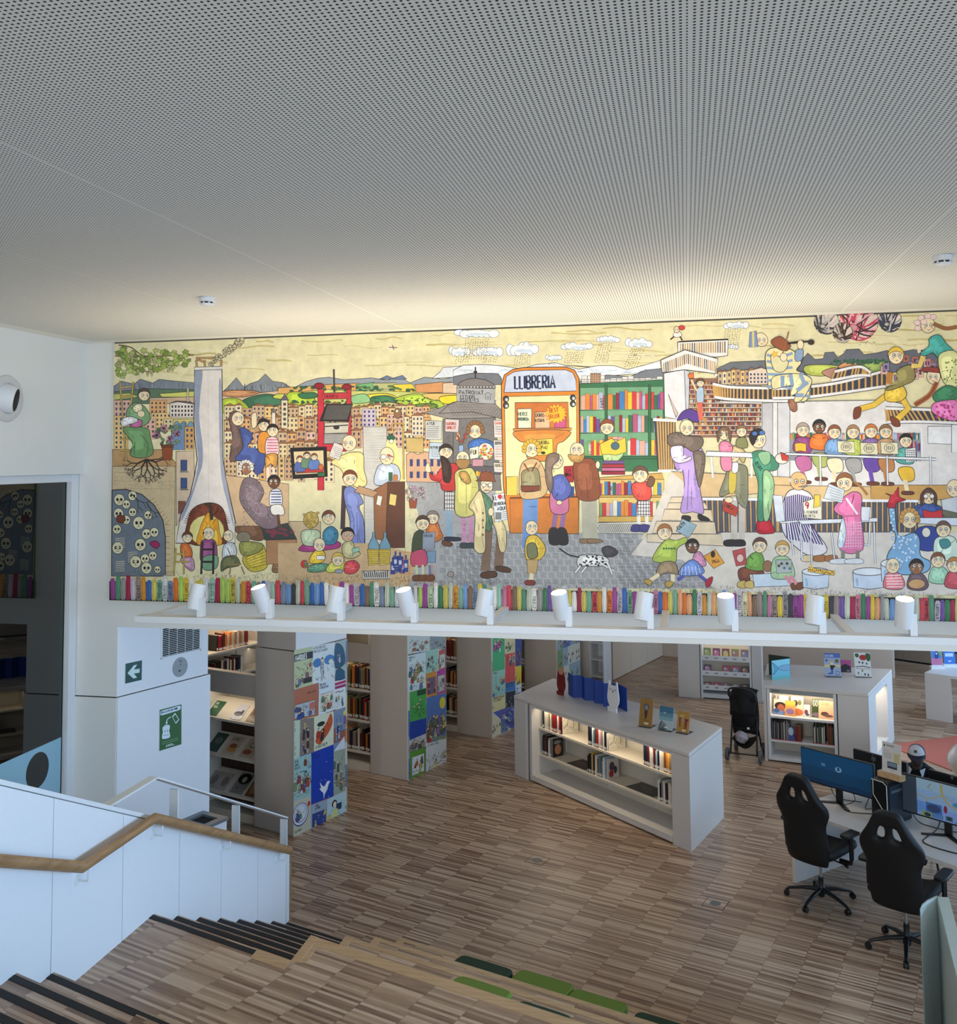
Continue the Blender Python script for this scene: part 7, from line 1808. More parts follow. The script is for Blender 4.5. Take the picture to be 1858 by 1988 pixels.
for k in range(12): C3.ell(32+k*20,485,9,8,(176,170,166),K,2.5)
pl(C3,[(0,960),(300,985),(300,1030),(0,1000)],(96,90,96));spines(C3,0,250,1040,18,34,8,18,6)
pl(C2,[(945,650),(1055,655),(1050,775),(948,772)],(206,206,200));pl(C2,[(975,790),(1062,795),(1056,902),(968,898)],(196,210,220));pl(C2,[(1075,640),(1165,645),(1160,728),(1074,722)],(214,200,196))
for (x,y,n_) in ((955,690,6),(985,840,4)):
 for k in range(n_): C2.line([(x,y+k*13),(x+80,y+k*13+2)],3,(120,118,116))
C2.text('AVUI',955,680,20,K,w=4);C2.text('REPUBLICA',980,832,16,K,w=3,sx=0.8);C2.text('GUERRA',1082,680,18,(190,50,40),w=4,sx=0.8);C2.text('ORIENT',1084,706,18,(190,50,40),w=4,sx=0.85)
blob(C2,[(1225,800),(1290,765),(1380,790),(1392,850),(1250,860)],(66,110,180));head(C2,1268,715,46,look=(-0.2,0.3),hair='curly',hc=(150,104,66));C2.ell(1335,850,52,56,(230,226,214),K,3.5)
for k in range(46): a,r_ = rm.uniform(0,6.28),44*rm.random()**0.5;C2.ell(1335+r_*math.cos(a),855+r_*math.sin(a),7,7,rm.choice([(214,60,50),(232,180,60),(110,160,90),(230,130,60)]),n=7)
pl(C2,[(1230,830),(1290,815),(1290,890),(1235,900)],(232,228,210));C2.text('FUI',1240,868,28,(70,80,40),w=6,sx=0.8);C2.rect(1250,900,1320,945,(206,150,160),K,3)
for k in range(8): x,y = 1150+rm.uniform(0,60),730+rm.uniform(0,60);C2.line([(1178,830),(x,y)],3,(90,90,60));C2.ell(x,y,8,12,rm.choice([(190,60,60),(220,160,120)]),K,2,n=8)
C2.rect(1162,810,1192,860,(150,176,214),K,3)
for (y0,y1,t,c) in ((690,800,'CANAL',(206,80,60)),(815,940,'QUISONA',(90,88,86)),(955,1015,'MUSICA VIVA',(120,110,60))):
 pl(C3,[(250,y0),(345,y0+4),(350,y1+6),(255,y1)],(222,214,206));C3.text(t,260,y0+28,18,c,w=4,sx=0.62)
 for k in range(int((y1-y0)/16)-2): C3.line([(262,y0+42+k*15),(338,y0+44+k*15)],5,rm.choice([(190,184,180),(150,146,144),(206,150,140)]))
pl(C3,[(345,955),(412,962),(408,1050),(345,1040)],(190,120,130));
C2.line([(1100,1230),(1110,1400)],26,(150,176,196));C2.line([(1085,1230),(1095,1420)],22,(150,176,196));blob(C2,[(1075,1400),(1170,1405),(1165,1425),(1080,1424)],(50,50,70));blob(C2,[(1060,1420),(1120,1440),(1110,1460),(1060,1452)],(110,70,40))
pl(C2,[(1070,1095),(1138,1095),(1138,1232),(1068,1228)],(230,226,222));
for k in range(5): C2.line([(1072+k*15,1098),(1072+k*15,1230)],4,K);C2.line([(1070,1110+k*26),(1138,1110+k*26)],4,K)
blob(C2,[(1055,950),(1130,925),(1165,975),(1140,1095),(1058,1098),(1040,1050),(985,1030),(975,985),(1010,1010)],(196,56,54));blob(C2,[(945,960),(965,920),(985,975),(960,985)],SK,3);head(C2,1080,850,42,look=(0.4,-0.4),hair='cap',hc=(60,40,34),rot=20);blob(C2,[(1045,880),(1090,900),(1115,960),(1105,1045),(1065,1040),(1055,960)],(62,42,34))
for x in (1190,1235): C2.line([(x,1250),(x+10,1440)],32,(206,150,180));blob(C2,[(x-15,1440),(x+30,1440),(x+40,1470),(x-15,1470)],(60,70,70),3)
for k in range(30): C2.ell(rm.uniform(1178,1255),rm.uniform(1255,1430),3,3,(150,80,120),n=5)
blob(C2,[(1140,985),(1200,960),(1255,965),(1290,1080),(1265,1250),(1145,1255),(1140,1080)],(210,204,122));C2.line([(1210,1000),(1212,1250)],3,(130,126,60));blob(C2,[(1165,985),(1210,980),(1240,1040),(1215,1060),(1180,1030)],(190,150,80));head(C2,1188,895,42,look=(-0.2,-0.5));blob(C2,[(1145,905),(1230,905),(1215,955),(1165,955)],(170,130,76),3)
pl(C2,[(840,1155),(895,1155),(886,1215),(848,1215)],(160,84,54));
for k in range(40): C2.ell(rm.uniform(825,940),rm.uniform(1075,1160),9,9,rm.choice([(190,150,170),(130,140,100),(206,180,190)]),K,1.8,n=8)
blob(C2,[(960,1330),(1020,1300),(1045,1360),(1060,1400),(1020,1430),(960,1420)],(206,120,60));pl(C2,[(955,1490),(1015,1490),(1012,1565),(955,1565)],(120,150,176));head(C2,995,1275,38,look=(-0.3,0.4),hair='cap',hc=(140,130,124))
blob(C2,[(875,1380),(935,1365),(940,1500),(865,1510)],(70,80,56));blob(C2,[(862,1500),(945,1485),(955,1580),(862,1585)],(196,80,110));head(C2,930,1310,42,look=(0.3,0.4),hair='cap',hc=(80,56,44));pl(C2,[(930,1375),(1012,1365),(1005,1480),(928,1480)],(150,160,176));C2.text('COLLEGI',938,1400,16,K,w=3,sx=0.75)
for x in (890,930,975): C2.line([(x,1580),(x+4,1650)],16,(190,206,176) if x < 950 else (110,120,150));blob(C2,[(x-22,1650),(x+25,1645),(x+30,1680),(x-20,1682)],(120,72,40),3)
C2.line([(1090,1640),(1200,1670),(1260,1640)],10,(150,150,150));C2.ell(1110,1640,20,18,(160,150,146),K,3)
for x in (200,280): C3.line([(x+20,1360),(x,1630)],56,(130,104,84))
blob(C3,[(178,1640),(262,1632),(266,1668),(180,1674)],(90,60,40));blob(C3,[(270,1600),(350,1612),(350,1640),(275,1630)],(90,60,40))
blob(C3,[(165,1140),(215,1165),(250,1230),(235,1370),(200,1370),(170,1260)],(90,130,100));blob(C3,[(165,1130),(125,1180),(98,1235),(135,1290),(130,1490),(195,1512),(200,1380),(205,1290),(190,1190)],(226,208,156));blob(C3,[(250,1180),(290,1290),(330,1380),(325,1500),(290,1505),(268,1390),(240,1300)],(226,208,156))
for k in range(4): C3.ell(185,1270+k*45,6,7,(110,90,60))
head(C3,208,1098,40,look=(-0.3,0.3),ry=48);C3.poly([(140,1070),(165,1055),(170,1020),(205,1008),(250,1020),(255,1055),(268,1075),(200,1072)],(140,80,50),K,4);C3.line([(170,1090),(250,1092)],4,K);C3.ell(190,1095,14,13,(240,236,220),K,3);C3.ell(232,1095,14,13,(240,236,220),K,3);C3.line([(190,1130),(230,1130)],10,(150,140,130))
pl(C3,[(245,1155),(368,1135),(362,1300),(258,1328)],(226,232,236));C3.text('EL 9 NOU',252,1190,26,K,w=5,sx=0.75,rot=-6);C3.ell(290,1168,14,14,(200,50,50));C3.text('DEMOCRACIA',256,1224,20,K,w=4,sx=0.62,rot=-6);C3.text('AQUI',275,1254,22,K,w=4.5,sx=0.9,rot=-6);C3.rect(262,1265,300,1310,(130,130,130));
for k in range(4): C3.line([(306,1264+k*12),(355,1256+k*12)],4,(150,150,150))
C3.ell(235,1262,18,26,SK,K,3);C3.ell(360,1258,16,24,SK,K,3)
C3.poly([(300,470),(318,410),(370,376),(440,364),(700,360),(755,380),(783,430),(787,830),(780,1400),(352,1395),(312,1100),(300,600)],(232,138,46),K,5)
pl(C3,[(318,545),(768,535),(768,1150),(330,1150)],(240,232,176));C3.poly([(316,520),(330,420),(380,390),(440,382),(700,378),(745,396),(764,440),(766,510)],(204,212,232),K,4)
bt = (40,52,84);C3.text('LLIBRERIA',384,496,78,bt,w=13,sx=0.60,rot=-1)
for (x,y) in ((328,560),(328,600),(745,552),(745,590)): C3.ell(x,y,18,20,(60,58,60),K,3);C3.ell(x+4,y+4,9,10,(206,206,206))
pl(C3,[(385,582),(715,580),(722,752),(385,756)],(208,120,54));pl(C3,[(372,745),(738,740),(736,756),(374,760)],(232,150,70));blob(C3,[(390,760),(715,756),(690,820),(650,840),(640,910),(640,940),(470,940),(460,840),(410,820)],(222,140,60))
pl(C3,[(400,622),(488,620),(486,740),(404,742)],(226,230,200));C3.text('MERCE',404,664,22,(60,90,70),w=4,sx=0.75);C3.text('RODOREDA',404,694,18,(60,90,70),w=4,sx=0.62);pl(C3,[(508,642),(600,640),(602,740),(510,742)],(232,190,150));C3.text('DORIS',514,672,22,K,w=4,sx=0.75);C3.text('LESSING',512,702,18,K,w=4,sx=0.7);pl(C3,[(632,655),(700,652),(702,738),(632,740)],(206,90,140))
C3.poly([(640 + (72 if k % 2 else 54)*math.cos(k*math.pi/16),652 + (64 if k % 2 else 48)*math.sin(k*math.pi/16)) for k in range(32)],(240,190,50),(200,80,40),4);C3.text('BEST',600,645,26,(206,70,40),w=5,sx=0.8,rot=-6);C3.text('SELLER',596,682,24,(206,70,40),w=5,sx=0.7,rot=-6)
pl(C3,[(522,812),(618,806),(622,905),(524,912)],(240,214,90));C3.text('GUERRA',528,842,22,K,w=4,sx=0.72);C3.text('I PAU',538,872,22,K,w=4,sx=0.75);C3.ell(560,895,14,9,K)
pl(C3,[(352,1180),(780,1172),(780,1400),(355,1395)],(212,128,52));C3.line([(352,1176),(782,1168)],12,(120,70,30));pl(C3,[(330,1045),(400,1040),(400,1160),(332,1160)],(236,206,90));pl(C3,[(715,1105),(752,1105),(750,1170),(715,1170)],(60,80,150));pl(C3,[(690,980),(748,975),(748,1078),(690,1080)],(176,40,50));C3.text('LA',705,1012,20,(40,20,20),w=4);C3.text('BIBLIA',697,1040,20,(40,20,20),w=4,sx=0.55)
pl(C3,[(788,465),(1318,440),(1318,1010),(790,1010)],(58,118,78));
for (y,hm) in ((630,110),(772,105),(915,104)):
 pl(C3,[(790,y-140),(1305,y-148),(1305,y),(790,y)],(120,170,130),2);spines(C3,795,945,y-4,hm*0.75,hm,14,28,int(y));spines(C3,962,1215,y-6,hm*0.75,hm*1.1,16,36,int(y)+1);spines(C3,1232,1312,y-6,hm*0.8,hm,14,24,int(y)+2);C3.rect(790,y,1312,y+18,(52,110,72),K,3)
for x in (952,1222): C3.rect(x-8,470,x+8,920,(52,110,72),K,3)
C3.text('FAUST',936,612,20,K,w=4,sx=0.8,rot=-90);C3.text('J. AUSTEN',858,900,15,WHT,w=3,sx=0.7,rot=-90)
pl(C3,[(905,1050),(1300,1020),(1312,1060),(905,1062)],(214,170,90));pl(C3,[(905,1062),(1312,1060),(1308,1325),(910,1340)],(226,196,120));spines(C3,912,1300,1158,70,90,14,26,31);spines(C3,912,1300,1292,80,104,14,28,32);C3.rect(905,1158,1308,1172,(206,160,80),K,3);C3.rect(905,1290,1308,1326,(214,176,90),K,3);C3.text('V. WOLF',988,1150,15,K,w=3,sx=0.75,rot=-90)
pl(C3,[(890,1330),(1310,1320),(1180,1400),(880,1395)],(226,222,210));
for k in range(26): x = 890+k*12;C3.line([(x,1335),(x+26,1392)],2.4,K);C3.line([(x+26,1335),(x,1392)],2.4,K)
blob(C3,[(935,830),(1040,820),(1062,900),(1000,960),(940,950)],(190,220,150));head(C3,958,735,42,look=(-0.2,0.4),hair='cap',hc=(150,76,46));pl(C3,[(912,840),(985,805),(1012,825),(1072,800),(1078,890),(1012,910),(970,905),(925,905)],(240,206,70));C3.ell(1008,852,26,24,(80,110,130),K,3)
for k,(c) in enumerate(((150,40,60),(206,110,150),(176,50,60),(120,80,140))): C3.rect(922+k*4,1010-k*22,1070-k*2,1030-k*22,c,K,3)
for x in (458,505): C3.line([(x,1180),(x-6,1490)],46,(110,150,206));
C3.line([(470,1230),(520,1230)],4,(60,90,150));blob(C3,[(425,965),(490,930),(545,955),(580,1040),(590,1110),(555,1170),(430,1180),(408,1090)],(214,180,130));blob(C3,[(432,1010),(520,990),(545,1100),(530,1130),(430,1135),(425,1080)],(150,142,104));pl(C3,[(425,1100),(540,1100),(535,1130),(428,1138)],(130,66,40));C3.line([(440,960),(470,1010)],9,(130,66,40));C3.line([(520,955),(490,1010)],9,(130,66,40));head(C3,488,872,46,look=(0.7,-0.1),hair='curly',hc=(230,184,60))
for x in (640,690): C3.line([(x,1260),(x-20,1400)],30,(150,110,160));blob(C3,[(x-40,1370),(x+10,1370),(x+25,1460),(x-40,1460)],(44,40,42))
blob(C3,[(610,1135),(700,1125),(715,1262),(612,1265)],(206,120,160));blob(C3,[(618,1050),(680,1030),(722,1080),(735,1140),(690,1190),(630,1180),(610,1110)],(92,104,176));head(C3,642,948,42,look=(0.6,-0.2));blob(C3,[(580,920),(640,896),(660,930),(615,990),(622,1080),(605,1145),(575,1060)],(130,110,94));C3.ell(660,1205,18,14,SK,K,3)
for x in (822,870): C3.line([(x,1180),(x+6,1440)],48,(190,186,164));blob(C3,[(x-30,1430),(x+46,1435),(x+60,1452),(x-25,1458)],(150,120,90),3)
blob(C3,[(750,960),(810,930),(880,945),(910,1060),(905,1180),(785,1185),(755,1080)],(146,82,52));C3.line([(830,1050),(840,1180)],3,(90,46,28));head(C3,772,880,44,look=(-0.3,-0.5));blob(C3,[(715,905),(780,912),(818,900),(800,950),(740,950)],(190,146,80),3);C3.ell(900,970,14,24,SK,K,3)
blob(C3,[(455,1430),(520,1410),(575,1490),(540,1560),(455,1560)],(236,196,70));blob(C3,[(460,1470),(510,1460),(525,1540),(470,1550)],(130,130,90));pl(C3,[(458,1560),(530,1560),(518,1645),(462,1645)],(196,164,110));C3.line([(490,1645),(480,1700)],26,SK);blob(C3,[(450,1690),(505,1690),(505,1718),(450,1716)],(140,60,50),3);head(C3,488,1362,40,look=(0.4,-0.5),hair='bald',hc=(150,146,140))
blob(C3,[(780,1540),(860,1530),(940,1540),(970,1570),(930,1600),(820,1600),(775,1600)],(226,224,220));C3.line([(785,1545),(720,1530),(660,1490)],9,K,sm=True);
for (a,b) in (((800,1590),(760,1640)),((835,1595),(800,1640)),((930,1590),(1000,1630)),((960,1580),(990,1650))): C3.line([a,b],18,K);C3.line([a,b],12,(226,224,220))
blob(C3,[(925,1490),(975,1475),(1025,1510),(1000,1540),(945,1540)],(70,68,70));
for k in range(26): C3.ell(rm.uniform(785,950),rm.uniform(1535,1598),rm.uniform(4,9),rm.uniform(4,8),(40,38,40),n=7)
pl(C3,[(1148,1180),(1225,1180),(1228,1290),(1140,1290)],(232,228,224));
for k in range(5): C3.line([(1150+k*17,1182),(1150+k*17,1288)],4,(60,50,80));C3.line([(1145,1195+k*21),(1226,1195+k*21)],4,(60,50,80))
for x in (1155,1205): C3.line([(x,1290),(x,1350)],22,(236,232,224));blob(C3,[(x-40,1345),(x+15,1345),(x+20,1382),(x-45,1384)],(70,66,130),3)
blob(C3,[(1110,1100),(1170,1070),(1225,1090),(1228,1180),(1140,1185)],(224,80,66));blob(C3,[(1225,1040),(1255,1060),(1240,1105),(1205,1095)],(120,84,66));head(C3,1165,1030,46,look=(-0.5,-0.3),hair='cap',hc=(110,76,60))
C4.poly([(420,430),(895,430),(895,800),(420,800)],(150,110,90))
for j in range(12): spines(C4,440,895,470 + j*28,14,20,5,10,60 + j,[(190,70,60),(214,170,80),(90,110,150),(226,206,180),(120,84,60),(150,50,50),(206,140,90),(80,60,54),(170,160,150)]);C4.line([(440,473+j*28),(895,473+j*28)],4,(226,216,200))
pl(C4,[(285,400),(415,375),(435,400),(425,620),(430,700),(290,670)],(232,230,232));pl(C4,[(412,376),(445,392),(440,680),(425,700)],(206,206,214))
for (pts_,a,b,n_) in (([(370,205),(400,200),(685,186),(682,290),(600,300),(372,282)],(382,212),(672,200),20),([(265,318),(415,254),(622,310),(604,402),(415,378),(276,396)],(278,322),(608,318),26)):
 C4.poly(pts_,(236,234,232),K,5)
 for k in range(n_):
  t = (k + 0.5)/n_;x = a[0] + (b[0]-a[0])*t
  if pts_[0][0] < 300:
   yt_ = 322 - 60*(t/0.45) if t < 0.45 else 262 + 52*((t-0.45)/0.55);yt_ += 16
   C4.line([(x,yt_),(x + 2,yt_ + 62)],7,rm.choice([(206,164,104),(190,146,86),(90,80,70)]))
  else: C4.line([(x,215 - 14*t),(x,275 - 4*t)],8,rm.choice([(206,170,110),(190,150,90),(110,96,80)]))
C4.line([(372,205),(685,190)],6,K);C4.poly([(600,402),(640,402),(600,430)],(236,234,232),K,3)
for k in range(12): house(C4,620 + k*28,380 + rm.uniform(-10,12),30,84,roof=rm.random() < 0.5)
pl(C4,[(810,385),(890,365),(955,385),(955,470),(810,470)],(226,206,186));wins(C4,815,395,950,465,6,3,(60,70,110))
def balcony(P,top,bot,n_):
 pts_ = smooth_open(top,6) + smooth_open(bot,6)[::-1]
 P.poly(pts_,(60,62,74),K,5)
 T,B = smooth_open(top,8),smooth_open(bot,8)
 for k in range(n_):
  i = int((k + 0.5)/n_*(len(T)-1));j = int((k + 0.5)/n_*(len(B)-1))
  P.line([T[i],B[j]],11,(206,160,90))
 P.line(top,16,(238,236,236),sm=True);P.line(bot,16,(238,236,236),sm=True);P.line([(x,y-10) for x,y in top],4,K,sm=True);P.line([(x,y+10) for x,y in bot],4,K,sm=True)
C4.poly([(600,580),(640,575),(1154,575),(1154,1100),(890,1100),(890,590)],(226,222,220));pl(C4,[(895,585),(990,585),(990,960),(895,960)],(196,194,198));C4.line([(992,585),(992,960)],5,(130,140,160));pl(C5,[(0,600),(700,590),(1130,700),(1130,1120),(0,1120)],(230,226,224));pl(C5,[(30,605),(105,605),(105,1100),(30,1100)],(214,214,218));pl(C5,[(950,750),(1095,750),(1095,860),(950,855)],(240,240,242));pl(C5,[(1095,740),(1140,740),(1140,910),(1095,910)],(240,240,242))
balcony(C4,[(590,466),(700,486),(900,492),(1160,500)],[(600,548),(700,562),(900,570),(1160,572)],30)
balcony(C5,[(0,520),(200,510),(420,480),(690,410)],[(0,578),(200,572),(420,545),(690,505)],32);balcony(C5,[(380,415),(530,385),(600,420)],[(360,470),(520,440),(600,440)],12)
balcony(C5,[(690,640),(850,645),(1130,655)],[(700,725),(900,722),(1130,730)],20)
C4.poly([(225,690),(355,700),(360,1010),(250,1005)],(70,70,80),K,4);
for k in range(7): C4.line([(245+k*17,700),(260+k*14,1000)],10,(206,164,96))
C4.line([(218,688),(365,695)],18,(240,238,238));C4.line([(248,1008),(400,1005)],16,(240,238,238))
pl(C4,[(330,1010),(1154,1050),(1154,1120),(640,1170),(330,1170)],(222,190,140));pl(C5,[(0,1110),(630,1120),(630,1210),(0,1190)],(222,190,140));pl(C5,[(600,1110),(1130,1110),(1130,1200),(600,1200)],(206,160,90))
C4.poly([(520,1180),(1154,1190),(1154,1390),(600,1400)],(74,76,88),K,3);C5.poly([(0,1200),(890,1205),(890,1400),(0,1420)],(74,76,88),K,3)
for k in range(36): C4.line([(535+k*17,1190),(540+k*17,1385)],9,(206,164,100) if k % 2 else (90,92,104))
for k in range(52): C5.line([(10+k*17,1212),(10+k*17,1395)],9,(200,158,96) if k % 2 else (88,90,104))
C5.line([(0,1200),(890,1208)],16,(240,240,244));C4.line([(520,1182),(1154,1186)],16,(240,240,244))
C4.poly([(80,1530),(180,1400),(330,1010),(520,1170),(600,1400),(660,1390),(1154,1390),(1154,1760),(620,1760),(400,1560)],(222,214,202));C5.poly([(0,1400),(1140,1400),(1140,1780),(0,1780)],(222,214,204))
for (pts_) in ([(330,1170),(520,1168),(530,1205),(320,1205)],[(315,1205),(540,1205),(560,1245),(300,1245)],[(290,1245),(580,1250),(590,1320),(270,1315)],[(240,1320),(600,1325),(610,1400),(210,1395)],[(180,1400),(640,1400),(655,1475),(400,1460),(180,1450)]): pl(C4,pts_,(226,208,178))
blob(C4,[(345,890),(420,860),(520,870),(528,960),(505,1060),(515,1150),(532,1270),(465,1262),(390,1262),(412,1120),(398,1000),(360,1000)],(180,150,212));C4.line([(440,1000),(430,1250)],4,(110,80,150));blob(C4,[(330,860),(400,850),(410,930),(450,915),(450,940),(380,960),(335,930)],(232,222,236));blob(C4,[(310,790),(370,768),(440,790),(520,800),(525,850),(470,890),(400,850),(320,850)],(120,104,92));blob(C4,[(470,890),(530,890),(540,960),(510,1110),(485,1040),(475,960)],(120,104,92))
head(C4,428,738,44,look=(0.1,0.3));C4.poly(smooth_closed([(368,690),(400,640),(450,622),(500,650),(506,700),(470,700),(430,680),(395,690)],4),(96,64,150),K,4);C4.poly([(360,675),(312,530),(372,650)],(236,200,190),K,3.5);blob(C4,[(400,1285),(450,1290),(445,1320),(400,1318)],(40,36,40),3);blob(C4,[(500,1275),(560,1300),(568,1320),(505,1312)],(40,36,40),3)
for x in (722,770): C4.line([(x,1190),(x,1450)],40,(206,196,186));blob(C4,[(x-60,1440),(x+10,1436),(x+20,1472),(x-58,1474)],(40,38,38),3)
blob(C4,[(690,985),(740,965),(800,985),(808,1090),(800,1235),(745,1200),(725,1140),(650,1165),(630,1150),(660,1060)],(136,136,110));blob(C4,[(692,1010),(735,1000),(730,1130),(690,1140)],(214,190,80),3);blob(C4,[(700,965),(745,955),(745,1010),(715,1020)],(226,226,232),3);head(C4,715,905,44,look=(0.1,0.2),ry=50);blob(C4,[(690,868),(740,852),(790,890),(785,955),(760,940),(750,890)],(206,184,130));pl(C4,[(655,1180),(750,1240),(735,1292),(650,1255)],(190,70,50));C4.text('LORCA',660,1225,20,K,w=4,sx=0.8,rot=28);C4.ell(690,1188,26,18,SK,K,3)
blob(C4,[(870,1310),(930,1300),(975,1380),(945,1398),(865,1390)],(190,30,50));blob(C4,[(828,905),(890,880),(945,900),(1000,960),(985,1000),(935,1010),(915,1010),(930,1090),(915,1300),(865,1300),(872,1100),(850,1010)],(70,140,110));blob(C4,[(905,1010),(945,1015),(972,1100),(940,1300),(905,1300),(900,1120)],(160,200,150));blob(C4,[(870,900),(940,890),(945,950),(905,970)],(150,196,150),3);head(C4,872,812,48,look=(0.5,0.2));C4.poly(smooth_closed([(815,800),(830,760),(880,742),(915,775),(870,790),(840,850)],3),(40,36,38),K,3);C4.ell(850,775,18,14,(80,120,190),K,4);C4.ell(895,770,18,14,(80,120,190),K,4);C4.ell(1020,930,44,34,(226,220,206),K,4);pl(C4,[(1010,890),(1060,915),(1055,945),(1020,940)],(206,60,50));C4.text('REGIUS',850,960,22,(30,60,50),w=4,sx=0.7,rot=55)
C4.line([(465,440),(525,790)],8,(206,150,100));C4.line([(500,620),(580,775)],8,(206,150,100));blob(C4,[(490,500),(530,490),(530,580),(492,582)],(180,200,220),3);C4.line([(510,580),(515,690)],26,(226,110,90));head(C4,512,460,24,look=(-0.5,-0.3),hair='cap',hc=(120,76,50));C4.line([(490,510),(455,440)],9,SK);pl(C4,[(435,405),(470,395),(470,430),(440,432)],(230,120,50))
blob(C4,[(630,840),(670,820),(710,850),(705,890),(640,890)],(230,130,160));blob(C4,[(640,920),(700,910),(705,1000),(650,1000)],(230,140,170));head(C4,660,775,36,look=(0,0.3),hair='long',hc=(120,90,70));blob(C4,[(740,810),(790,800),(805,860),(740,860)],(140,140,90));head(C4,768,760,32,look=(0,0.2),hair='cap',hc=(150,110,70));pl(C4,[(550,885),(830,895),(835,925),(545,915)],(240,240,244));C4.line([(580,920),(590,1050)],12,(232,232,238));C4.line([(830,930),(830,1050)],12,(232,232,238))
blob(C4,[(270,1460),(310,1430),(360,1440),(420,1420),(430,1450),(370,1490),(355,1580),(270,1580),(215,1560),(240,1500)],(176,196,84));
for k in range(5): C4.ell(285+k*16,1490,7,7,(40,110,70),n=6)
blob(C4,[(265,1580),(350,1575),(372,1650),(310,1640),(240,1660)],(160,136,104));C4.line([(255,1650),(200,1690)],24,SK);C4.line([(340,1650),(340,1700)],24,SK);blob(C4,[(165,1680),(210,1690),(200,1720),(165,1700)],(190,160,80),3);blob(C4,[(300,1695),(345,1700),(320,1735),(295,1720)],(190,160,80),3);head(C4,290,1388,44,look=(0.5,-0.3),hair='cap',hc=(170,110,60));pl(C4,[(362,1380),(400,1305),(490,1345),(440,1425)],(150,176,190));C4.text('CANVI',378,1375,24,K,w=5,sx=0.7,rot=-40)
blob(C4,[(470,1530),(510,1510),(545,1570),(540,1600),(470,1600)],(206,140,176));blob(C4,[(420,1580),(470,1560),(520,1600),(535,1640),(470,1660),(375,1650)],(110,140,206));
for k in range(6): C4.line([(400+k*20,1600),(395+k*24,1655)],4,(226,232,240))
C4.line([(500,1650),(560,1700)],22,(80,90,170));C4.line([(410,1660),(370,1685)],22,(80,90,170));blob(C4,[(545,1690),(588,1665),(580,1710),(550,1732)],(176,40,60),3);head(C4,462,1475,40,skin=(110,76,58),look=(0.2,-0.4),hair='cap',hc=(36,30,32));pl(C4,[(530,1540),(605,1495),(662,1580),(595,1615)],(226,160,60));C4.text('PIGA',590,1585,22,K,w=4,sx=0.8,rot=-14);C4.ell(590,1525,14,22,K)
blob(C4,[(750,1620),(830,1600),(905,1630),(890,1660),(820,1650),(820,1690),(760,1690)],(120,66,44));
for x in (775,820): blob(C4,[(x-30,1700),(x+15,1690),(x+22,1735),(x-28,1730)],(214,186,110),3)
blob(C4,[(820,1530),(880,1510),(908,1560),(900,1625),(815,1620),(790,1590)],(110,160,70));head(C4,882,1470,42,look=(-0.4,0.2),hair='cap',hc=(100,66,60));pl(C4,[(712,1505),(790,1485),(800,1590),(735,1600)],(190,80,80));C4.ell(760,1550,22,26,(236,200,190),K,3)
pl(C4,[(835,1650),(1100,1640),(1100,1720),(850,1730)],(206,222,236));C4.ell(930,1600,30,36,(150,110,76),K,3)
blob(C4,[(970,1550),(1050,1540),(1090,1600),(1090,1670),(985,1680),(950,1650)],(170,206,160));head(C4,1022,1490,42,look=(-0.2,0.2),hair='cap',hc=(206,160,90));pl(C4,[(980,1560),(1080,1560),(1080,1640),(985,1645)],(176,186,180));
for k in range(5): C4.ell(1000+k*17,1600+rm.uniform(-18,18),9,9,rm.choice([(206,150,80),(90,110,150),(60,56,60)]),n=8)
for k in range(2): C4.line([(1040+k*30,1660),(1085+k*36,1720)],22,(226,150,160));blob(C4,[(1075+k*36,1710),(1120+k*30,1700),(1125+k*30,1735),(1085+k*30,1748)],(120,76,50),3)
blob(C4,[(345,150),(385,140),(395,170),(350,175)],(232,228,222),3);head(C4,365,128,18);C4.ell(396,116,20,15,(214,60,50),K,3);C4.line([(350,170),(325,190)],10,(90,60,50));C4.line([(385,170),(400,195)],10,(90,60,50));C4.line([(345,150),(315,125)],8,SK)
vi = [(915,300),(940,250),(1010,240),(1090,260),(1140,330),(1110,380),(1160,400),(1200,450),(1180,560),(1130,570),(1110,480),(1020,470),(940,500),(930,420)]
C4.poly(smooth_closed(vi,4),(236,226,170),K,5)
for k in range(6): C4.line(smooth_open([(925,285+k*40),(1000,300+k*36),(1085,275+k*44)],4),17,(140,164,196))
for k in range(4): C4.line([(1130+k*8,400+k*44),(1195,430+k*40)],18,(140,164,196))
C4.poly(smooth_closed([(950,290),(1010,300),(1060,330),(1030,390),(970,380)],3),(226,218,170),K,4);head(C4,890,190,40,look=(0.3,0.2),rot=-40,hair='bald',hc=(190,160,90));pl(C4,[(820,145),(860,135),(870,235),(815,238)],(130,150,190));C4.line([(840,140),(842,236)],12,(226,210,120));C4.poly(smooth_closed([(950,205),(1000,170),(1040,190),(1072,225),(1050,260),(1000,250)],4),(150,84,52),K,4);C4.line([(1055,215),(1154,200)],13,(60,40,30));C4.line([(1062,140),(1020,290)],8,(150,100,60));C4.ell(1030,300,22,26,SK,K,3);C4.poly([(975 + (26 if k % 2 else 12)*math.cos(k*0.628),282 + (26 if k % 2 else 12)*math.sin(k*0.628)) for k in range(10)],(240,190,70),(190,110,40),2)
C5.line([(120,240),(240,228)],12,(50,36,30));C5.ell(170,250,20,28,SK,K,3);C5.ell(235,235,20,16,(60,40,34),K,3);blob(C5,[(95,590),(140,590),(150,650),(125,662),(105,640)],(150,100,76),3);blob(C5,[(140,290),(185,280),(180,340),(140,350)],(140,164,196),3)
blob(C5,[(0,450),(90,430),(180,430),(240,470),(200,560),(160,600),(130,590),(160,500),(60,510),(0,520)],(236,226,170));
for (a,b) in (((60,440),(60,508)),((110,430),(120,500)),((170,430),(200,500)),((215,480),(150,530)),((190,560),(140,560))): C5.line([a,b],24,(140,164,196))
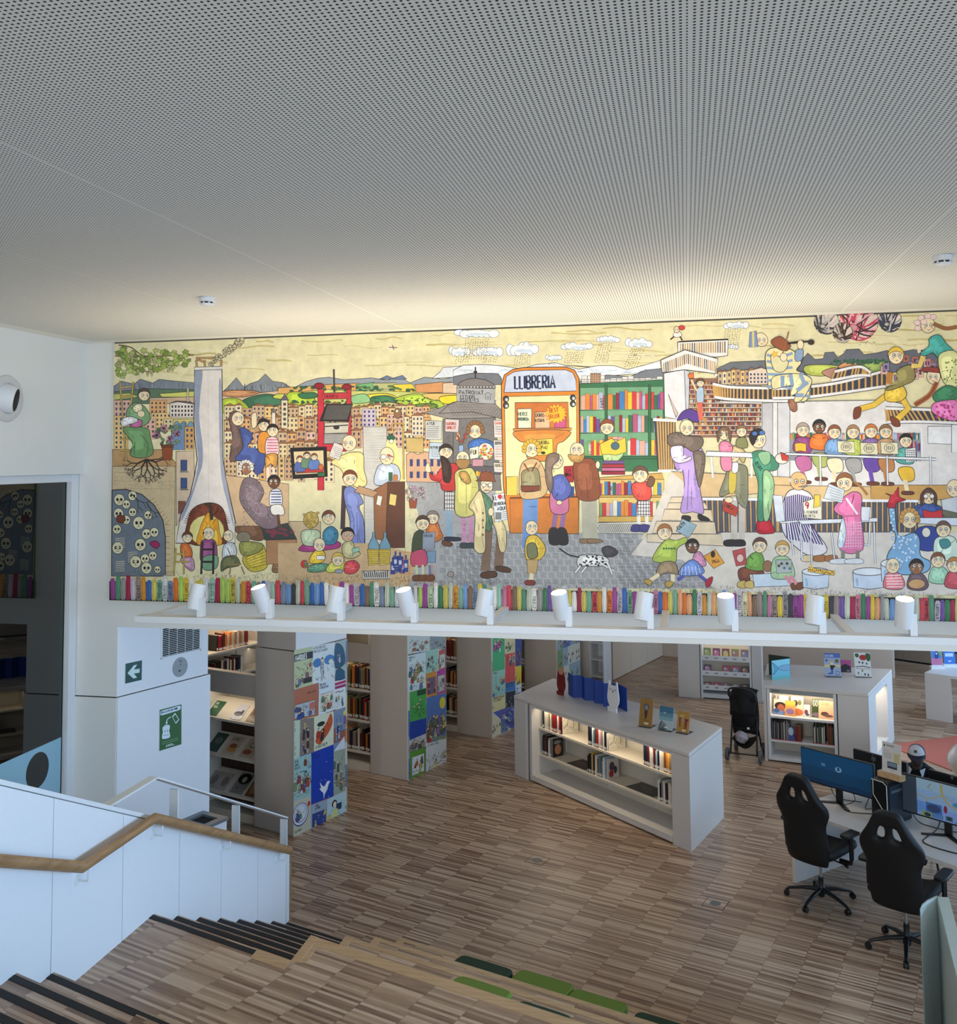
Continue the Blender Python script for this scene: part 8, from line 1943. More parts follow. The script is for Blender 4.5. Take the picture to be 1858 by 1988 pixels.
for (x,y,r_,c1,c2) in ((330,110,76,(60,54,56),(170,164,160)),(720,100,70,(54,60,76),(150,156,170)),(530,105,118,(200,70,96),(60,44,48)),(430,175,60,(120,90,66),(60,46,40))):
 P_c = [(x + r_*math.cos(a*0.196),max(62 if r_ > 65 else 60,y + r_*math.sin(a*0.196))) for a in range(32)]
 C5.poly(P_c,(226,206,196),K,4)
 for k in range(26):
  a = rm.uniform(0,math.pi);b = a + rm.uniform(1.6,3.6);pts_ = []
  for t in range(9):
   f_ = t/8;px_ = x + r_*((1-f_)*math.cos(a) + f_*math.cos(b));py_ = y + r_*((1-f_)*math.sin(a) + f_*math.sin(b));bow = math.sin(math.pi*f_)*r_*0.35
   py_ = py_ + bow;d = math.hypot(px_-x,py_-y)
   if d > r_: px_,py_ = x + (px_-x)*r_/d,y + (py_-y)*r_/d
   pts_.append((px_,max(64,py_)))
  C5.line(pts_,10,rm.choice([c1,c1,c2,(232,170,180) if r_ > 100 else (196,190,186)]))
 C5.ell(x - r_*0.3,y + r_*0.35,r_*0.22,r_*0.18,(206,150,150) if r_ > 100 else (190,186,176),c1,5)
for k in range(14): C5.line([(530+k*7,240+rm.uniform(-12,12)),(537+k*7,236+rm.uniform(-12,12))],3,(90,80,60))
for k in range(60): house(C5,640 + rm.uniform(0,460),310 + rm.uniform(0,140),rm.uniform(24,44),rm.uniform(30,60),rm.choice([(206,130,130),(150,130,160),(226,180,170),(176,110,90)]),False,(60,56,100)) if k < 34 else None
C5.line([(700,560),(620,620),(530,645)],38,K);C5.line([(700,560),(620,620),(530,645)],32,(236,196,70));C5.line([(780,560),(830,640),(760,710)],44,K);C5.line([(780,560),(830,640),(760,710)],38,(236,196,70));blob(C5,[(700,510),(790,500),(820,560),(770,600),(690,590)],(236,196,70));blob(C5,[(500,640),(540,635),(535,690),(495,705)],(130,66,40),3);blob(C5,[(722,690),(770,710),(780,750),(735,745)],(130,66,40),3)
blob(C5,[(760,410),(850,375),(870,460),(800,500),(720,530),(690,520),(770,480)],(150,140,84));C5.line([(720,420),(710,490)],40,(190,130,60));C5.line([(850,380),(900,380),(925,310)],30,(236,206,110));C5.line([(900,300),(890,250)],20,SK);head(C5,755,318,46,look=(0.4,0.0),hair='cap',hc=(240,196,70))
blob(C5,[(960,210),(1020,190),(1060,240),(1110,300),(1020,330),(980,300),(930,320),(905,300),(955,260)],(70,170,160));blob(C5,[(1020,310),(1130,300),(1130,500),(1060,495),(1025,420)],(226,226,160));
for k in range(24): C5.ell(rm.uniform(1045,1128),rm.uniform(330,485),5,6,(110,130,60),n=6)
head(C5,952,130,44,look=(0.3,0.2));C5.line([(985,120),(1060,150),(1130,140)],26,(150,100,60),sm=True)
for (x,y) in ((885,115),(910,85),(950,75),(890,150),(925,110),(985,80)): C5.ell(x,y,20,17,(240,214,210),(150,90,90),2.5,n=10)
blob(C5,[(980,560),(1060,500),(1130,520),(1130,580),(1020,610)],(60,130,90));blob(C5,[(985,610),(1070,590),(1130,600),(1130,712),(1040,700),(975,660)],(232,130,190));
for k in range(30): C5.ell(rm.uniform(1000,1128),rm.uniform(615,700),7,7,(190,60,130),n=7)
head(C5,985,445,42,look=(-0.2,0.2));C5.poly([(890,410),(930,390),(1010,388),(1025,425),(940,415)],(150,60,50),K,3);C5.line([(1005,480),(960,560),(870,620)],30,(170,96,54),sm=True);C5.line([(1005,480),(960,560),(870,620)],6,(110,56,30),sm=True)
C5.rect(105,790,910,960,(150,150,160));spines(C5,108,905,830,26,44,8,16,77);spines(C5,820,910,900,40,56,8,14,78);spines(C5,820,910,965,40,56,8,14,79);C5.line([(910,760),(915,960)],12,(240,240,244))
row_ = [(185,772,(150,70,130),SK,(180,160,150),(196,110,160)),(285,752,(226,120,50),(120,84,62),(40,34,34),(176,186,110)),(378,785,(120,160,206),SK,(150,90,60),(240,228,190)),(492,785,(190,206,90),SK,(170,130,90),(170,168,166)),(602,780,(130,100,160),SK,(206,120,60),(110,76,170)),(692,782,(190,150,110),SK,(150,110,76),(190,130,80)),(815,838,(90,170,160),SK,(34,32,36),(236,190,60))]
for (x,y,c,sk,hc,lc) in row_:
 blob(C5,[(x-55,y+130),(x-48,y+60),(x,y+42),(x+50,y+60),(x+45,y+140)],c);blob(C5,[(x-45,y+170),(x+40,y+165),(x+50,y+240),(x-20,y+245)],lc);C5.line([(x-5,y+240),(x+10,y+320)],26,lc if lc[0] < 200 else SK);blob(C5,[(x-20,y+310),(x+45,y+312),(x+45,y+330),(x-20,y+330)],(110,60,44),3);head(C5,x,y,38,skin=sk,look=(0.4,0.1),hair='cap',hc=hc)
for (x,y) in ((450,875),(590,885),(715,882)): C5.poly([(x-56,y-36),(x+50,y-32),(x+54,y+40),(x-50,y+36)],(232,224,190),K,4);C5.ell(x,y,32,26,(222,214,180),K,3);[C5.line([(x-16+k*11,y-12),(x-16+k*11,y+12)],4,(70,66,60)) for k in range(4)]
pl(C5,[(135,855),(170,850),(205,858),(205,905),(170,900),(138,905)],(240,190,60));pl(C5,[(808,890),(875,880),(880,965),(815,970)],(232,232,232));wins(C5,810,892,876,966,6,6,(60,60,64))
pl(C5,[(80,912),(1000,945),(1000,960),(80,926)],(236,238,244));
for x in (290,700,965): C5.line([(x,930),(x+4,1110)],14,K);C5.line([(x,930),(x+4,1110)],9,(236,238,244))
rb = [(95,1150),(170,1135),(245,1185),(225,1330),(335,1500),(250,1545),(160,1505),(60,1390),(60,1240)]
C5.poly(smooth_closed(rb,4),(230,226,232),K,5)
for k in range(13): C5.line(smooth_open([(75+k*13,1165+abs(k-6)*3),(80+k*12,1300),(90+k*18,1440+k*3)],4),8,(72,56,120))
head(C5,158,1085,52,skin=(226,190,130),look=(0.4,0.3),ry=56,hair='bald',hc=(206,206,206));C5.line([(170,1120),(215,1115)],10,(120,116,112));pl(C5,[(185,1215),(255,1190),(300,1200),(300,1320),(190,1310)],(236,232,214));pl(C5,[(255,1170),(290,1170),(292,1240),(250,1250)],(232,206,80));C5.text('9',200,1255,40,(190,60,90),w=9);C5.text('EL FEMINISME',188,1284,17,K,w=3,sx=0.7);C5.text('HO PETA',192,1308,17,K,w=3,sx=0.85)
for x in (185,260,330): blob(C5,[(x-5,1545),(x+60,1540),(x+62,1575),(x-5,1576)],(170,110,64) if x > 200 else (226,206,160),3)
def wchair(P,pts_,w=13):
 for a,b in pts_: P.line([a,b],w,K);
 for a,b in pts_: P.line([a,b],w-5,(232,236,244))
wchair(C5,[((0,1180),(50,1340)),((50,1340),(160,1330)),((100,1340),(130,1540)),((170,1340),(180,1570)),((230,1360),(240,1590)),((180,1335),(630,1320)),((620,1325),(628,1590)),((545,1250),(600,1250)),((600,1250),(590,1480)),((480,1480),(590,1475)),((360,1400),(380,1580))])
pl(C5,[(150,1325),(640,1310),(640,1335),(180,1350)],(226,232,242));pl(C5,[(0,1170),(60,1175),(75,1330),(20,1335)],(224,230,240));pl(C5,[(530,1240),(598,1245),(590,1330),(530,1330)],(224,230,240))
blob(C5,[(440,1180),(500,1150),(545,1180),(540,1300),(552,1505),(412,1508),(432,1320),(400,1290),(375,1250)],(226,120,170))
for k in range(9): C5.line([(425+k*14,1330),(418+k*15,1500)],3,(250,206,226));C5.line([(425,1340+k*18),(548,1340+k*18)],3,(250,206,226))
blob(C5,[(430,1310),(450,1400),(430,1490),(398,1480),(410,1380)],(214,226,240),3);C5.line([(450,1190),(520,1290)],12,(240,236,240));C5.line([(440,1300),(545,1296)],12,(206,110,150));head(C5,440,1092,50,look=(-0.3,0.4),hair='cap',hc=(150,96,60));C5.line([(500,1090),(540,1120),(580,1170)],16,(170,120,70),sm=True);pl(C5,[(345,1100),(440,1140),(425,1220),(312,1190)],(214,222,230));
for k in range(5): C5.line([(345+k*3,1120+k*18),(425,1150+k*14)],3,(130,136,144))
for x in (430,520): C5.line([(x,1510),(x,1560)],24,(130,130,110));blob(C5,[(x-70,1565),(x+20,1560),(x+30,1590),(x-72,1590)],(220,224,230),3)
blob(C5,[(875,1240),(960,1220),(1040,1250),(1040,1310),(880,1310)],(60,84,150));head(C5,955,1180,42,look=(0.1,0.3),hair='long',hc=(90,60,54));C5.ell(938,1178,14,13,(240,236,226),K,3);C5.ell(975,1178,14,13,(240,236,226),K,3);pl(C5,[(918,1260),(980,1275),(1042,1258),(1040,1310),(980,1320),(922,1305)],(206,50,60))
blob(C5,[(1040,1260),(1130,1180),(1130,1320),(1060,1310)],(110,110,90));head(C5,1110,1130,46,look=(-0.4,0.3),ry=54,hair='bald',hc=(190,170,130));pl(C5,[(1030,1200),(1130,1180),(1130,1280),(1040,1260)],(206,210,216));pl(C5,[(890,1310),(1130,1310),(1130,1360),(890,1345)],(220,228,240))
blob(C5,[(880,1380),(1000,1370),(1010,1500),(890,1500)],(50,70,150));blob(C5,[(990,1450),(1050,1420),(1120,1440),(1130,1560),(1000,1560)],(206,226,210));head(C5,1045,1380,44,look=(0,0.2),hair='cap',hc=(110,84,76));blob(C5,[(1020,1450),(1070,1440),(1090,1480),(1040,1500)],(70,140,140),3)
bw = [(712,1245),(745,1235),(770,1420),(860,1400),(900,1440),(905,1540),(965,1580),(945,1640),(830,1660),(720,1640),(700,1545),(755,1440),(720,1340)]
C5.poly(smooth_closed(bw,4),(128,176,214),K,5)
for k in range(44): x,y = rm.uniform(735,880),rm.uniform(1420,1620);C5.ell(x,y,11,11,(196,220,238),(90,140,190),3,n=9)
for k in range(8): C5.ell(732+rm.uniform(-8,10),1260+k*20,9,9,(196,220,238),(90,140,190),2.5,n=8)
head(C5,838,1318,50,look=(0.2,0.2),hair='curly',hc=(196,150,84),ry=58);blob(C5,[(700,1240),(720,1180),(690,1160),(740,1170),(770,1120),(775,1180),(815,1200),(760,1220),(745,1250)],(190,40,60));C5.ell(940,1400,26,30,(226,220,206),K,3)
for (x0,x1,y0,y1) in ((180,346,1640,1735),(490,690,1640,1735),(662,760,1590,1700)): C5.poly([(x0,y0),(x1,y0),(x1-6,y1),((x0+x1)/2,y1+14),(x0+6,y1)],(206,220,236),K,4);C5.ell((x0+x1)/2,y0,(x1-x0)/2,24,(228,234,240),K,4);C5.line([(x0+24,y0+40),(x0+30,y1-6)],14,(160,190,222))
C5.line([(215,1625),(300,1640),(380,1650)],30,K);C5.line([(215,1625),(300,1640),(380,1650)],24,(230,190,80));
for k in range(14): C5.ell(220+k*12,1628+k*1.8+rm.uniform(-7,7),5,5,(120,76,40),n=6)
C5.line([(240,1620),(232,1590)],12,(230,190,80));
kids = [(735,1605,SK,'bald',(206,190,170),(226,120,130),1),(880,1610,(150,106,76),'cap',(40,34,34),(110,90,100),0),(1012,1570,SK,'cap',(130,84,56),(160,206,176),0),(1110,1600,SK,'cap',(190,130,70),(190,80,90),0)]
for (x,y,sk,hs,hc,c,st_) in kids:
 q_ = [(x-55,y+130),(x-40,y+50),(x,y+36),(x+45,y+50),(x+75,y+110),(x+40,y+145)];blob(C5,q_,c)
 if st_:
  for k in range(5): C5.line([(x-44+k*2,y+60+k*17),(x+50+k*4,y+56+k*18)],8,(248,214,214))
 head(C5,x,y,42,skin=sk,look=(0.2,-0.3),hair=hs,hc=hc)
C5.ell(882,1715,52,30,(206,160,110),K,3)
for k in range(14): head(F,1880 + k*26,880 + rm.uniform(-160,200),11,hair='cap',hc=rm.choice([(110,70,40),(60,40,34),(206,160,90)]));blob(F,[(1872+k*26,1000),(1888+k*26,995),(1896+k*26,1060),(1866+k*26,1062)],rm.choice([(190,90,110),(110,140,190),(206,180,90),(120,160,110)]),1.2)
def ybot(x): return 1163.6 + (x - 214)*0.02628
for k in range(1400):
 x = rm.uniform(230,1858);y = ybot(x) - 46 + rm.uniform(-8,6) + 4*math.sin(x*0.07);F.line([(x,y),(x + rm.uniform(-3,3),y - rm.uniform(1.5,5))],0.5,(84,80,76))
F.poly([(213,1128),(1900,1163),(2180,1170),(2180,1214),(1900,1208),(213,1165)],(28,24,26))
SPC = [(150,64,140),(86,140,110),(150,146,144),(160,36,70),(190,180,190),(146,130,122),(206,140,50),(56,100,170),(206,190,90),(120,166,140),(206,206,206),(120,136,160),(214,110,40),(170,200,90),(220,190,60),(232,228,220),(60,60,64),(190,120,150),(110,150,200),(226,160,110),(110,80,150),(60,120,80),(200,70,80),(150,190,170),(130,100,80),(190,196,176)]
txt = {5:('BALMES'),9:('VERDAGUER'),10:('COLLELL'),11:('MARGARIT'),14:('SALARICH'),15:('SALA'),19:('E SUNYOL'),23:('LL MONTSERRAT'),26:('CAMPS X'),48:('ANGLADA'),52:('J TRIADU'),63:('I SOLA'),68:('J PUNTI'),72:('A DODAS'),84:('J NERA'),89:('C BACAS'),96:('A QUINTANA'),99:('P CABOT'),101:('TORSIMANY'),103:('M D ORRIOLS'),106:('S SERRADORA'),108:('N ORRIOLS'),117:('G YNARAJA'),121:('J SALA'),125:('E TEIXIDOR'),126:('M LLOR'),132:('R ORTIZ'),134:('R FARRES PUNTI'),136:('LARA'),138:('A SERRABASSA'),142:('M COSTA'),148:('M MARTI I POL'),156:('A PLADEVALL'),162:('P ROSANAS-CREUS'),164:('Q PUJADES')}
x = 215.5;i = 0
rs = random.Random(41)
while aty(x + 12,1200,Y_MUR).x < 3.35:
 w = rs.uniform(8.4,10.6) if i not in txt else rs.uniform(9.8,11.4)
 h = rs.uniform(37,48);yb = ybot(x) - 1.4
 c = SPC[i] if i < 16 else rs.choice(SPC)
 if i in txt and sum(c) < 330: c = rs.choice([(222,214,170),(206,196,206),(176,200,160),(214,190,70),(206,120,140)])
 l = rs.uniform(-0.9,0.9)
 F.poly(smooth_closed([(x+0.9,yb-1),(x+0.6+l,yb-h+3),(x+w*0.5+l,yb-h),(x+w-0.9+l,yb-h+3),(x+w-0.6,yb-1),(x+w*0.5,yb+0.2)],2),c,tuple(int(v*0.8+45) for v in c),0.5)
 F.line([(x+w*0.62+l*0.6,yb-4),(x+w*0.6+l,yb-h+6)],w*0.22,tuple(min(255,int(v*1.1+8)) for v in c))
 if i in txt:
  s = txt[i];hh_ = w*0.56;n_ = sum(GLYPH.get(ch,(0.25,))[0] + 0.22 for ch in s)
  F.text(s,x + w*0.80,yb - 3,hh_,(30,26,28),w=0.95,rot=-90,sx=min(1.0,(h-8)/(n_*hh_)))
 elif i == 15: pass
 x += w;i += 1
MU_OBJ = MU.flush('painted_scene',(0,Y_MUR,0),(1,0,0),(0,0,1),(0,-1,0),mat_print('mural_paint',0.6,0.16,9.0),mural,step=4e-6)

class Quad(Paint):
 def __init__(s,base,q):
  s.sh = base.sh;bm = base.map
  def f(p):
   u,v = p
   x = (1-v)*((1-u)*q[0][0] + u*q[1][0]) + v*((1-u)*q[3][0] + u*q[2][0])
   y = (1-v)*((1-u)*q[0][1] + u*q[1][1]) + v*((1-u)*q[3][1] + u*q[2][1])
   return bm((x,y))
  s.map = f
def illus(Q,seed,pal,n=9,box=(0.06,0.3,0.94,0.95),ink=26):
 r = random.Random(seed);x0,y0,x1,y1 = box
 for _ in range(n):
  x,y = r.uniform(x0,x1),r.uniform(y0 + 0.06,y1 - 0.06);s = r.uniform(0.05,0.10)
  Q.poly(smooth_closed([(x-s,y+s*1.6),(x-s*0.8,y),(x,y-s*0.3),(x+s*0.8,y),(x+s,y+s*1.6)],2),r.choice(pal),K,0.012)
  Q.ell(x,y - s*0.7,s*0.5,s*0.45,(232,206,176),K,0.01,n=8)
 for _ in range(ink):
  x,y = r.uniform(x0,x1),r.uniform(y0,y1);Q.line([(x,y),(x + r.uniform(-0.08,0.08),y + r.uniform(-0.07,0.07)),(x + r.uniform(-0.1,0.1),y + r.uniform(-0.08,0.08))],0.013,(40,40,44))
def lines(Q,ts,x,y,h,col=(30,30,34),sx=0.7,st=1.35):
 for k,t in enumerate(ts): Q.text(t,x,y + h + k*h*st,h,col,w=h*0.2,sx=sx)
PAL = [(176,70,60),(90,120,160),(120,140,90),(196,150,90),(110,90,80),(70,110,110),(206,190,160),(140,80,110)]
GRY = [(120,120,120),(180,180,176),(80,80,84),(150,140,130)]
BLU = [(50,80,150),(90,140,190),(30,60,110),(190,206,220),(110,90,150)]
def panel_paint(i,x0,y0,k):
 pm = pxmap(uv(UE,0) + U*0.0003,U,V,ZUP,uv(UE,0))
 P = Paint(lambda p: pm((x0 + p[0]*k,y0 + p[1]*k)))
 v0 = SV[i]
 P.sh.append(([(v0+0.002,0.002),(v0+0.948,0.002),(v0+0.948,2.09),(v0+0.002,2.09)],rgb((176,176,160))))
 r = random.Random(90+i)
 B = Paint(lambda p: p);B.sh = P.sh
 zz = 0.01
 while zz < 2.0:
  vv = v0 + 0.004
  h = r.uniform(0.26,0.36)
  while vv < v0 + 0.9:
   w = min(r.uniform(0.2,0.3),v0 + 0.946 - vv);z1 = min(2.088,zz + h)
   c = r.choice([(206,206,190),(150,170,180),(190,130,90),(120,150,110),(214,206,170),(90,120,170)]);P.sh.append(([(vv,zz),(vv+w,zz),(vv+w,z1),(vv,z1)],rgb(c)))
   Qf = Paint(lambda p,a=vv,b=z1,ww=w,hh=z1-zz: (a + p[0]*ww,b - p[1]*hh));Qf.sh = P.sh;illus(Qf,r.random(),PAL,5,ink=12)
   vv += w
  zz += h
 return P
def fin(P,i): P.flush('cover_prints',uv(UE,0),V,ZUP,U,M_PRINTG,[c for c in STK[i].children if c.name.startswith('end_panel')][0],base=0.0005,step=1.5e-5)
P = panel_paint(0,540,1220,0.2114);sd = 0
def q(P,*c): return Quad(P,c)
Q = q(P,(148,200),(320,165),(318,515),(146,560));Q.rect(0,0,1,1,(186,196,150));Q.rect(0,0.12,1,0.3,(24,22,22));Q.text('MARQUES',0.06,0.28,0.13,(226,226,214),w=0.03,sx=0.9);illus(Q,1,PAL,8,(0.05,0.35,0.95,0.95));Q.rect(0.5,0.78,0.95,0.92,(40,36,34))
Q = q(P,(320,165),(520,125),(520,462),(318,515));Q.rect(0,0,1,1,(214,224,226));lines(Q,['ANTON RETACO','POR LOS CAMINOS'],0.03,0.03,0.065,sx=0.95);Q.ell(0.2,0.46,0.2,0.12,(64,120,180));Q.ell(0.75,0.44,0.24,0.13,(70,126,184));Q.ell(0.82,0.5,0.1,0.06,(220,224,200));Q.poly([(0.34,0.5),(0.5,0.48),(0.5,0.9),(0.42,0.9),(0.36,0.72)],(176,186,190),K,0.012);Q.ell(0.42,0.42,0.07,0.05,(232,206,180),K,0.01);Q.poly([(0.36,0.39),(0.48,0.38),(0.43,0.32)],(40,36,36));illus(Q,2,GRY,0,(0.05,0.55,0.95,0.95),20)
Q = q(P,(522,125),(622,100),(620,465),(522,480));Q.rect(0,0,1,1,(160,180,180));Q.poly([(0,0.1),(0.5,0.1),(0.85,0.3),(0.9,0.6),(0,0.66)],(44,88,116),K,0.02,True);Q.poly([(0,0.9),(0.1,0.74),(0.5,0.7),(0.9,0.8),(0.95,1),(0,1)],(44,88,116),K,0.02);illus(Q,3,BLU,2,(0.1,0.2,0.8,0.6),12)
Q = q(P,(150,565),(372,497),(370,800),(146,848));Q.rect(0,0,1,1,(174,104,76));Q.rect(0.02,0.5,0.85,0.95,(176,190,196),K,0.012);illus(Q,4,GRY + BLU,5,(0.04,0.55,0.83,0.93),30);Q.poly([(0.62,0.55),(0.84,0.55),(0.84,0.75),(0.62,0.75)],(190,110,100));lines(Q,['LA BODA DE PEP'],0.5,0.2,0.05,(60,36,30),0.8)
Q = q(P,(374,497),(520,462),(520,745),(374,800));Q.rect(0,0,1,1,(206,220,228));lines(Q,['LORD, I AM ONE','OF YOUR LITTLE ONES'],0.06,0.05,0.07,sx=0.62);Q.rect(0.12,0.38,0.9,0.9,(220,214,200),K,0.014);illus(Q,5,[(176,50,60),(90,130,90),(60,60,66),(206,190,160)],9,(0.16,0.42,0.86,0.88))
Q = q(P,(522,492),(620,462),(618,722),(522,745));Q.rect(0,0,1,1,(210,222,224));Q.rect(0,0.04,1,0.14,(176,40,110));Q.rect(0,0.17,1,0.27,(150,40,100));illus(Q,6,PAL,4,(0.1,0.5,0.9,0.92),10);Q.line([(0.05,0.4),(0.3,0.37),(0.5,0.42),(0.8,0.38)],0.03,(120,30,60))
Q = q(P,(146,850),(200,838),(198,1185),(144,1200));Q.rect(0,0,1,1,(190,206,186));lines(Q,['EL','DO','E','A','ELLA','AJA'],0.1,0.05,0.09,sx=0.9,st=1.7)
Q = q(P,(202,838),(330,815),(328,1140),(200,1170));Q.rect(0,0,1,1,(130,122,112));Q.text('Z',0.3,0.3,0.16,(206,190,90),w=0.06);illus(Q,8,[(40,40,50),(90,50,40),(170,160,150),(60,80,120)],9,(0.2,0.2,0.95,0.95))
Q = q(P,(332,815),(510,760),(508,1065),(330,1130));Q.rect(0,0,1,1,(206,216,190));Q.poly([(0.06,0.72),(0.25,0.5),(0.6,0.3),(0.85,0.04),(0.95,0.3),(0.8,0.55),(0.5,0.75),(0.3,0.86)],(190,84,50),None,0.01,True);illus(Q,9,[(176,50,40),(50,70,120),(60,50,46)],4,(0.2,0.25,0.8,0.7),14);Q.ell(0.35,0.26,0.2,0.07,(40,44,40));Q.text('EL GEGANT DEL PI',0.08,0.94,0.08,(36,34,34),w=0.016,sx=0.72)
Q = q(P,(512,760),(618,720),(618,1100),(510,1130));Q.rect(0,0,1,1,(120,140,170));Q.rect(0,0.55,1,0.8,(150,90,80));Q.poly([(0,1),(0.9,0.7),(1,1)],(206,216,226));illus(Q,10,BLU + [(150,80,70)],9,(0.05,0.15,0.95,0.75));Q.ell(0.92,0.14,0.1,0.06,(214,206,80))
Q = q(P,(144,1200),(302,1145),(302,1535),(142,1590));Q.rect(0,0,1,1,(150,190,190));lines(Q,['DONAR,','AIUDAR','DONAR-SE'],0.06,0.05,0.06,sx=0.9);Q.line([(0.5+0.3*math.cos(a*0.35),0.47+0.11*math.sin(a*0.35)) for a in range(19)],0.02,(40,90,90));illus(Q,11,PAL + [(206,214,220)],18,(0.06,0.36,0.95,0.92),40);illus(Q,31,[(150,60,50)],2,(0.65,0.05,0.95,0.3),8)
Q = q(P,(304,1145),(508,1065),(508,1540),(304,1620));Q.rect(0,0,1,1,(10,62,170));lines(Q,['LA PIGOTA','DE NADAL I REIS'],0.04,0.03,0.045,(10,40,120),0.8);Q.poly([(0.38,0.62),(0.5,0.72),(0.6,0.74),(0.72,0.66),(0.86,0.68),(0.78,0.73),(0.72,0.82),(0.6,0.9),(0.56,0.99),(0.54,0.86),(0.46,0.82),(0.36,0.75),(0.44,0.75)],(226,232,236));[Q.ell(x,y,0.015,0.01,(220,226,232),n=6) for x,y in ((0.68,0.28),(0.88,0.5),(0.45,0.6),(0.78,0.97),(0.62,0.62))]
Q = q(P,(510,1130),(618,1100),(618,1490),(510,1540));Q.rect(0,0,1,1,(150,164,150));illus(Q,13,[(90,110,100),(120,130,130),(160,150,110),(70,90,90)],12,(0.05,0.1,0.95,0.95),34)
Q = q(P,(142,1590),(302,1535),(302,1830),(140,1915));Q.rect(0,0,1,1,(190,190,170));Q.ell(0.4,0.45,0.46,0.34,(60,76,130));Q.ell(0.4,0.44,0.42,0.31,(214,220,230));Q.ell(0.4,0.43,0.36,0.26,(90,110,160));Q.ell(0.4,0.42,0.33,0.24,(206,214,222));illus(Q,14,[(110,150,110),(60,90,160),(176,70,60),(206,206,214)],7,(0.15,0.25,0.65,0.6),16);Q.ell(0.88,0.22,0.08,0.08,(190,50,50));Q.text('BON PROFIT',0.1,0.93,0.07,(110,100,80),w=0.016,sx=0.8)
Q = q(P,(304,1622),(448,1572),(446,1775),(304,1840));Q.rect(0,0,1,1,(150,170,190));Q.rect(0.05,0.4,0.95,0.98,(40,70,140));illus(Q,15,[(176,60,90),(206,180,110),(60,90,160),(150,60,60)],6,(0.1,0.4,0.9,0.95),14);lines(Q,['NADAL','AL POBLE'],0.25,0.05,0.09,sx=0.7)
Q = q(P,(450,1570),(618,1492),(617,1680),(448,1775));Q.rect(0,0,1,1,(176,206,214));Q.ell(0.4,0.35,0.14,0.17,(40,50,50));Q.ell(0.42,0.4,0.09,0.13,(232,214,190));Q.poly([(0.5,0.4),(0.8,0.45),(0.78,0.75),(0.5,0.7)],(30,60,90));Q.poly([(0.35,0.6),(0.6,0.65),(0.55,1),(0.3,1)],(206,210,130));Q.ell(0.1,0.9,0.14,0.2,(190,180,120));illus(Q,16,BLU,0,(0.1,0.1,0.95,0.95),12)
fin(P,0)
P = panel_paint(1,770,1220,0.16098)
def cov2(c,bg,seed,pal,n=8,title=None,box=(0.06,0.25,0.94,0.95),tcol=(40,40,44),ink=26,frame=None,h=0.07):
 Q = q(P,*c);Q.rect(0,0,1,1,bg)
 if frame: Q.rect(0.12,0.22,0.9,0.9,frame,K,0.014);box = (0.16,0.26,0.86,0.86)
 illus(Q,seed,pal,n,box,ink)
 if title: lines(Q,title,0.07,0.04,h,tcol,0.75)
 return Q
cov2([(130,85),(400,80),(395,270),(135,310)],(206,210,200),40,GRY + [(170,110,80)],7,ink=50);cov2([(402,80),(590,85),(590,240),(400,262)],(150,160,160),41,GRY,7,ink=50)
cov2([(135,332),(353,282),(350,710),(135,760)],(206,220,216),42,PAL,16,['PINOCHO A LA','CIUTAT'],ink=44,h=0.055);cov2([(357,280),(500,237),(500,505),(354,545)],(160,200,180),43,GRY + [(90,130,110)],9,ink=36);cov2([(510,268),(590,246),(590,490),(510,520)],(190,90,84),44,GRY,5,None,frame=(206,210,190))
cov2([(354,545),(480,515),(480,802),(354,835)],(206,140,60),45,[(90,70,130),(150,50,60),(60,60,80)],7,frame=(120,96,120));cov2([(484,515),(590,486),(590,770),(487,802)],(176,70,150),46,GRY,7,['LA VIDA'],frame=(190,196,180))
Q = cov2([(157,770),(355,716),(358,1075),(160,1132)],(76,166,84),47,[(76,166,84)],7,None,(0.06,0.35,0.9,0.9),ink=30);Q.rect(0.45,0.02,1,0.2,(30,80,50))
Q = cov2([(360,838),(595,777),(598,1322),(362,1377)],(84,120,180),48,[(206,190,120),(150,120,150),(120,90,80),(190,170,150),(90,110,90)],26,None,(0.05,0.42,0.95,0.92),ink=40);Q.ell(0.82,0.2,0.15,0.13,(222,206,60));Q.rect(0,0.92,1,1,(120,140,120));Q.ell(0.12,0.96,0.12,0.05,(170,40,50))
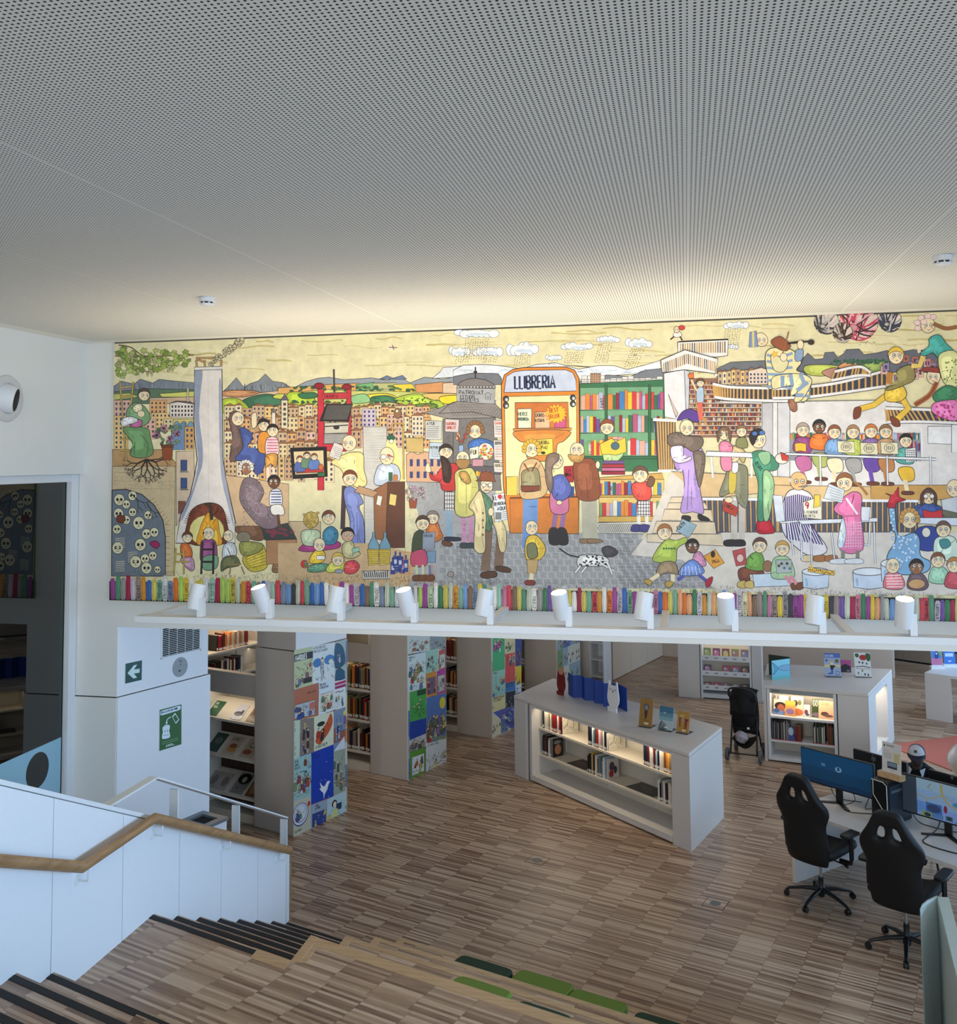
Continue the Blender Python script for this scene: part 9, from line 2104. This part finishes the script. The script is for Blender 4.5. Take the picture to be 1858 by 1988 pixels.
Q = cov2([(160,1132),(358,1078),(355,1420),(152,1482)],(30,70,160),49,GRY + [(214,220,224)],14,None,(0.04,0.6,0.96,0.96),ink=40);Q.poly([(0,0.62),(1,0.55),(1,1),(0,1)],(190,200,200));illus(Q,50,GRY,12,(0.04,0.62,0.96,0.96),40)
cov2([(160,1492),(350,1427),(350,1742),(162,1822)],(90,150,60),51,[(176,110,60),(150,60,50),(206,170,80),(90,90,96)],6,None,frame=(214,222,226));cov2([(355,1392),(598,1327),(600,1620),(354,1742)],(206,212,214),52,[(190,200,200),(206,210,150),(150,150,150)],7,['LA FAGEDA VERDA'],(0.05,0.45,0.95,0.95),(120,120,124),40)
fin(P,1)
P = panel_paint(2,770,1220,0.16098)
cov2([(1155,110),(1300,110),(1305,490),(1158,522)],(74,170,116),60,[(176,80,140),(120,60,120),(206,220,230)],7,None,(0.05,0.02,0.95,0.42));cov2([(1302,110),(1428,115),(1428,290),(1305,310)],(206,196,150),61,PAL,7);cov2([(1307,312),(1428,296),(1428,640),(1312,662)],(206,84,84),62,GRY + [(226,226,220)],7,None,(0.06,0.06,0.94,0.4));cov2([(1430,115),(1510,120),(1510,440),(1432,460)],(60,80,140),63,[(170,100,60),(120,60,50)],7)
cov2([(1158,524),(1305,492),(1312,790),(1160,830)],(150,196,180),64,[(206,150,80),(60,110,90),(70,110,170)],7,['MONTSENY']);cov2([(1314,662),(1430,632),(1430,740),(1314,770)],(56,120,180),65,BLU,0,['COSTUMS','DE CASA'],ink=2,h=0.2);cov2([(1432,462),(1505,450),(1505,660),(1434,692)],(214,190,60),66,PAL,4);cov2([(1160,832),(1312,792),(1312,960),(1162,1012)],(216,206,150),67,PAL,0,['BRUGUE SONADA','ELS ANIMALS'],ink=4,h=0.12);cov2([(1314,772),(1430,745),(1415,940),(1314,960)],(40,54,66),68,GRY,6);cov2([(1165,1014),(1312,962),(1415,942),(1418,1240),(1170,1335)],(80,90,170),69,BLU + [(130,90,160)],16,ink=46);cov2([(1434,694),(1505,662),(1505,760),(1436,782)],(206,214,226),70,BLU,3)
fin(P,2)
P = panel_paint(3,0,0,1);fin(P,3)
